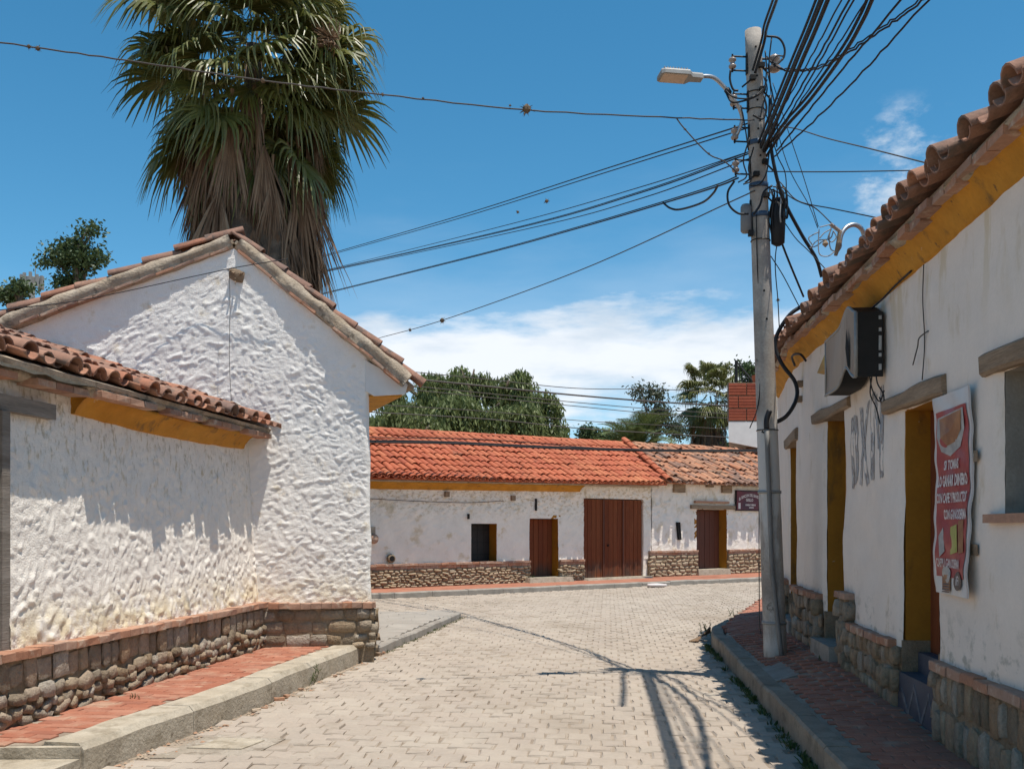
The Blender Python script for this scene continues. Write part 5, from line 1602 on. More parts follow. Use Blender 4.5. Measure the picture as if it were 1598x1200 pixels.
cable('twisted pair of thick black cables, upper one, running left to the palm', [P(1174, 238, 10.35), P(1000, 301, 13.4), P(800, 358, 18), P(505, 424, 26), P(440, 436, 29)], 0.0085, double=1)
cable('second black cable under the twisted pair, running left to the palm', [P(1174, 246, 10.35), P(1000, 310, 13.4), P(820, 358, 18), P(505, 425, 26), P(440, 438, 29)], 0.0075)
cable('lowest thick black cable running left from the pole to the palm', [P(1152, 278, 10.3), P(1120, 291, 10.8), P(1040, 316, 12.6), P(900, 357, 15.5), P(750, 398, 20), P(500, 460, 26), P(440, 473, 29)], 0.010, double=1)
cable('black loop sagging below the lowest cable near the pole', [P(1035, 317, 12.7), P(1046, 325, 12.4), P(1062, 327, 12.2), P(1095, 317, 11.5), P(1112, 303, 11), P(1120, 290, 10.8)], 0.014)
cable('thin grey wire with two dark air plants sloping down left above the clouds', [P(1172, 300, 10.3), P(1145, 313, 10.6), P(900, 424, 14), P(690, 500, 18.5), P(590, 528, 22)], 0.0075, 'cable_grey')
cable('short slack wire dropping from the high wire to the pole with seed tufts', [P(1055, 184, 9.95), P(1068, 201, 9.97), P(1105, 240, 10.05), P(1130, 252, 10.15), P(1152, 272, 10.2)], 0.007, 'cable_grey')
def cam_cable(label, pts, r, **k): return cable(label, pts, r, **k)
# bundles running from the pole over the street towards and past the viewer
def fwd(p0, px_top, Ytop, sag=0.0, extra=None):
    """from p0 on the pole through the top edge of the picture at px_top, on to a far anchor behind the viewer"""
    p1 = P(px_top, 0, Ytop)
    d = p1 - p0
    q = [p0, p0 + d * 0.33 + Vector((0, 0, -sag)), p0 + d * 0.66 + Vector((0, 0, -sag)), p1]
    q.append(p1 + d * 0.9 + Vector((0, 0, 0.12))); q.append(p1 + d * 2.2 + Vector((0, 0, 0.5)))
    return q
cable('twisted black cable rising steeply from the pole head to the top edge', [P(1178, 115, 10.1), P(1190, 75, 10.0), P(1194, 58, 9.9), P(1197, 42, 9.6), P(1212, 0, 8.9), P(1230, -60, 7.9)], 0.016, double=1)
cable('leftmost thick black bundle running from the pole over the street', fwd(P(1185, 232, 10.3), 1280, 7.6), 0.015, double=1)
cable('widest black bundle running from the pole over the street', fwd(P(1190, 240, 10.3), 1292, 7.5), 0.019, double=2)
cable('thick black cable bowing out from the pole over the street', [P(1196, 244, 10.3), P(1225, 200, 9.6), P(1265, 155, 9.0), P(1318, 82, 8.1), P(1345, 35, 7.6), P(1361, 0, 7.3), P(1410, -120, 6.3), P(1530, -420, 4.6), P(1900, -1300, 2.6)], 0.017, double=1)
for i, (x0, y0, xt, r) in enumerate(((1200, 205, 1313, 0.007), (1203, 215, 1325, 0.009), (1206, 222, 1332, 0.008), (1210, 215, 1352, 0.007))):
    cable(('thin dark wire beside the widest bundle, running over the street to the top edge', 'second thin wire right of the widest bundle, over the street', 'third thin wire right of the widest bundle, slightly thicker, over the street',
           'fourth thin wire right of the widest bundle, over the street')[i], fwd(P(x0, y0, 10.25), xt, 7.3, 0.02), r, wav=0.003)
cable('wire fanning out furthest right but one from the pole to the top edge', fwd(P(1212, 236, 10.3), 1405, 7.4, -0.01), 0.010, wav=0.003)
cable('knotted wire fanning out furthest right from the pole to the top edge', fwd(P(1204, 248, 10.3), 1449, 7.4, 0.05), 0.009, wav=0.006)
cable('crinkled twisted wire looping from the pole head across the bundles to the right', [P(1199, 92, 10.2), P(1214, 106, 10), P(1235, 111, 9.9), P(1275, 108, 9.5), P(1320, 85, 8.6), P(1380, 45, 8.0), P(1432, 8, 7.4), P(1500, -50, 6.6)], 0.009, wav=0.008, double=1)
# wires from the pole to the right-hand roof
cable('thin wire from the pole to the right roof, ending below the small clouds', [P(1216, 197, 10.3), P(1245, 202, 10), P(1290, 216, 9.3), P(1360, 233, 8.3), P(1443, 254, 7.2), P(1500, 268, 6.7)], 0.006, 'cable_grey')
cable('straight level wire from the pole behind the ragged tile eave', [P(1190, 268, 10.3), P(1300, 268.5, 10.6), P(1440, 266, 11), P(1560, 262, 11.4)], 0.007)
cable('thin wire drooping from the pole to the roof above the service mast', [P(1222, 300, 10.3), P(1250, 316, 10), P(1300, 326, 9.5), P(1372, 341, 8.6), P(1400, 348, 8.4)], 0.006)
cable('thick black cable falling from the pole in a curve to the tile eave', [P(1202, 150, 10.2), P(1201, 205, 10.15), P(1207, 255, 10.1), P(1222, 310, 10.2), P(1250, 365, 10.4), P(1273, 403, 10.5), P(1282, 432, 10.6)], 0.020)
cable('black cable falling straight from the splice closure to the tile eave', [P(1211, 354, 10.3), P(1228, 400, 10.4), P(1254, 463, 10.9)], 0.012)
cable('slender loose wire hanging from the pole past the eave', [P(1196, 180, 10.2), P(1212, 240, 10.2), P(1226, 275, 10.2), P(1224, 330, 10.2), P(1210, 400, 10.4), P(1214, 470, 10.6), P(1216, 510, 10.7)], 0.006)
cable('slender wire from pole head to the service mast, right one', [P(1206, 130, 10.2), P(1230, 205, 10.1), P(1255, 280, 10), P(1277, 354, 9.9)], 0.0045)
cable('slender wire from pole head to the service mast, left one', [P(1198, 100, 10.2), P(1208, 180, 10.2), P(1230, 260, 10.1), P(1262, 320, 10), P(1276, 356, 9.9)], 0.0045)
cable('pair of slack wires from the pole meeting at the service mast clamp', [P(1218, 285, 10.3), P(1242, 312, 10.2), P(1272, 325, 10.1), P(1299, 350, 9.9)], 0.006, double=1)
cable('loose thin wire lying over the end of the tile eave', [P(1213, 330, 10.3), P(1240, 370, 10.3), P(1262, 392, 10.3), P(1290, 422, 10.2), P(1300, 432, 10.2)], 0.0055)
cable('thin straight wire dropping behind the pole to the low end of the eave', [P(1203, 400, 10.6), P(1222, 430, 10.9), P(1247, 478, 11.2)], 0.006)
cable('fat black supply cable bulging from eave end to the pole conduit', [P(1254, 476, 10.9), P(1232, 492, 10.9), P(1213, 522, 10.95), P(1211, 545, 10.95), P(1222, 570, 10.9), P(1241, 596, 10.85), P(1243, 622, 10.8), P(1226, 650, 10.6), P(1200, 664, 10.42), P(1190, 676, 10.40)], 0.024)
cable('thin vertical drop wire hanging down the front of the pole', [P(1180, 335, 10.25), P(1182, 420, 10.3), P(1187, 500, 10.35), P(1186, 600, 10.38), P(1181, 640, 10.4), P(1170, 668, 10.4)], 0.006)
cable('plumb grey line hanging beside the left edge of the pole to the pavement', [P(1186, 640, 10.7), P(1184.5, 780, 10.8), P(1185, 955, 10.85), P(1187, 988, 10.9)], 0.006, 'cable_grey')
cable('thin wire lying along the gable wall to the beam hole', [P(-60, 494, 10.9), P(0, 484, 11.0), P(130, 468, 11.2), P(300, 432, 11.50), P(372, 417, 11.55), P(450, 404, 11.62)], 0.0055)
cable('wire hanging straight down the lit part of the gable', [P(357, 420, 11.52), P(359, 470, 11.50), P(358, 560, 11.50), P(361, 625, 11.52)], 0.0035, 'cable_grey')
cable('thick black cable strung along the front of the tiled roofs across the street', [P(560, 690, 23.0), P(700, 692, 24.6), P(880, 700, 26.5), P(1040, 704, 28.6), P(1200, 704, 30.0)], 0.024, double=1)
cable('thin wire above the thick cable, over the orange tiled roof', [P(560, 682, 23.2), P(760, 686, 25.5), P(900, 697, 27), P(1000, 703, 28)], 0.012)
for i, (yl, yr, r) in enumerate(((606, 612, 0.016), (617, 632, 0.034), (628, 644, 0.016), (634, 651, 0.016), (656, 668, 0.014), (668, 681, 0.02))):
    cable(('topmost thin power line before the far trees', 'thick twisted power line crossing before the far palms', 'third power line down, before the far palms', 'fourth power line down, before the far palms',
           'fifth thin power line down, low before the date palm', 'lowest power line, just above the roof ridges')[i],
          [P(560, yl - 34 if i < 4 else yl - 26, 34), P(760, yl - 14, 36), P(900, yl, 37.5), P(1040, yr - 4, 39), P(1200, yr + 5, 40.5)], r, 'cable_grey', group='power lines beyond the roofs')
# tangle of small loops round the pole
mb = MB()
loops = [((1146, 283), (1136, 300), (1138, 320), (1152, 333), (1168, 334)), ((1170, 215), (1160, 250), (1165, 275), (1152, 285)), ((1176, 230), (1168, 262), (1172, 282), (1160, 288)),
         ((1196, 57), (1215, 60), (1224, 75), (1222, 92), (1208, 102)), ((1222, 88), (1212, 88), (1206, 97), (1214, 100), (1222, 92)), ((1180, 150), (1192, 140), (1196, 110), (1194, 80)),
         ((1140, 110), (1139, 125), (1144, 140), (1152, 142)), ((1156, 165), (1162, 195), (1168, 235)), ((1170, 290), (1185, 288), (1196, 270), (1200, 240)), ((1176, 335), (1186, 320), (1192, 300), (1205, 290)),
         ((1192, 120), (1197, 140), (1190, 165), (1186, 190)), ((1204, 60), (1200, 100), (1203, 140)), ((1175, 180), (1190, 186), (1196, 170), (1192, 150)), ((1198, 115), (1206, 150), (1213, 190), (1212, 230))]
for i, l in enumerate(loops):
    mb.tube(smooth_path([P(x, y, 10.02 + 0.03 * (i % 4)) for x, y in l], 6), 0.008 + 0.004 * (i % 3 == 0), 5)
part('tangled_cable', mb, M['cable'], up, True, 'stuff')

# ------------------------------------------------------------------ air plants caught on the wires
def airplant(px, py, Y, r, label):
    c = P(px, py, Y)
    mb = MB()
    rg = random.Random(int(px * 7 + py))
    for k in range(26):
        d = Vector((rg.gauss(0, 1), rg.gauss(0, 1), rg.gauss(0, 0.9))).normalized()
        e = d.cross(Vector((0.3, 0.5, 0.8))).normalized() * r * 0.13
        p = c + d * r * rg.uniform(0.7, 1.35)
        mb.add([c + d * r * 0.05 - e, c + d * r * 0.05 + e, p + Vector((0, 0, -r * 0.1))], [(0, 1, 2)])
    q = r * 0.6
    mb.lathe(c + Vector((0, 0, -q)), [(0, q * 0.3), (q * 0.6, q * 0.95), (q * 1.3, q * 0.9), (q * 2, q * 0.25)], 7)
    tag(link('air_plant', mb.mesh('air_plant', M['airplant'])), label, 'air plant', 'air plants on the overhead wires')
airplant(822, 170, 9.6, 0.075, 'largest air plant ball, on the high wire right of the palm')
airplant(45, 73, 8.8, 0.03, 'air plant on the high wire nearest the left edge')
airplant(59, 76, 8.82, 0.036, 'air plant second from the left edge on the high wire')
airplant(597, 148, 9.3, 0.026, 'small air plant on the high wire beside the right edge of the palm crown')
airplant(660, 154, 9.38, 0.022, 'small air plant on the high wire, between the palm crown and the largest ball')
airplant(796, 165, 9.56, 0.018, 'tiny air plant just left of the largest ball')
airplant(410, 126, 9.1, 0.036, 'air plant on the high wire in front of the middle of the palm crown')
airplant(285, 107, 9.0, 0.028, 'air plant on the high wire in front of the left side of the palm crown')
airplant(690, 500, 18.5, 0.075, 'dark air plant hanging before the white cloud, the larger of two')
airplant(640, 515, 20.2, 0.05, 'dark air plant before the white cloud, the smaller and lower of two')
airplant(853, 314, 15.8, 0.05, 'tuft on the upper slanting wire, half way to the palm')
airplant(1069, 202, 9.97, 0.018, 'tuft on the short slack wire, the upper one')
airplant(1106, 240, 10.05, 0.018, 'tuft on the short slack wire, the lower one near the pole')
airplant(808, 331, 17.6, 0.04, 'small tuft on the slanting wire left of the other tuft')
airplant(1214, 468, 10.6, 0.028, 'small dark knot on the loose wire beside the eave')

# ------------------------------------------------------------------ service mast on the right roof
sm_ = thing('service_mast', RW(8.95, 3.95, 0.0), 'grey hooked pipe mast with a tangle of wires above the right tile eave', 'service mast')
mb = MB(); mb.tube(smooth_path([P(1349, 400, 8.9), P(1349, 372, 8.9), P(1344, 357, 8.88), P(1333, 351, 8.86), P(1321, 355, 8.84), P(1313, 366, 8.82), P(1310, 380, 8.82)], 6), 0.021, 10); part('hooked_pipe', mb, M['galv'], sm_, True)
mb = MB(); mb.tube([P(1311, 362, 8.82), P(1309, 380, 8.82), P(1304, 399, 8.83)], [0.022, 0.026, 0.016], 8); part('wooden_bracket', mb, M['wood_old'], sm_)
mb = MB(); mb.tube([P(1296, 350, 8.8), P(1313, 363, 8.82)], 0.017, 6); part('insulator', mb, M['porcelain'], sm_)
mb = MB(); mb.lathe(P(1288, 381, 8.82), [(-0.03, 0.004), (0.0, 0.03), (0.02, 0.02), (0.035, 0.006)], 8); part('tape_knot', mb, M['wood_old'], sm_)
mb = MB()
tang = [((1279, 355), (1290, 352), (1298, 350)), ((1278, 358), (1277, 385), (1280, 398), (1292, 400), (1302, 393)), ((1265, 387), (1275, 376), (1290, 374), (1298, 370)), ((1264, 387), (1274, 384), (1285, 376), (1296, 372), (1300, 362)),
        ((1298, 352), (1294, 370), (1296, 388), (1303, 393)), ((1300, 360), (1305, 370), (1298, 378), (1292, 372), (1297, 358)), ((1279, 372), (1286, 364), (1296, 358)), ((1309, 372), (1313, 384), (1306, 396)), ((1268, 383), (1262, 372), (1270, 366), (1279, 362))]
for i, l in enumerate(tang):
    mb.tube(smooth_path([P(x, y, 8.8 + 0.01 * i) for x, y in l], 6), 0.0055, 5)
part('tangled_wire', mb, M['wire_grey'], sm_, True, 'stuff')

# ================================================================== SIGNS AND POSTERS ON THE RIGHT-HAND HOUSE
def text_mesh(body, size, xs=1.0, bold=0.0, align='CENTER', space=1.0):
    cu = bpy.data.curves.new('lettering', 'FONT')
    cu.body = body
    cu.size = size
    cu.align_x = align
    cu.offset = bold
    cu.space_character = space
    cu.resolution_u = 2
    ob = bpy.data.objects.new('lettering', cu)
    COL.objects.link(ob)
    dg = bpy.context.evaluated_depsgraph_get()
    me = bpy.data.meshes.new_from_object(ob.evaluated_get(dg))
    V = [v.co.copy() for v in me.vertices]; Fc = [tuple(p.vertices) for p in me.polygons]
    bpy.data.objects.remove(ob); bpy.data.curves.remove(cu); bpy.data.meshes.remove(me)
    return [Vector((v.x * xs, v.y, 0)) for v in V], Fc
M['sign_white'] = mat('faded_white_print', [(0.62, 0.56, 0.54)], rough=0.6, n1=(30, 0.15))
M['poster_red'] = mat('faded_red_print', [(0.30, 0.035, 0.042), (0.36, 0.05, 0.05)], rough=0.35, n1=(3, 0.2), n2=(30, 0.1))
M['poster_white'] = mat('worn_vinyl_border', [(0.60, 0.58, 0.56)], rough=0.4, n1=(6, 0.12))
M['poster_dark'] = mat('dark_print', [(0.05, 0.04, 0.045), (0.08, 0.06, 0.06)], rough=0.4, n1=(20, 0.2))
M['poster_brown'] = mat('coffee_print', [(0.22, 0.085, 0.035), (0.36, 0.17, 0.07)], rough=0.4, n1=(9, 0.3))
M['poster_green'] = mat('lime_print', [(0.30, 0.34, 0.06), (0.40, 0.38, 0.12)], rough=0.4, n1=(12, 0.2))
M['poster_steel'] = mat('grey_print', [(0.30, 0.30, 0.29), (0.42, 0.42, 0.40)], rough=0.4, n1=(20, 0.2))
M['poster_yellow'] = mat('yellow_print', [(0.42, 0.30, 0.06), (0.36, 0.20, 0.05)], rough=0.4, n1=(10, 0.3))

poster = thing('poster', RW(6.4, 1.2, 0.02), 'tall red vinyl coffee poster with white border, hung beside the near ochre doorway', 'poster')
PY0, PY1, PZ0, PZ1 = 6.08, 6.74, 1.215, 2.545
def buckle(y, z):
    t = (z - PZ0) / (PZ1 - PZ0)
    return 0.046 + 0.010 * math.sin(t * 7 + 0.5) + 0.004 * math.sin(t * 23 + y * 9) + 0.003 * math.sin(t * 41 - y * 17) + 0.012 * math.cos((y - PY0) * 6 + t * 3) * (1 - t) + 0.03 * max(0, 0.30 - t) ** 2 / 0.3 * max(0, (6.28 - y) / 0.2)
def pgrid(y0, y1, z0, z1, lift, ny=6, nz=14, shape=None):
    mb = MB(); vs = []; fs = []
    for i in range(ny + 1):
        for j in range(nz + 1):
            y = y0 + (y1 - y0) * i / ny; z = z0 + (z1 - z0) * j / nz
            vs.append(RW(y - 0.10, z, buckle(y, z) + lift))
    for i in range(ny):
        for j in range(nz):
            a = i * (nz + 1) + j
            fs.append((a, a + 1, a + nz + 2, a + nz + 1))
    mb.add(vs, fs)
    return mb
mb = pgrid(PY0, PY1, PZ0, PZ1, 0.0, 20, 44)
mb2 = pgrid(PY0, PY1, PZ0, PZ1, -0.006, 20, 44)
mb.add(mb2.v, [tuple(reversed(f)) for f in mb2.f])
# close the edge of the vinyl so that it has thickness
k = 45
for lst in ([i for i in range(k)], [20 * k + i for i in range(k)]):
    o = 21 * k
    mb.f += [(lst[i], lst[i + 1], lst[i + 1] + o, lst[i] + o) for i in range(k - 1)]; mb.m += [0] * (k - 1)
part('vinyl_sheet', mb, M['poster_white'], poster, True)
part('red_print', pgrid(6.13, 6.69, 1.33, 2.44, 0.005, 20, 40), M['poster_red'], poster, True)
def pshape(name, pts, material, lift, parent=None):
    mb = MB(); lift += 0.004
    c = (sum(p[0] for p in pts) / len(pts), sum(p[1] for p in pts) / len(pts))
    vs = [RW(c[0] - 0.10, c[1], buckle(*c) + lift)] + [RW(y - 0.10, z, buckle(y, z) + lift) for y, z in pts]
    n = len(pts)
    mb.add(vs, [(0, i + 1, (i + 1) % n + 1) for i in range(n)])
    return part(name, mb, material, poster, False)
def ell(cy, cz, ry, rz, n=18): return [(cy + ry * math.cos(2 * math.pi * k / n), cz + rz * math.sin(2 * math.pi * k / n)) for k in range(n)]
pshape('dark_bowl', [(6.66, 2.40), (6.17, 2.42), (6.19, 2.29), (6.28, 2.18), (6.45, 2.13), (6.60, 2.17), (6.66, 2.27)], M['poster_steel'], 0.005)
pshape('bowl_beans', [(6.62, 2.39), (6.20, 2.41), (6.24, 2.29), (6.34, 2.22), (6.48, 2.20), (6.58, 2.26)], M['poster_brown'], 0.007)
def ptext(body, yc, zc, size, xs=1.0, m_='sign_white', bold=0.0):
    V, Fc = text_mesh(body, size, xs, bold)
    mb = MB(); mb.add([RW(yc - v.x - 0.10, zc + v.y, buckle(yc - v.x, zc + v.y) + 0.0125) for v in V], Fc)
    part('lettering', mb, M[m_], poster)
ptext('SI TOMAS', 6.42, 2.045, 0.085, 0.74, bold=0.003)
ptext('LO GANAR DINERO', 6.41, 1.935, 0.10, 0.58, bold=0.004)
ptext('CON CAFE Y PRODUCTOS', 6.41, 1.825, 0.09, 0.47, bold=0.003)
ptext('CON GANODERMA', 6.34, 1.715, 0.088, 0.55, bold=0.003)
ptext('CAPPU GANODERMA', 6.43, 1.455 - 0.06, 0.082, 0.56, bold=0.002)
pshape('pack_picture', [(6.43, 1.66), (6.29, 1.68), (6.28, 1.50), (6.42, 1.48)], M['poster_green'], 0.006)
pshape('pack_picture', [(6.27, 1.70), (6.18, 1.71), (6.17, 1.50), (6.26, 1.49)], M['poster_brown'], 0.006)
pshape('pack_picture', [(6.64, 1.60), (6.56, 1.66), (6.52, 1.50), (6.60, 1.46)], M['poster_steel'], 0.006)
pshape('cup_lid', ell(6.49, 1.345, 0.095, 0.055), M['poster_steel'], 0.0065)
pshape('cup_body', [(6.585, 1.345), (6.395, 1.345), (6.41, 1.24), (6.57, 1.24)], M['poster_brown'], 0.006)
pshape('badge', ell(6.24, 1.315, 0.075, 0.062), M['poster_dark'], 0.0065)
ptext('iFi', 6.24, 1.29, 0.082, 0.8, bold=0.002)
for i in range(4):
    z = 1.285 - i * 0.017
    pshape('stripe', [(6.57, z), (6.42, z + 0.004), (6.42, z - 0.005), (6.57, z - 0.008)], M['poster_dark'], 0.008)
for (y, z) in ((5.97, 2.10), (5.97, 1.52)):
    mb = MB(); mb.box(RW(y, z, 0.03), (0.004, 0.10, 0.07), rw_n(y), (0.0956, 0.9954, 0)); part('brown_tape', mb, M['wood_old'], poster)

# stickers on the frame of the near door
for i, (z0, z1, m_, lab) in enumerate(((2.13, 2.42, 'poster_green', 'yellow-green flyer taped highest on the near door behind the poster'), (1.80, 2.12, 'poster_yellow', 'orange and yellow flyer taped below the green one on the near door'),
                                    (1.30, 1.75, 'poster_steel', 'pale narrow flyer with dark figures taped lowest on the near door'))):
    t = thing('flyer', RW(7.0, z0, -0.19), lab, 'flyer', 'flyers on the near door')
    mb = MB(); rbox(mb, 6.86, 7.16, z0, z1, -0.204, -0.200); part('sheet', mb, M[m_], t)
    rg = random.Random(i)
    for k in range(4):
        y = 6.9 + rg.random() * 0.2; z = z0 + 0.03 + rg.random() * (z1 - z0 - 0.1)
        mb = MB(); rbox(mb, y, y + 0.06, z, z + 0.07, -0.200, -0.1985); part('print_patch', mb, M[rg.choice(['poster_dark', 'poster_brown', 'sign_white', 'poster_yellow'])], t)

# faded stencil lettering DXN on the wall
M['stencil'] = mat('flaked_grey_blue_paint', [(0.30, 0.33, 0.38), (0.52, 0.48, 0.43), (0.30, 0.235, 0.20), (0.42, 0.42, 0.43), (0.66, 0.59, 0.52)], n1=(26, 0.35), n2=(90, 0.2), bump=(60, 0.4, 0.004), stretch=(1, 1, 0.5))
sten = thing('painted_letters', RW(8.4, 2.2, 0.01), 'big flaking grey-blue letters DXN painted on the right wall under the light box', 'wall lettering')
def stroke(poly, nm):
    """a painted stroke as a thin coat lying on the wall; poly in (distance from the far end, height)"""
    mb = MB()
    K = 10
    q = []
    for (a, za), (b, zb) in zip(poly, poly[1:] + poly[:1]):
        for k in range(K):
            t = k / K
            q.append((a + (b - a) * t + random.gauss(0, 0.004), za + (zb - za) * t + random.gauss(0, 0.006)))
    n = len(q)
    def wall(a, z):
        y = 9.08 - a
        hh = float(rrel(np.array([y]), np.array([z]))[0])
        return RW(y, z, hh + 0.004)
    c = (sum(p[0] for p in q) / n, sum(p[1] for p in q) / n)
    bm = bmesh.new()
    vs = [bm.verts.new(wall(*p)) for p in q]
    f = bm.faces.new(vs)
    bmesh.ops.triangulate(bm, faces=[f])
    me = bpy.data.meshes.new(nm); bm.to_mesh(me); bm.free(); me.materials.append(M['stencil'])
    link(nm, me, sten)
def zt_(a): return 2.72 + 0.06 * a
zb_ = 2.03
stroke([(0.0, zb_), (0.10, zb_), (0.10, 2.70), (0.0, 2.69)], 'letter_stroke')
stroke([(0.11, zb_ + 0.02), (0.24, zb_ + 0.06), (0.30, 2.2), (0.30, 2.52), (0.24, 2.68), (0.11, 2.71), (0.11, 2.58), (0.19, 2.52), (0.19, 2.2), (0.11, 2.15)], 'letter_stroke')
stroke([(0.33, 2.74), (0.42, 2.74), (0.66, zb_ + 0.02), (0.57, zb_)], 'letter_stroke')
stroke([(0.58, 2.78), (0.65, 2.78), (0.41, zb_), (0.33, zb_ + 0.03)], 'letter_stroke')
stroke([(0.70, zb_ + 0.04), (0.80, zb_ + 0.04), (0.80, 2.83), (0.70, 2.82)], 'letter_stroke')
stroke([(0.805, 2.80), (0.86, 2.80), (0.955, zb_ + 0.3), (0.90, zb_ + 0.3)], 'letter_stroke')
stroke([(0.96, zb_ + 0.05), (1.06, zb_ + 0.05), (1.06, 2.85), (0.96, 2.84)], 'letter_stroke')

# wavy light box
lbx = thing('light_box', RW(8.4, 2.9, 0.1), 'old wavy-edged illuminated sign box with a faded blank face and black side', 'sign')
BY0, BY1, BO = 7.96, 9.05, 0.235
def prof_top(a):   # a: 0 near .. 1 far
    return 3.43 + 0.115 * math.exp(-((a - 0.24) / 0.17) ** 2) - 0.02 * a
def prof_bot(a):
    return 2.905 + 0.135 * math.exp(-((a - 0.30) / 0.17) ** 2)
NA = 24
mb = MB(); vs = []; fs = []
for i in range(NA + 1):
    a = i / NA; y = BY0 + (BY1 - BY0) * a
    bul = 0.02 * math.sin(a * math.pi) * 0.6
    zt2, zb2 = prof_top(a), prof_bot(a)
    for k in range(7):
        z = zb2 + (zt2 - zb2) * k / 6
        vs.append(RW(y, z, BO + bul + 0.006 * math.sin(a * 9 + k)))
for i in range(NA):
    for k in range(6):
        fs.append((i * 7 + k, (i + 1) * 7 + k, (i + 1) * 7 + k + 1, i * 7 + k + 1))
mb.add(vs, fs)
M['sign_face'] = mat('bleached_acrylic', [(0.31, 0.235, 0.18), (0.38, 0.30, 0.235)], rough=0.7, spec=0.15, n1=(3, 0.15), stretch=(1, 1, 0.2),
    stains=[((0.10, 0.065, 0.06), 4.5, 0.52, 0.62, (1.2, 1.2, 0.18), (3.1, 3.5)), ((0.30, 0.22, 0.17), 3.5, 0.50, 0.66, (1.6, 1.6, 0.15), None)])
part('sign_face', mb, M['sign_face'], lbx, True)
mb = MB()
for fn, s in ((prof_top, 1), (prof_bot, -1)):
    vs = []; fs = []
    for i in range(NA + 1):
        a = i / NA; y = BY0 + (BY1 - BY0) * a; z = fn(a)
        vs += [RW(y, z, 0.02), RW(y, z, BO - 0.002), RW(y, z - s * 0.012, BO - 0.002), RW(y, z - s * 0.012, 0.02)]
    for i in range(NA):
        for k in range(4):
            fs.append((i * 4 + k, i * 4 + (k + 1) % 4, (i + 1) * 4 + (k + 1) % 4, (i + 1) * 4 + k))
    mb.add(vs, fs)
part('casing', mb, M['iron'], lbx)
mb = MB(); rbox(mb, BY0, BY0 + 0.012, prof_bot(0), prof_top(0), 0.02, BO - 0.003); part('side_panel', mb, M['iron'], lbx)
mb = MB(); rbox(mb, BY1 - 0.012, BY1, prof_bot(1), prof_top(1), 0.02, BO - 0.003); part('side_panel', mb, M['wood_old'], lbx)
mb = MB()
vs = []
for fn in (prof_top, prof_bot):
    mb.tube([RW(BY0 + (BY1 - BY0) * i / NA, fn(i / NA), BO + 0.006) for i in range(NA + 1)], 0.013, 6)
mb.tube([RW(BY0, prof_bot(0), BO + 0.004), RW(BY0, prof_top(0), BO + 0.004)], 0.016, 6); mb.tube([RW(BY1, prof_bot(1), BO + 0.004), RW(BY1, prof_top(1), BO + 0.004)], 0.010, 6)
part('rim', mb, M['steel_worn'], lbx, True)
mb = MB(); mb.add([RW(8.20, 3.36, BO + 0.021), RW(8.14, 3.20, BO + 0.019), RW(8.11, 2.99, BO + 0.016), RW(8.18, 3.04, BO + 0.02), RW(8.24, 3.2, BO + 0.022)], [(0, 1, 2, 3, 4)]); part('split', mb, M['dark'], lbx)
mb = MB(); mb.add([RW(9.05, 3.33, BO), RW(9.30, 3.16, BO + 0.03), RW(9.22, 3.13, BO - 0.02), RW(9.05, 3.17, BO - 0.02)], [(0, 1, 2, 3), (3, 2, 1, 0)]); part('torn_flap', mb, M['poster_yellow'], lbx)
for z, h in ((3.40, 0.03), (3.30, 0.03), (3.19, 0.12), (3.09, 0.03), (2.99, 0.05)):
    mb = MB(); mb.box(RW(BY0 - 0.003, z, 0.045), (0.022, 0.006, h), rw_n(8), (0.0956, 0.9954, 0)); part('side_hole', mb, M['poster_steel'], lbx)
mb = MB()
for l in (((8.0, 2.93, 0.12), (7.98, 2.80, 0.10), (7.92, 2.70, 0.06), (7.86, 2.78, 0.04)), ((8.0, 2.92, 0.1), (8.05, 2.78, 0.1), (8.02, 2.66, 0.06), (7.98, 2.52, 0.04)), ((7.95, 2.92, 0.08), (7.9, 2.84, 0.08), (7.84, 2.74, 0.05), (7.9, 2.66, 0.04), (7.96, 2.74, 0.05))):
    mb.tube(smooth_path([RW(*p) for p in l], 6), 0.006, 5)
part('loose_wire', mb, M['cable'], lbx, True, 'stuff')
# wire and crack on the wall to its right
cable('thin wire stapled down the right wall from the ochre cornice to the near lintel', [RW(6.95, 3.56, 0.02), RW(6.94, 3.3, 0.03), RW(6.93, 3.0, 0.02), RW(6.92, 2.72, 0.04)], 0.0045, 'cable_grey')
cable('forked scrap of wire sticking out on the right wall', [RW(6.85, 3.06, 0.02), RW(6.95, 3.03, 0.05), RW(7.02, 2.98, 0.04), RW(7.04, 2.92, 0.05), RW(7.16, 2.87, 0.03)], 0.005, 'cable_grey')
cable('cable tucked along the underside of the ochre cornice behind the light box', [RW(7.2, 3.58, 0.03), RW(7.6, 3.57, 0.03), RW(7.9, 3.53, 0.05), RW(8.2, 3.52, 0.06)], 0.008)
cable('dark arched wire end at the far corner of the ochre cornice', [RW(11.6, 3.62, 0.06), RW(11.3, 3.68, 0.12), RW(10.95, 3.64, 0.1), RW(10.9, 3.55, 0.04)], 0.014)
mb = MB()
for z in (3.36, 3.18):
    mb.box(RW(11.35, z, 0.03), (0.06, 0.10, 0.07), rw_n(11.2), (0.0956, 0.9954, 0))
tag(link('wall_bracket', mb.mesh('wall_bracket', M['wood_old'])), 'pair of small rusty cable brackets on the far part of the right wall', 'bracket')['kind'] = 'stuff'

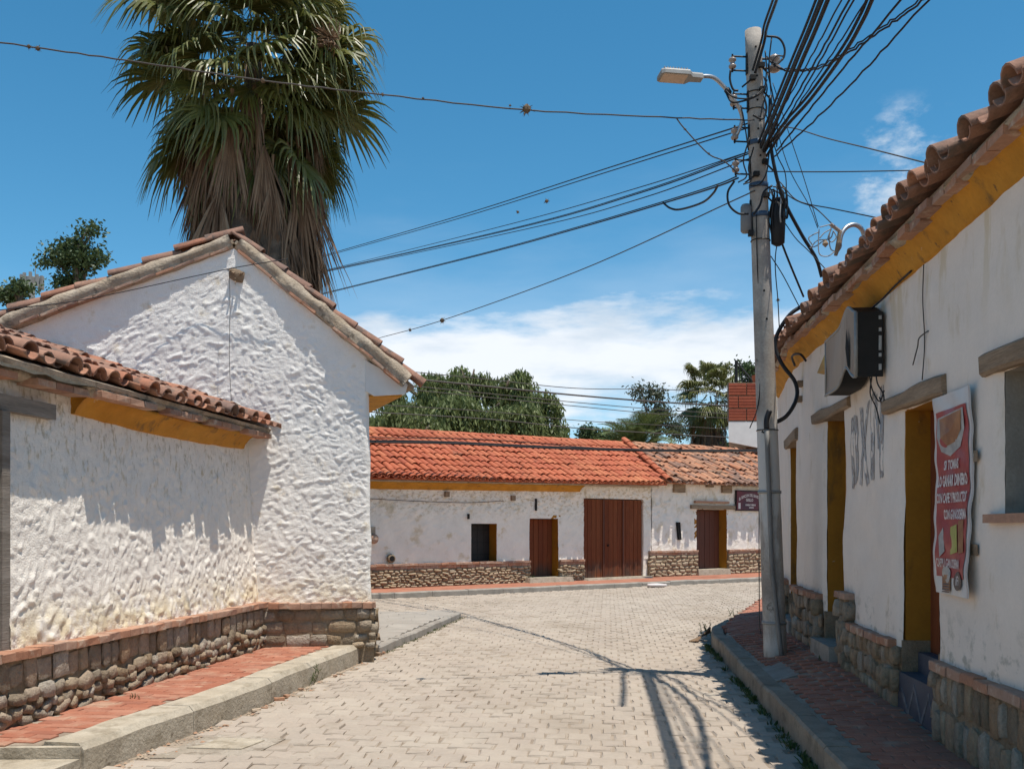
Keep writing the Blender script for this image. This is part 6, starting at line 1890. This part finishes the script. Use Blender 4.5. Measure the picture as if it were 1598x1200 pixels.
# ================================================================== SIGN ON THE OLD HOUSE
fsn = thing('hanging_sign', FW(14.5, 2.3, 0.05), 'dark blue and red sign board with arched white lettering on the old house', 'sign')
mb = MB(); mb.box(FW(14.56, 2.60, 0.07), (1.40, 0.05, 0.63), WU, WN)
M['sign_blue'] = mat('sign_board', [(0.022, 0.025, 0.045), (0.13, 0.02, 0.035)], rough=0.5, n1=(1.0, 0.1))
part('board', mb, M['sign_blue'], fsn)
mb = MB(); mb.box(FW(14.56, 2.60, 0.06), (1.46, 0.04, 0.69), WU, WN); part('board_frame', mb, M['iron'], fsn)
def ftext(body, uc, zc, size, xs=1.0, arch=0.0, bold=0.004):
    V, Fc = text_mesh(body, size, xs, bold)
    mb = MB(); mb.add([FW(uc + v.x, zc + v.y - arch * v.x * v.x, 0.098) for v in V], Fc)
    part('lettering', mb, M['sign_white'], fsn)
ftext('EL RINCON DEL BANDIDO', 14.56, 2.74, 0.135, 0.74, 0.42)
ftext('GRILLO', 14.50, 2.58, 0.13, 0.85)
ftext('COMIDAS Y BEBIDAS', 14.55, 2.43, 0.075, 0.75)
ftext('BIENVENIDOS', 14.60, 2.35, 0.05, 0.75)
mb = MB(); mb.box(FW(13.98, 2.42, 0.098), (0.11, 0.004, 0.20), WU, WN); part('white_emblem', mb, M['sign_white'], fsn)
mb = MB(); mb.box(FW(15.05, 2.40, 0.098), (0.07, 0.004, 0.15), WU, WN); mb.box(FW(15.13, 2.37, 0.098), (0.05, 0.004, 0.10), WU, WN); part('white_emblem', mb, M['sign_white'], fsn, kind='stuff')

# small things on the far house wall
o = thing('meter_box', FW(0.05, 1.25, 0.03), 'rusty round meter on a pale plate at the left end of the far wall', 'meter')
mb = MB(); mb.box(FW(0.11, 1.52, 0.02), (0.24, 0.05, 0.36), WU, WN); part('plate', mb, M['mortar_pale'], o)
mb = MB(); mb.lathe(FW(0.16, 1.40, 0.04), [(0, 0.12), (0.08, 0.12), (0.12, 0.08)], 14, WN); part('dial_case', mb, M['brick'], o, True)
o = thing('pipe_vent', FW(0.66, 0.82, 0.03), 'small dark oval vent low on the far white wall', 'vent')
mb = MB(); mb.lathe(FW(0.68, 0.90, 0.0), [(0, 0.11), (0.07, 0.11), (0.09, 0.08)], 12, (WN * 1.0)); part('rim', mb, M['mortar'], o, True)
mb = MB(); mb.lathe(FW(0.68, 0.90, 0.085), [(0, 0.075), (0.012, 0.07)], 12, WN); part('grate', mb, M['dark'], o)
cable('dark drop cable running down the left end of the far wall', [FW(0.0, 2.7, 0.05), FW(-0.02, 2.1, 0.05), FW(0.02, 1.6, 0.06)], 0.022, group='far wall cables')
cable('thin wire sagging along the far white wall under the cornice', [FW(0.0, 2.40, 0.06), FW(1.5, 2.36, 0.06), FW(3.0, 2.35, 0.06), FW(4.2, 2.42, 0.06)], 0.009, 'cable_grey', group='far wall cables')
for i, (u, z) in enumerate(((2.37, 2.56), (3.05, 1.98), (4.55, 2.5), (5.35, 2.33))):
    mb = MB()
    if i in (0, 2): mb.box(FW(u, z, 0.02), (0.13, 0.07, 0.14), WU, WN); nm, lb_ = 'beam_stub', ('wooden beam stub high on the far wall, above the left of the window', '', 'wooden beam stub high on the far wall, right of the window')[i]
    else: mb.box(FW(u, z, 0.03), (0.045, 0.05, 0.34 if i == 3 else 0.14), WU, WN); nm, lb_ = 'wall_hook', ('', 'small iron hook on the far wall above the window', '', 'long iron spike on the far wall above the brown door')[i]
    tag(link(nm, mb.mesh(nm, M['wood_old'] if i in (0, 2) else M['iron'])), lb_, nm.replace('_', ' '))
# gable corner: pale round lamp boss at the corner
o = tag(link('litter_bag', None), 'crumpled white plastic bag lying at the far kerb', 'plastic bag') if False else None
mb = MB()
c = P(1025, 914, 27.3); c.z = 0.02
me = rock_mesh('plastic_bag', M['sign_white'], 5, 0.2)
tag(link('plastic_bag', me, None, frame((c.x, c.y - 0.05, 0.05), (0.28, 0.1, 0), (0, 0.14, 0), (0, 0, 0.06))), 'crumpled white plastic bag lying in the road at the far kerb', 'plastic bag')
# rubble along the left kerb
rb_ = [(400, 1110, 0.07), (413, 1106, 0.055), (436, 1093, 0.085), (447, 1087, 0.06), (470, 1076, 0.05), (530, 1052, 0.06), (523, 1055, 0.04), (590, 1022, 0.09), (597, 1019, 0.06), (390, 1118, 0.045), (352, 1133, 0.04)]
labs = ['chunk of broken brick', 'flat brick shard', 'large splintered brick flake', 'pale mortar lump', 'small brown pebble', 'brick fragment', 'tiny brick crumb', 'biggest mortar lump', 'mortar lump', 'little brick chip', 'smallest brick chip']
wher = ['in the gutter before the left kerb, middle of the heap', 'just right of the middle heap at the left kerb', 'right of the heap along the left kerb', 'beside the large flake at the left kerb', 'between flake and weeds at the left kerb',
        'at the far part of the left kerb under the weeds', 'beside the far brick fragment at the left kerb', 'at the end of the left kerb by the house corner', 'next to the biggest lump at the kerb end', 'at the near end of the gutter heap', 'nearest the drain cover']
for (px, py, r), a, b in zip(rb_, labs, wher):
    r *= 0.62
    Y = 2475.0 / (py - 825); p = P(px, py, Y)
    me = rock_mesh('rubble', M['rubble'], int(px), 0.85); me.polygons.foreach_set('use_smooth', [False] * len(me.polygons))
    an = random.uniform(0, 3)
    tag(link('rubble', me, None, frame((p.x, p.y, r * 0.25), (r * math.cos(an), r * math.sin(an), 0), (-r * .6 * math.sin(an), r * .6 * math.cos(an), 0), (0, 0.0, r * 0.38))), a + ' ' + b, 'rubble', 'rubble in the left gutter')
# ================================================================== FAN PALMS
def fan_mesh(name, material, elev, seed, pet=1.0, L=1.0, segs=34, spread=2.35, droop=1.0, fold=0.5, w=0.036, t0=0.42, taper=0.0):
    """one palmate leaf: local y along the stalk, z up side; gravity bends the split tips"""
    rg = random.Random(seed)
    g = Vector((0, -math.sin(elev), -math.cos(elev)))
    vs, fs = [], []
    def strip(pts, ws, side):
        b = len(vs)
        for p, ww in zip(pts, ws):
            vs.append(p - side * ww); vs.append(p + Vector((0, 0, ww * 0.55))); vs.append(p + side * ww)
        for i in range(len(pts) - 1):
            q = b + i * 3
            fs.append((q, q + 1, q + 4, q + 3)); fs.append((q + 1, q + 2, q + 5, q + 4))
    st = [Vector((0, pet * t, 0)) + g * 0.18 * pet * t * t for t in (0, 0.33, 0.66, 1.0)]
    strip(st, (0.035, 0.022, 0.018, 0.015), Vector((1, 0, 0)))
    hub = st[-1]
    for k in range(segs):
        a = (k / (segs - 1) - 0.5) * 2 * spread + rg.gauss(0, 0.03)
        l = L * (0.66 + 0.34 * math.cos(a * 0.55)) * rg.uniform(0.9, 1.06)
        d = Vector((math.sin(a), math.cos(a), fold * (abs(math.sin(a)) * 0.35)))
        d.normalize()
        side = d.cross(Vector((0, 0, 1))).normalized()
        pts, ws = [], []
        dr = droop * rg.uniform(0.6, 1.3)
        for i, t in enumerate((0.03, 0.25, 0.48, 0.66, 0.82, 1.0)):
            u = max(0, t - t0)
            p = hub + d * l * (t - 0.42 * u * u * min(dr, 1.4)) + g * l * dr * (1.25 * u * u + 0.25 * u * max(0, t - 0.6))
            pts.append(p + Vector((0, 0, rg.gauss(0, 0.008))))
            ws.append(w * (0.35, 1.0, 1.15, 0.85, 0.5, 0.08)[i])
        strip(pts, ws, side)
    me = bpy.data.meshes.new(name)
    me.from_pydata(vs, [], fs)
    me.materials.append(material)
    return me

def leaf_frame(c, az, elev, roll=0.0, s=1.0):
    d = Vector((math.cos(az) * math.cos(elev), math.sin(az) * math.cos(elev), math.sin(elev)))
    x = Vector((math.sin(az), -math.cos(az), 0))
    z = x.cross(d)
    x2 = x * math.cos(roll) + z * math.sin(roll); z2 = z * math.cos(roll) - x * math.sin(roll)
    return frame(c, x2 * s, d * s, z2 * s)

def fan_palm(base, ztop, zskirt, rs, leafL, nl, nd, label, name='fan_palm', seed=1, limit=300, lean=(0, 0)):
    rg = random.Random(seed)
    bx, by = base
    t = thing(name, (bx, by, 0), label, 'palm tree')
    mb = MB(); mb.tube([(bx, by, 0), (bx, by, ztop * 0.5), (bx + lean[0], by + lean[1], ztop - 1.0)], [rs * 0.42, rs * 0.34, rs * 0.12], 14)
    part('trunk', mb, M['palm_bark'], t, True)
    elevs = [1.25, 0.8, 0.35, -0.1, -0.5, -0.9]
    protos = {}
    for e in elevs:
        for s in range(2):
            protos[(e, s)] = fan_mesh('frond', M['leaf_fan'], e, seed * 50 + s + int(e * 100), pet=leafL * 1.25, L=leafL * 1.05, droop=1.1, w=0.034 * leafL / 1.0, segs=34)
    for i in range(nl):
        f = (i + 0.5) / nl
        el = 1.35 - 2.45 * f ** 0.85 + rg.gauss(0, 0.12)
        az = i * 2.39996 + rg.gauss(0, 0.2)
        z = ztop + 0.15 - (ztop - zskirt) * 0.62 * f + rg.gauss(0, 0.12)
        e = min(elevs, key=lambda q: abs(q - el))
        c = Vector((bx + lean[0] * z / ztop, by, z)) + Vector((math.cos(az), math.sin(az), 0)) * rs * 0.25
        link('frond', protos[(e, rg.randrange(2))], t, leaf_frame(c, az, el, rg.gauss(0, 0.3), rg.uniform(0.78, 1.22)))
    dead = [fan_mesh('dead_frond', M['leaf_dead'], -1.45, seed * 70 + s, pet=leafL * 0.45, L=leafL * (1.05 + 0.15 * s), segs=26, spread=0.16 + 0.035 * s, droop=0.12, fold=2.4, w=0.019 * leafL, t0=0.2) for s in range(6)]
    mb = MB()
    k = 24
    zs = np.linspace(1.5, zskirt - 0.3, 16)
    vs, fs = [], []
    for j, z in enumerate(zs):
        for q in range(k):
            a = 2 * math.pi * q / k
            tt = j / 15
            r = rs * (0.76 + 0.16 * math.sin(tt * 3.0)) * (1 + 0.22 * float(vnoise(a * 3.2, z * 0.5, seed + 3)) * 2) * (0.80 if j == 15 else 1)
            vs.append((bx + r * math.cos(a), by + r * math.sin(a), z))
    for j in range(15):
        for q in range(k):
            fs.append((j * k + q, j * k + (q + 1) % k, (j + 1) * k + (q + 1) % k, (j + 1) * k + q))
    fs.append(tuple(15 * k + q for q in range(k)))
    mb.add(vs, fs)
    part('old_leaf_bases', mb, M['palm_bark'], t, True)
    for i in range(nd):
        f = (i + 0.5) / nd
        az = i * 2.39996 * 1.7 + rg.gauss(0, 0.2)
        z = 1.8 + (zskirt + 1.5 - 1.8) * f + rg.gauss(0, 0.2)
        el = -1.56 + rg.gauss(0, 0.035) + (0.06 * max(0, f - 0.85) / 0.15)
        r = rs * (0.80 + 0.10 * math.sin(f * 3) + rg.gauss(0, 0.06))
        link('dead_frond', rg.choice(dead), t, leaf_frame((bx + r * math.cos(az), by + r * math.sin(az), z), az, el, rg.gauss(0, 0.5), rg.uniform(0.8, 1.25)))
    return t
palm = fan_palm((-5.38, 20.0), 12.7, 9.1, 1.24, 1.06, 145, 300, 'huge fan palm with a brown skirt of dead fronds behind the gable house', seed=3)
# flower stalk remains, a pale split in the skirt, and a nest of dry fibre in the crown
mb = MB()
for k in range(40):
    a = k * 1.1
    d = Vector((math.cos(a), math.sin(a), math.sin(k * 2.3))) * 0.28
    mb.tube([Vector((-3.6, 18.6, 11.2)) - d * 0.6, Vector((-3.6, 18.6, 11.2)) + d * 0.5 + Vector((0.1, 0, -0.1)), Vector((-3.6, 18.6, 11.15)) + d], 0.012, 4)
part('fibre_nest', mb, M['leaf_dead'], palm, kind='stuff')
fan_palm((P(1108, 700, 44).x, 44.0), 8.2, 6.3, 0.80, 0.68, 70, 110, 'smaller fan palm with dark skirt beside the brick balcony', seed=7)

# ------------------------------------------------------------------ date palm with feather fronds
def feather_mesh(name, seed, L=2.6):
    rg = random.Random(seed)
    vs, fs = [], []
    def rib(t):
        return Vector((0, L * (t - 0.22 * t ** 3), -L * 0.42 * t ** 2.4))
    n = 44
    for i in range(n):
        t = 0.12 + 0.87 * i / (n - 1)
        p = rib(t); d = (rib(t + 0.01) - rib(t)).normalized()
        ll = L * 0.20 * (math.sin(math.pi * min(1, t * 0.9 + 0.12)) ** 0.7 + 0.15)
        for s in (-1, 1):
            o = (Vector((s, 0, 0)) * 0.8 + d * 0.75 + Vector((0, 0, 0.28 + rg.gauss(0, 0.08)))).normalized()
            e = d * 0.020
            b = len(vs)
            q = p + o * ll * rg.uniform(0.9, 1.1) + Vector((0, 0, -0.15 * ll))
            vs.extend([p - e, p + e, p + o * ll * 0.55 + e * 0.8, q, p + o * ll * 0.55 - e * 0.8])
            fs.append((b, b + 1, b + 2, b + 3, b + 4))
    mb = MB(); mb.tube([rib(t) for t in np.linspace(0, 1, 10)], [0.035 - 0.003 * i for i in range(10)], 4)
    b = len(vs); vs.extend([Vector(v) for v in mb.v]); fs.extend([tuple(i + b for i in f) for f in mb.f])
    me = bpy.data.meshes.new(name); me.from_pydata(vs, [], fs); me.materials.append(M['leaf_date'])
    return me
dp0 = P(990, 690, 42)
dp = thing('date_palm', (dp0.x, 42, 0), 'date palm with arching feather fronds showing above the mossy roof', 'palm tree')
mb = MB(); mb.tube([(dp0.x, 42, 0), (dp0.x, 42, 4.9)], [0.45, 0.35], 12); part('trunk', mb, M['palm_bark'], dp, True)
FM = [feather_mesh('frond', s, 2.55) for s in range(3)]
for i in range(58):
    f = (i + 0.5) / 58
    el = 1.45 - 1.45 * f + random.gauss(0, 0.1)
    az = i * 2.39996
    link('frond', FM[i % 3], dp, leaf_frame((dp0.x + 0.15 * math.cos(az), 42 + 0.15 * math.sin(az), 4.85), az, el, random.gauss(0, 0.2), random.uniform(0.8, 1.12)))

# ================================================================== BROADLEAF TREES
def leaf_quads(centres, dirs, size, aspect, rng):
    """small folded leaves: one quad each"""
    n = len(centres)
    a = rng.normal(size=(n, 3)); a /= np.linalg.norm(a, axis=1, keepdims=True)
    d = dirs + 0.35 * a; d /= np.linalg.norm(d, axis=1, keepdims=True)
    s = np.cross(d, a); s /= np.linalg.norm(s, axis=1, keepdims=True) + 1e-9
    L = (size * rng.uniform(0.7, 1.3, n))[:, None]
    w = L * aspect
    v = np.stack([centres - s * w * 0.15, centres + d * L * 0.5 - s * w, centres + d * L, centres + d * L * 0.5 + s * w], 1)
    return v.reshape(-1, 3), np.arange(n * 4).reshape(-1, 4)
def crown_mesh(name, V, Q, material, parent):
    me = bpy.data.meshes.new(name)
    me.vertices.add(len(V)); me.vertices.foreach_set('co', V.ravel())
    me.loops.add(Q.size); me.loops.foreach_set('vertex_index', Q.ravel().astype(np.int32))
    me.polygons.add(len(Q)); me.polygons.foreach_set('loop_start', np.arange(0, Q.size, 4).astype(np.int32))
    try: me.polygons.foreach_set('loop_total', np.full(len(Q), 4, np.int32))
    except Exception: pass
    me.update(calc_edges=True); me.validate()
    me.materials.append(material)
    return link(name, me, parent)
def blob_points(blobs, n, rng, shell=0.55):
    """points in a union of ellipsoids, denser towards the outside"""
    vol = np.array([b[3] * b[4] * b[5] for b in blobs]) ** 0.8
    idx = rng.choice(len(blobs), n, p=vol / vol.sum())
    d = rng.normal(size=(n, 3)); d /= np.linalg.norm(d, axis=1, keepdims=True)
    r = rng.uniform(0, 1, n) ** 0.4 * (1 - shell) + shell * rng.uniform(0.75, 1.0, n) ** 0.5
    r = np.clip(r, 0, 1.05)[:, None]
    B = np.array(blobs)[idx]
    return B[:, :3] + d * r * B[:, 3:6], d
def fluff(blobs, k, rng, sc=0.38):
    out = []
    for b in blobs:
        for _ in range(k):
            d = rng.normal(size=3); d /= np.linalg.norm(d); d[2] = abs(d[2]) * 0.8 - 0.15
            s = sc * rng.uniform(0.6, 1.2)
            out.append((b[0] + d[0] * b[3] * 0.78, b[1] + d[1] * b[4] * 0.78, b[2] + d[2] * b[5] * 0.85, b[3] * s, b[4] * s, b[5] * s))
    return out
def tree(name, base, blobs, label, material, nclump, per, size, aspect=0.28, hang=0.0, strand=0.0, seed=1, trunk=0.25, limbs=7, bark='bark', clump=0.35):
    rng = np.random.default_rng(seed)
    t = thing(name, (base[0], base[1], 0), label, 'tree')
    mb = MB()
    top = max(b[2] for b in blobs)
    fork = Vector((base[0], base[1], max(1.0, min(b[2] - b[5] for b in blobs) + 0.3)))
    mb.tube([(base[0], base[1], -0.1), (base[0] + 0.05, base[1], fork.z * 0.5), fork], [trunk * 1.25, trunk, trunk * 0.85], 10)
    part('trunk', mb, M[bark], t, True)
    mb = MB()
    for i in range(limbs):
        b = blobs[i % len(blobs)]
        e = Vector((b[0] + rng.uniform(-.4, .4) * b[3], b[1] + rng.uniform(-.4, .4) * b[4], b[2] + rng.uniform(-0.2, 0.6) * b[5]))
        m = fork.lerp(e, 0.5) + Vector((rng.uniform(-.3, .3), rng.uniform(-.3, .3), 0.3))
        q = smooth_path([fork - Vector((0, 0, 0.3)), m, e], 5)
        mb.tube(q, [trunk * 0.55 * (1 - 0.85 * k / (len(q) - 1)) for k in range(len(q))], 6)
    part('limb', mb, M[bark], t, True, 'stuff' if limbs > 1 else None)
    C, D = blob_points(fluff(blobs, 9, rng) if strand > 0 else fluff(blobs, 5, rng, 0.42), nclump, rng, 0.35 if strand > 0 else 0.2)
    if strand > 0:                                                      # weeping strings of leaves
        ln = strand * rng.uniform(0.4, 1.2, nclump)
        k = np.linspace(0, 1, per)
        out = D.copy(); out[:, 2] = 0
        cen = C[:, None, :] + out[:, None, :] * (0.25 * k ** 0.5)[None, :, None] + np.stack([np.zeros((nclump, per)), np.zeros((nclump, per)), -ln[:, None] * k[None, :] ** 1.4], -1)
        cen = cen + rng.normal(scale=0.06, size=cen.shape)
        dirs = np.tile(np.array([0, 0, -1.0]), (nclump * per, 1)) + rng.normal(scale=0.32, size=(nclump * per, 3))
    else:
        cen = C[:, None, :] + rng.normal(scale=clump, size=(nclump, per, 3)) * np.array([1, 1, 0.7])
        dirs = rng.normal(size=(nclump * per, 3)) + np.array([0, 0, -hang])
    V, Q = leaf_quads(cen.reshape(-1, 3), dirs, size, aspect, rng)
    crown_mesh('crown', V, Q, M[material], t)
    return t
def bl(px, py, Y, rx, rz, ry=None):
    p = P(px, py, Y)
    k = Y / F
    return (p.x, p.y, p.z, rx * k, (ry or rx) * k, rz * k)
Yp = 46.0
tree('pepper_tree', (P(740, 700, Yp).x, Yp),
     [bl(728, 590, Yp, 34, 24), bl(675, 606, Yp + 1, 36, 34), bl(800, 596, Yp, 34, 28), bl(848, 636, Yp - 1, 30, 38), bl(700, 650, Yp - 2, 60, 45), bl(780, 655, Yp - 2, 60, 45), bl(640, 650, Yp, 40, 40), bl(612, 605, Yp + 3, 26, 26), bl(835, 680, Yp - 1, 36, 30)],
     'wide weeping pepper tree spreading behind the orange tiled roof', 'leaf_pepper', 2900, 20, 0.27, 0.14, strand=1.5, seed=4, trunk=0.5, limbs=12)
tree('pepper_tree', (P(640, 690, 40).x, 40.0), [bl(625, 655, 40, 40, 32), bl(665, 672, 40, 34, 26), bl(595, 665, 41, 30, 34), bl(700, 690, 40, 26, 16)],
     'lighter green bushy pepper tree in front, left, just above the orange roof', 'leaf_pepper', 1500, 16, 0.24, 0.15, strand=1.0, seed=9, trunk=0.25, limbs=6)
tree('gum_tree', (P(1022, 700, 54).x, 54.0), [bl(1015, 622, 54, 24, 20), bl(1030, 655, 54, 26, 24), bl(1045, 675, 54, 22, 22), bl(1000, 610, 54, 14, 10), bl(1010, 665, 54, 20, 22)],
     'thin grey-green gum tree behind the date palm', 'leaf_euca', 260, 14, 0.22, 0.20, hang=0.8, seed=12, trunk=0.16, limbs=8, clump=0.28)
tree('tall_pine', (P(120, 700, 48).x, 48.0), [bl(140, 362, 48, 15, 18), bl(132, 385, 48, 22, 14), bl(100, 393, 48, 24, 15), bl(82, 410, 48, 18, 12), bl(120, 415, 48, 26, 18), bl(150, 402, 48, 14, 10), bl(118, 450, 48, 30, 22)],
     'dark tree top rising over the gable roof, left of the palm', 'leaf_dark', 330, 16, 0.22, 0.24, seed=15, trunk=0.3, limbs=9, clump=0.24)
tree('small_tree', (P(928, 700, 48).x, 48.0), [bl(930, 686, 48, 18, 13), bl(915, 678, 48, 6, 14), bl(945, 690, 48, 14, 10)], 'small dark shrubby tree between the pepper tree and the date palm', 'leaf_dark', 220, 14, 0.2, 0.26, seed=21, trunk=0.1, limbs=4, clump=0.2)
tree('small_tree', (P(1185, 720, 41).x, 41.0), [bl(1170, 712, 41, 40, 20), bl(1215, 705, 41, 30, 24)], 'dark green tree under the white balcony slab', 'leaf_dark', 420, 14, 0.2, 0.26, seed=22, trunk=0.15, limbs=4, clump=0.3)
tree('small_tree', (P(870, 700, 50).x, 50.0), [bl(872, 668, 50, 12, 20), bl(862, 690, 50, 24, 16)], 'pale feathery tree at the right edge of the pepper tree', 'leaf_pepper', 200, 12, 0.2, 0.2, strand=0.6, seed=23, trunk=0.12, limbs=3)
tree('small_tree', (P(1150, 560, 52).x + 1.5, 52.0), [bl(1172, 578, 52, 18, 16), bl(1185, 600, 52, 18, 18)], 'dark tree top behind the balcony railing', 'leaf_dark', 200, 12, 0.22, 0.26, seed=25, trunk=0.15, limbs=3, clump=0.25)
tree('small_tree', (P(30, 470, 46).x, 46.0), [bl(34, 450, 46, 12, 9), bl(5, 462, 46, 20, 10)], 'low dark tree top at the left edge above the roof tiles', 'leaf_dark', 160, 12, 0.2, 0.26, seed=26, trunk=0.15, limbs=3, clump=0.22)
# a phone mast head far behind the left roof
am = thing('phone_mast', (P(50, 440, 60).x, 60, 0), 'phone mast with a ring of antenna panels above the left roof', 'mast')
c = P(50, 440, 60)
mb = MB(); mb.tube([(c.x, 60, 0), (c.x, 60, c.z + 0.3)], 0.18, 8); mb.tube([(c.x + .2, 60, c.z), (c.x + .2, 60, c.z + 1.3)], 0.03, 5); part('pole', mb, M['steel_worn'], am)
for k in range(10):
    a = k * 0.628
    mb = MB(); mb.box((c.x + 0.6 * math.cos(a), 60 + 0.6 * math.sin(a), c.z), (0.16, 0.12, 0.75 + 0.1 * (k % 3))); part('antenna_panel', mb, M['steel_worn'], am)
mb = MB()
for z in (-0.25, 0.2):
    mb.tube([(c.x + 0.55 * math.cos(k * 0.523), 60 + 0.55 * math.sin(k * 0.523), c.z + z) for k in range(13)], 0.03, 5, False)
part('ring_frame', mb, M['steel_worn'], am)

# ================================================================== WEEDS
def weeds(mb, x, y, z, n, h, sp, rg):
    for k in range(n):
        a = rg.uniform(0, 6.28); r = rg.uniform(0, sp)
        p = Vector((x + r * math.cos(a), y + r * math.sin(a), z))
        l = h * rg.uniform(0.4, 1.1)
        d = Vector((math.cos(a) * 0.5 + rg.gauss(0, .3), math.sin(a) * 0.5 + rg.gauss(0, .3), 1)).normalized()
        s = d.cross(Vector((rg.gauss(0, 1), rg.gauss(0, 1), 0.1))).normalized() * l * 0.09
        mb.add([p - s, p + s, p + d * l * 0.6 + s * 1.2, p + d * l + Vector((d.x, d.y, -0.3)) * l * 0.3, p + d * l * 0.6 - s * 1.2], [(0, 1, 2, 3, 4)])
rg = random.Random(4)
mb = MB()
for i in range(150):
    y = 5.8 + 7.9 * (i / 150) + rg.uniform(-.05, .05)
    if float(vnoise(y / 0.55, 0.3, 66)) + rg.uniform(-.2, .2) < 0.0 and y < 12: continue
    weeds(mb, XR(y) - rg.uniform(0.0, 0.07), y, -0.01, rg.randint(8, 22), rg.choice((0.03, 0.045, 0.075)), 0.05, rg)
tag(link('gutter_weeds', mb.mesh('gutter_weeds', M['weed'])), 'low green weeds growing along the foot of the right kerb', 'weeds', kind='stuff')
mb = MB()
for i in range(60):
    t = rg.random()
    p = Vector((-1.34, 15.2, 0)).lerp(Vector((-0.95, 18.0, 0)), t) if rg.random() < 0.6 else Vector((-1.72, 12.8, 0)).lerp(Vector((-1.34, 15.2, 0)), t)
    weeds(mb, p.x + rg.uniform(0.0, 0.08), p.y, -0.01, 6, 0.045, 0.05, rg)
for i in range(14):
    weeds(mb, -2.3 + rg.uniform(-.1, .5) * 0.5, 9.3 + rg.uniform(-.5, 2.5), -0.01, 4, 0.03, 0.03, rg)
tag(link('kerb_grass', mb.mesh('kerb_grass', M['weed'])), 'sparse grass in the joint before the left kerbs', 'grass', kind='stuff')
def weed_plant(px, py, zg, h, n, sp, label):
    Y = (H - zg) * F / (py - CY); p = P(px, py, Y)
    mb = MB(); r2 = random.Random(int(px))
    for k in range(n):
        q = Vector((p.x + r2.gauss(0, sp), p.y + r2.gauss(0, sp), zg))
        top = q + Vector((r2.gauss(0, h * 0.18), r2.gauss(0, h * 0.18), h * r2.uniform(0.6, 1)))
        mb.tube([q, q.lerp(top, 0.5) + Vector((0.01, 0, 0)), top], [0.004, 0.003, 0.001], 4)
        for j in range(9):
            c = q.lerp(top, 0.15 + 0.85 * j / 9); weeds(mb, c.x, c.y, c.z, 2, h * 0.20, 0.004, r2)
    tag(link('weed', mb.mesh('weed', M['weed'])), label, 'weed', 'single weeds in the street')
weed_plant(483, 1068, 0.0, 0.22, 4, 0.03, 'upright weed growing against the face of the left kerb')
weed_plant(566, 1028, 0.0, 0.10, 4, 0.04, 'low weed at the foot of the left kerb near the house corner')
weed_plant(212, 1090, 0.21, 0.055, 4, 0.02, 'tiny tuft growing between the red pavers of the left pavement')
weed_plant(1142, 962, 0.19, 0.14, 4, 0.05, 'weed sprouting at the tip of the right pavement corner')
weed_plant(1102, 992, 0.0, 0.22, 6, 0.06, 'leafy weed at the bend of the right kerb')
weed_plant(1285, 1035, 0.30, 0.10, 7, 0.04, 'weed beside the concrete doorstep on the right pavement')
weed_plant(831, 908, 0.15, 0.20, 6, 0.06, 'green weed by the step of the brown door across the street')
# fallen palm boards / dry fronds lying at the kerb bend
mb = MB()
for k in range(5):
    a = P(1076 + k * 3, 1003 - k * 2, 13.95); b = P(1108, 990 - k * 3, 14.4)
    a.z = 0.02; b.z = 0.10 + 0.02 * k
    mb.tube([a, a.lerp(b, 0.5), b], 0.012, 5)
tag(link('dry_frond', mb.mesh('dry_frond', M['leaf_dead'])), 'dry frond stalks lying against the bend of the right kerb', 'dry frond')['kind'] = 'stuff'

# loose grit and dry leaves along the kerbs
mb = MB(); rg = random.Random(8)
def grit(x, y, z, r):
    a = rg.uniform(0, 6.28)
    p = [Vector((x + r * math.cos(a + k * 1.57) * rg.uniform(0.6, 1.2), y + r * math.sin(a + k * 1.57) * rg.uniform(0.6, 1.2), z)) for k in range(4)]
    t = Vector((x, y, z + r * rg.uniform(0.3, 0.8)))
    mb.add(p + [t], [(0, 1, 4), (1, 2, 4), (2, 3, 4), (3, 0, 4), (3, 2, 1, 0)])
for i in range(420):
    y = 6.5 + 6.0 * rg.random() ** 1.1
    x = float(np.interp(y, [p[1] for p in LEFTK], [p[0] for p in LEFTK]))
    grit(x + 0.02 + abs(rg.gauss(0, 0.10)), y, -0.002, rg.choice((0.006, 0.009, 0.013, 0.022)))
for i in range(160):
    y = 6.3 + 7.0 * rg.random()
    grit(XR(y) - 0.02 - abs(rg.gauss(0, 0.07)), y, -0.002, rg.choice((0.006, 0.009, 0.015)))
for i in range(220):
    y = 6.6 + 16 * rg.random() ** 2
    grit(rg.uniform(-2.0, 1.9) + y * 0.05, y, 0.001, rg.choice((0.004, 0.006, 0.009)))
tag(link('gutter_grit', mb.mesh('gutter_grit', M['rubble'])), 'loose grit and crumbs scattered along the gutters', kind='stuff')
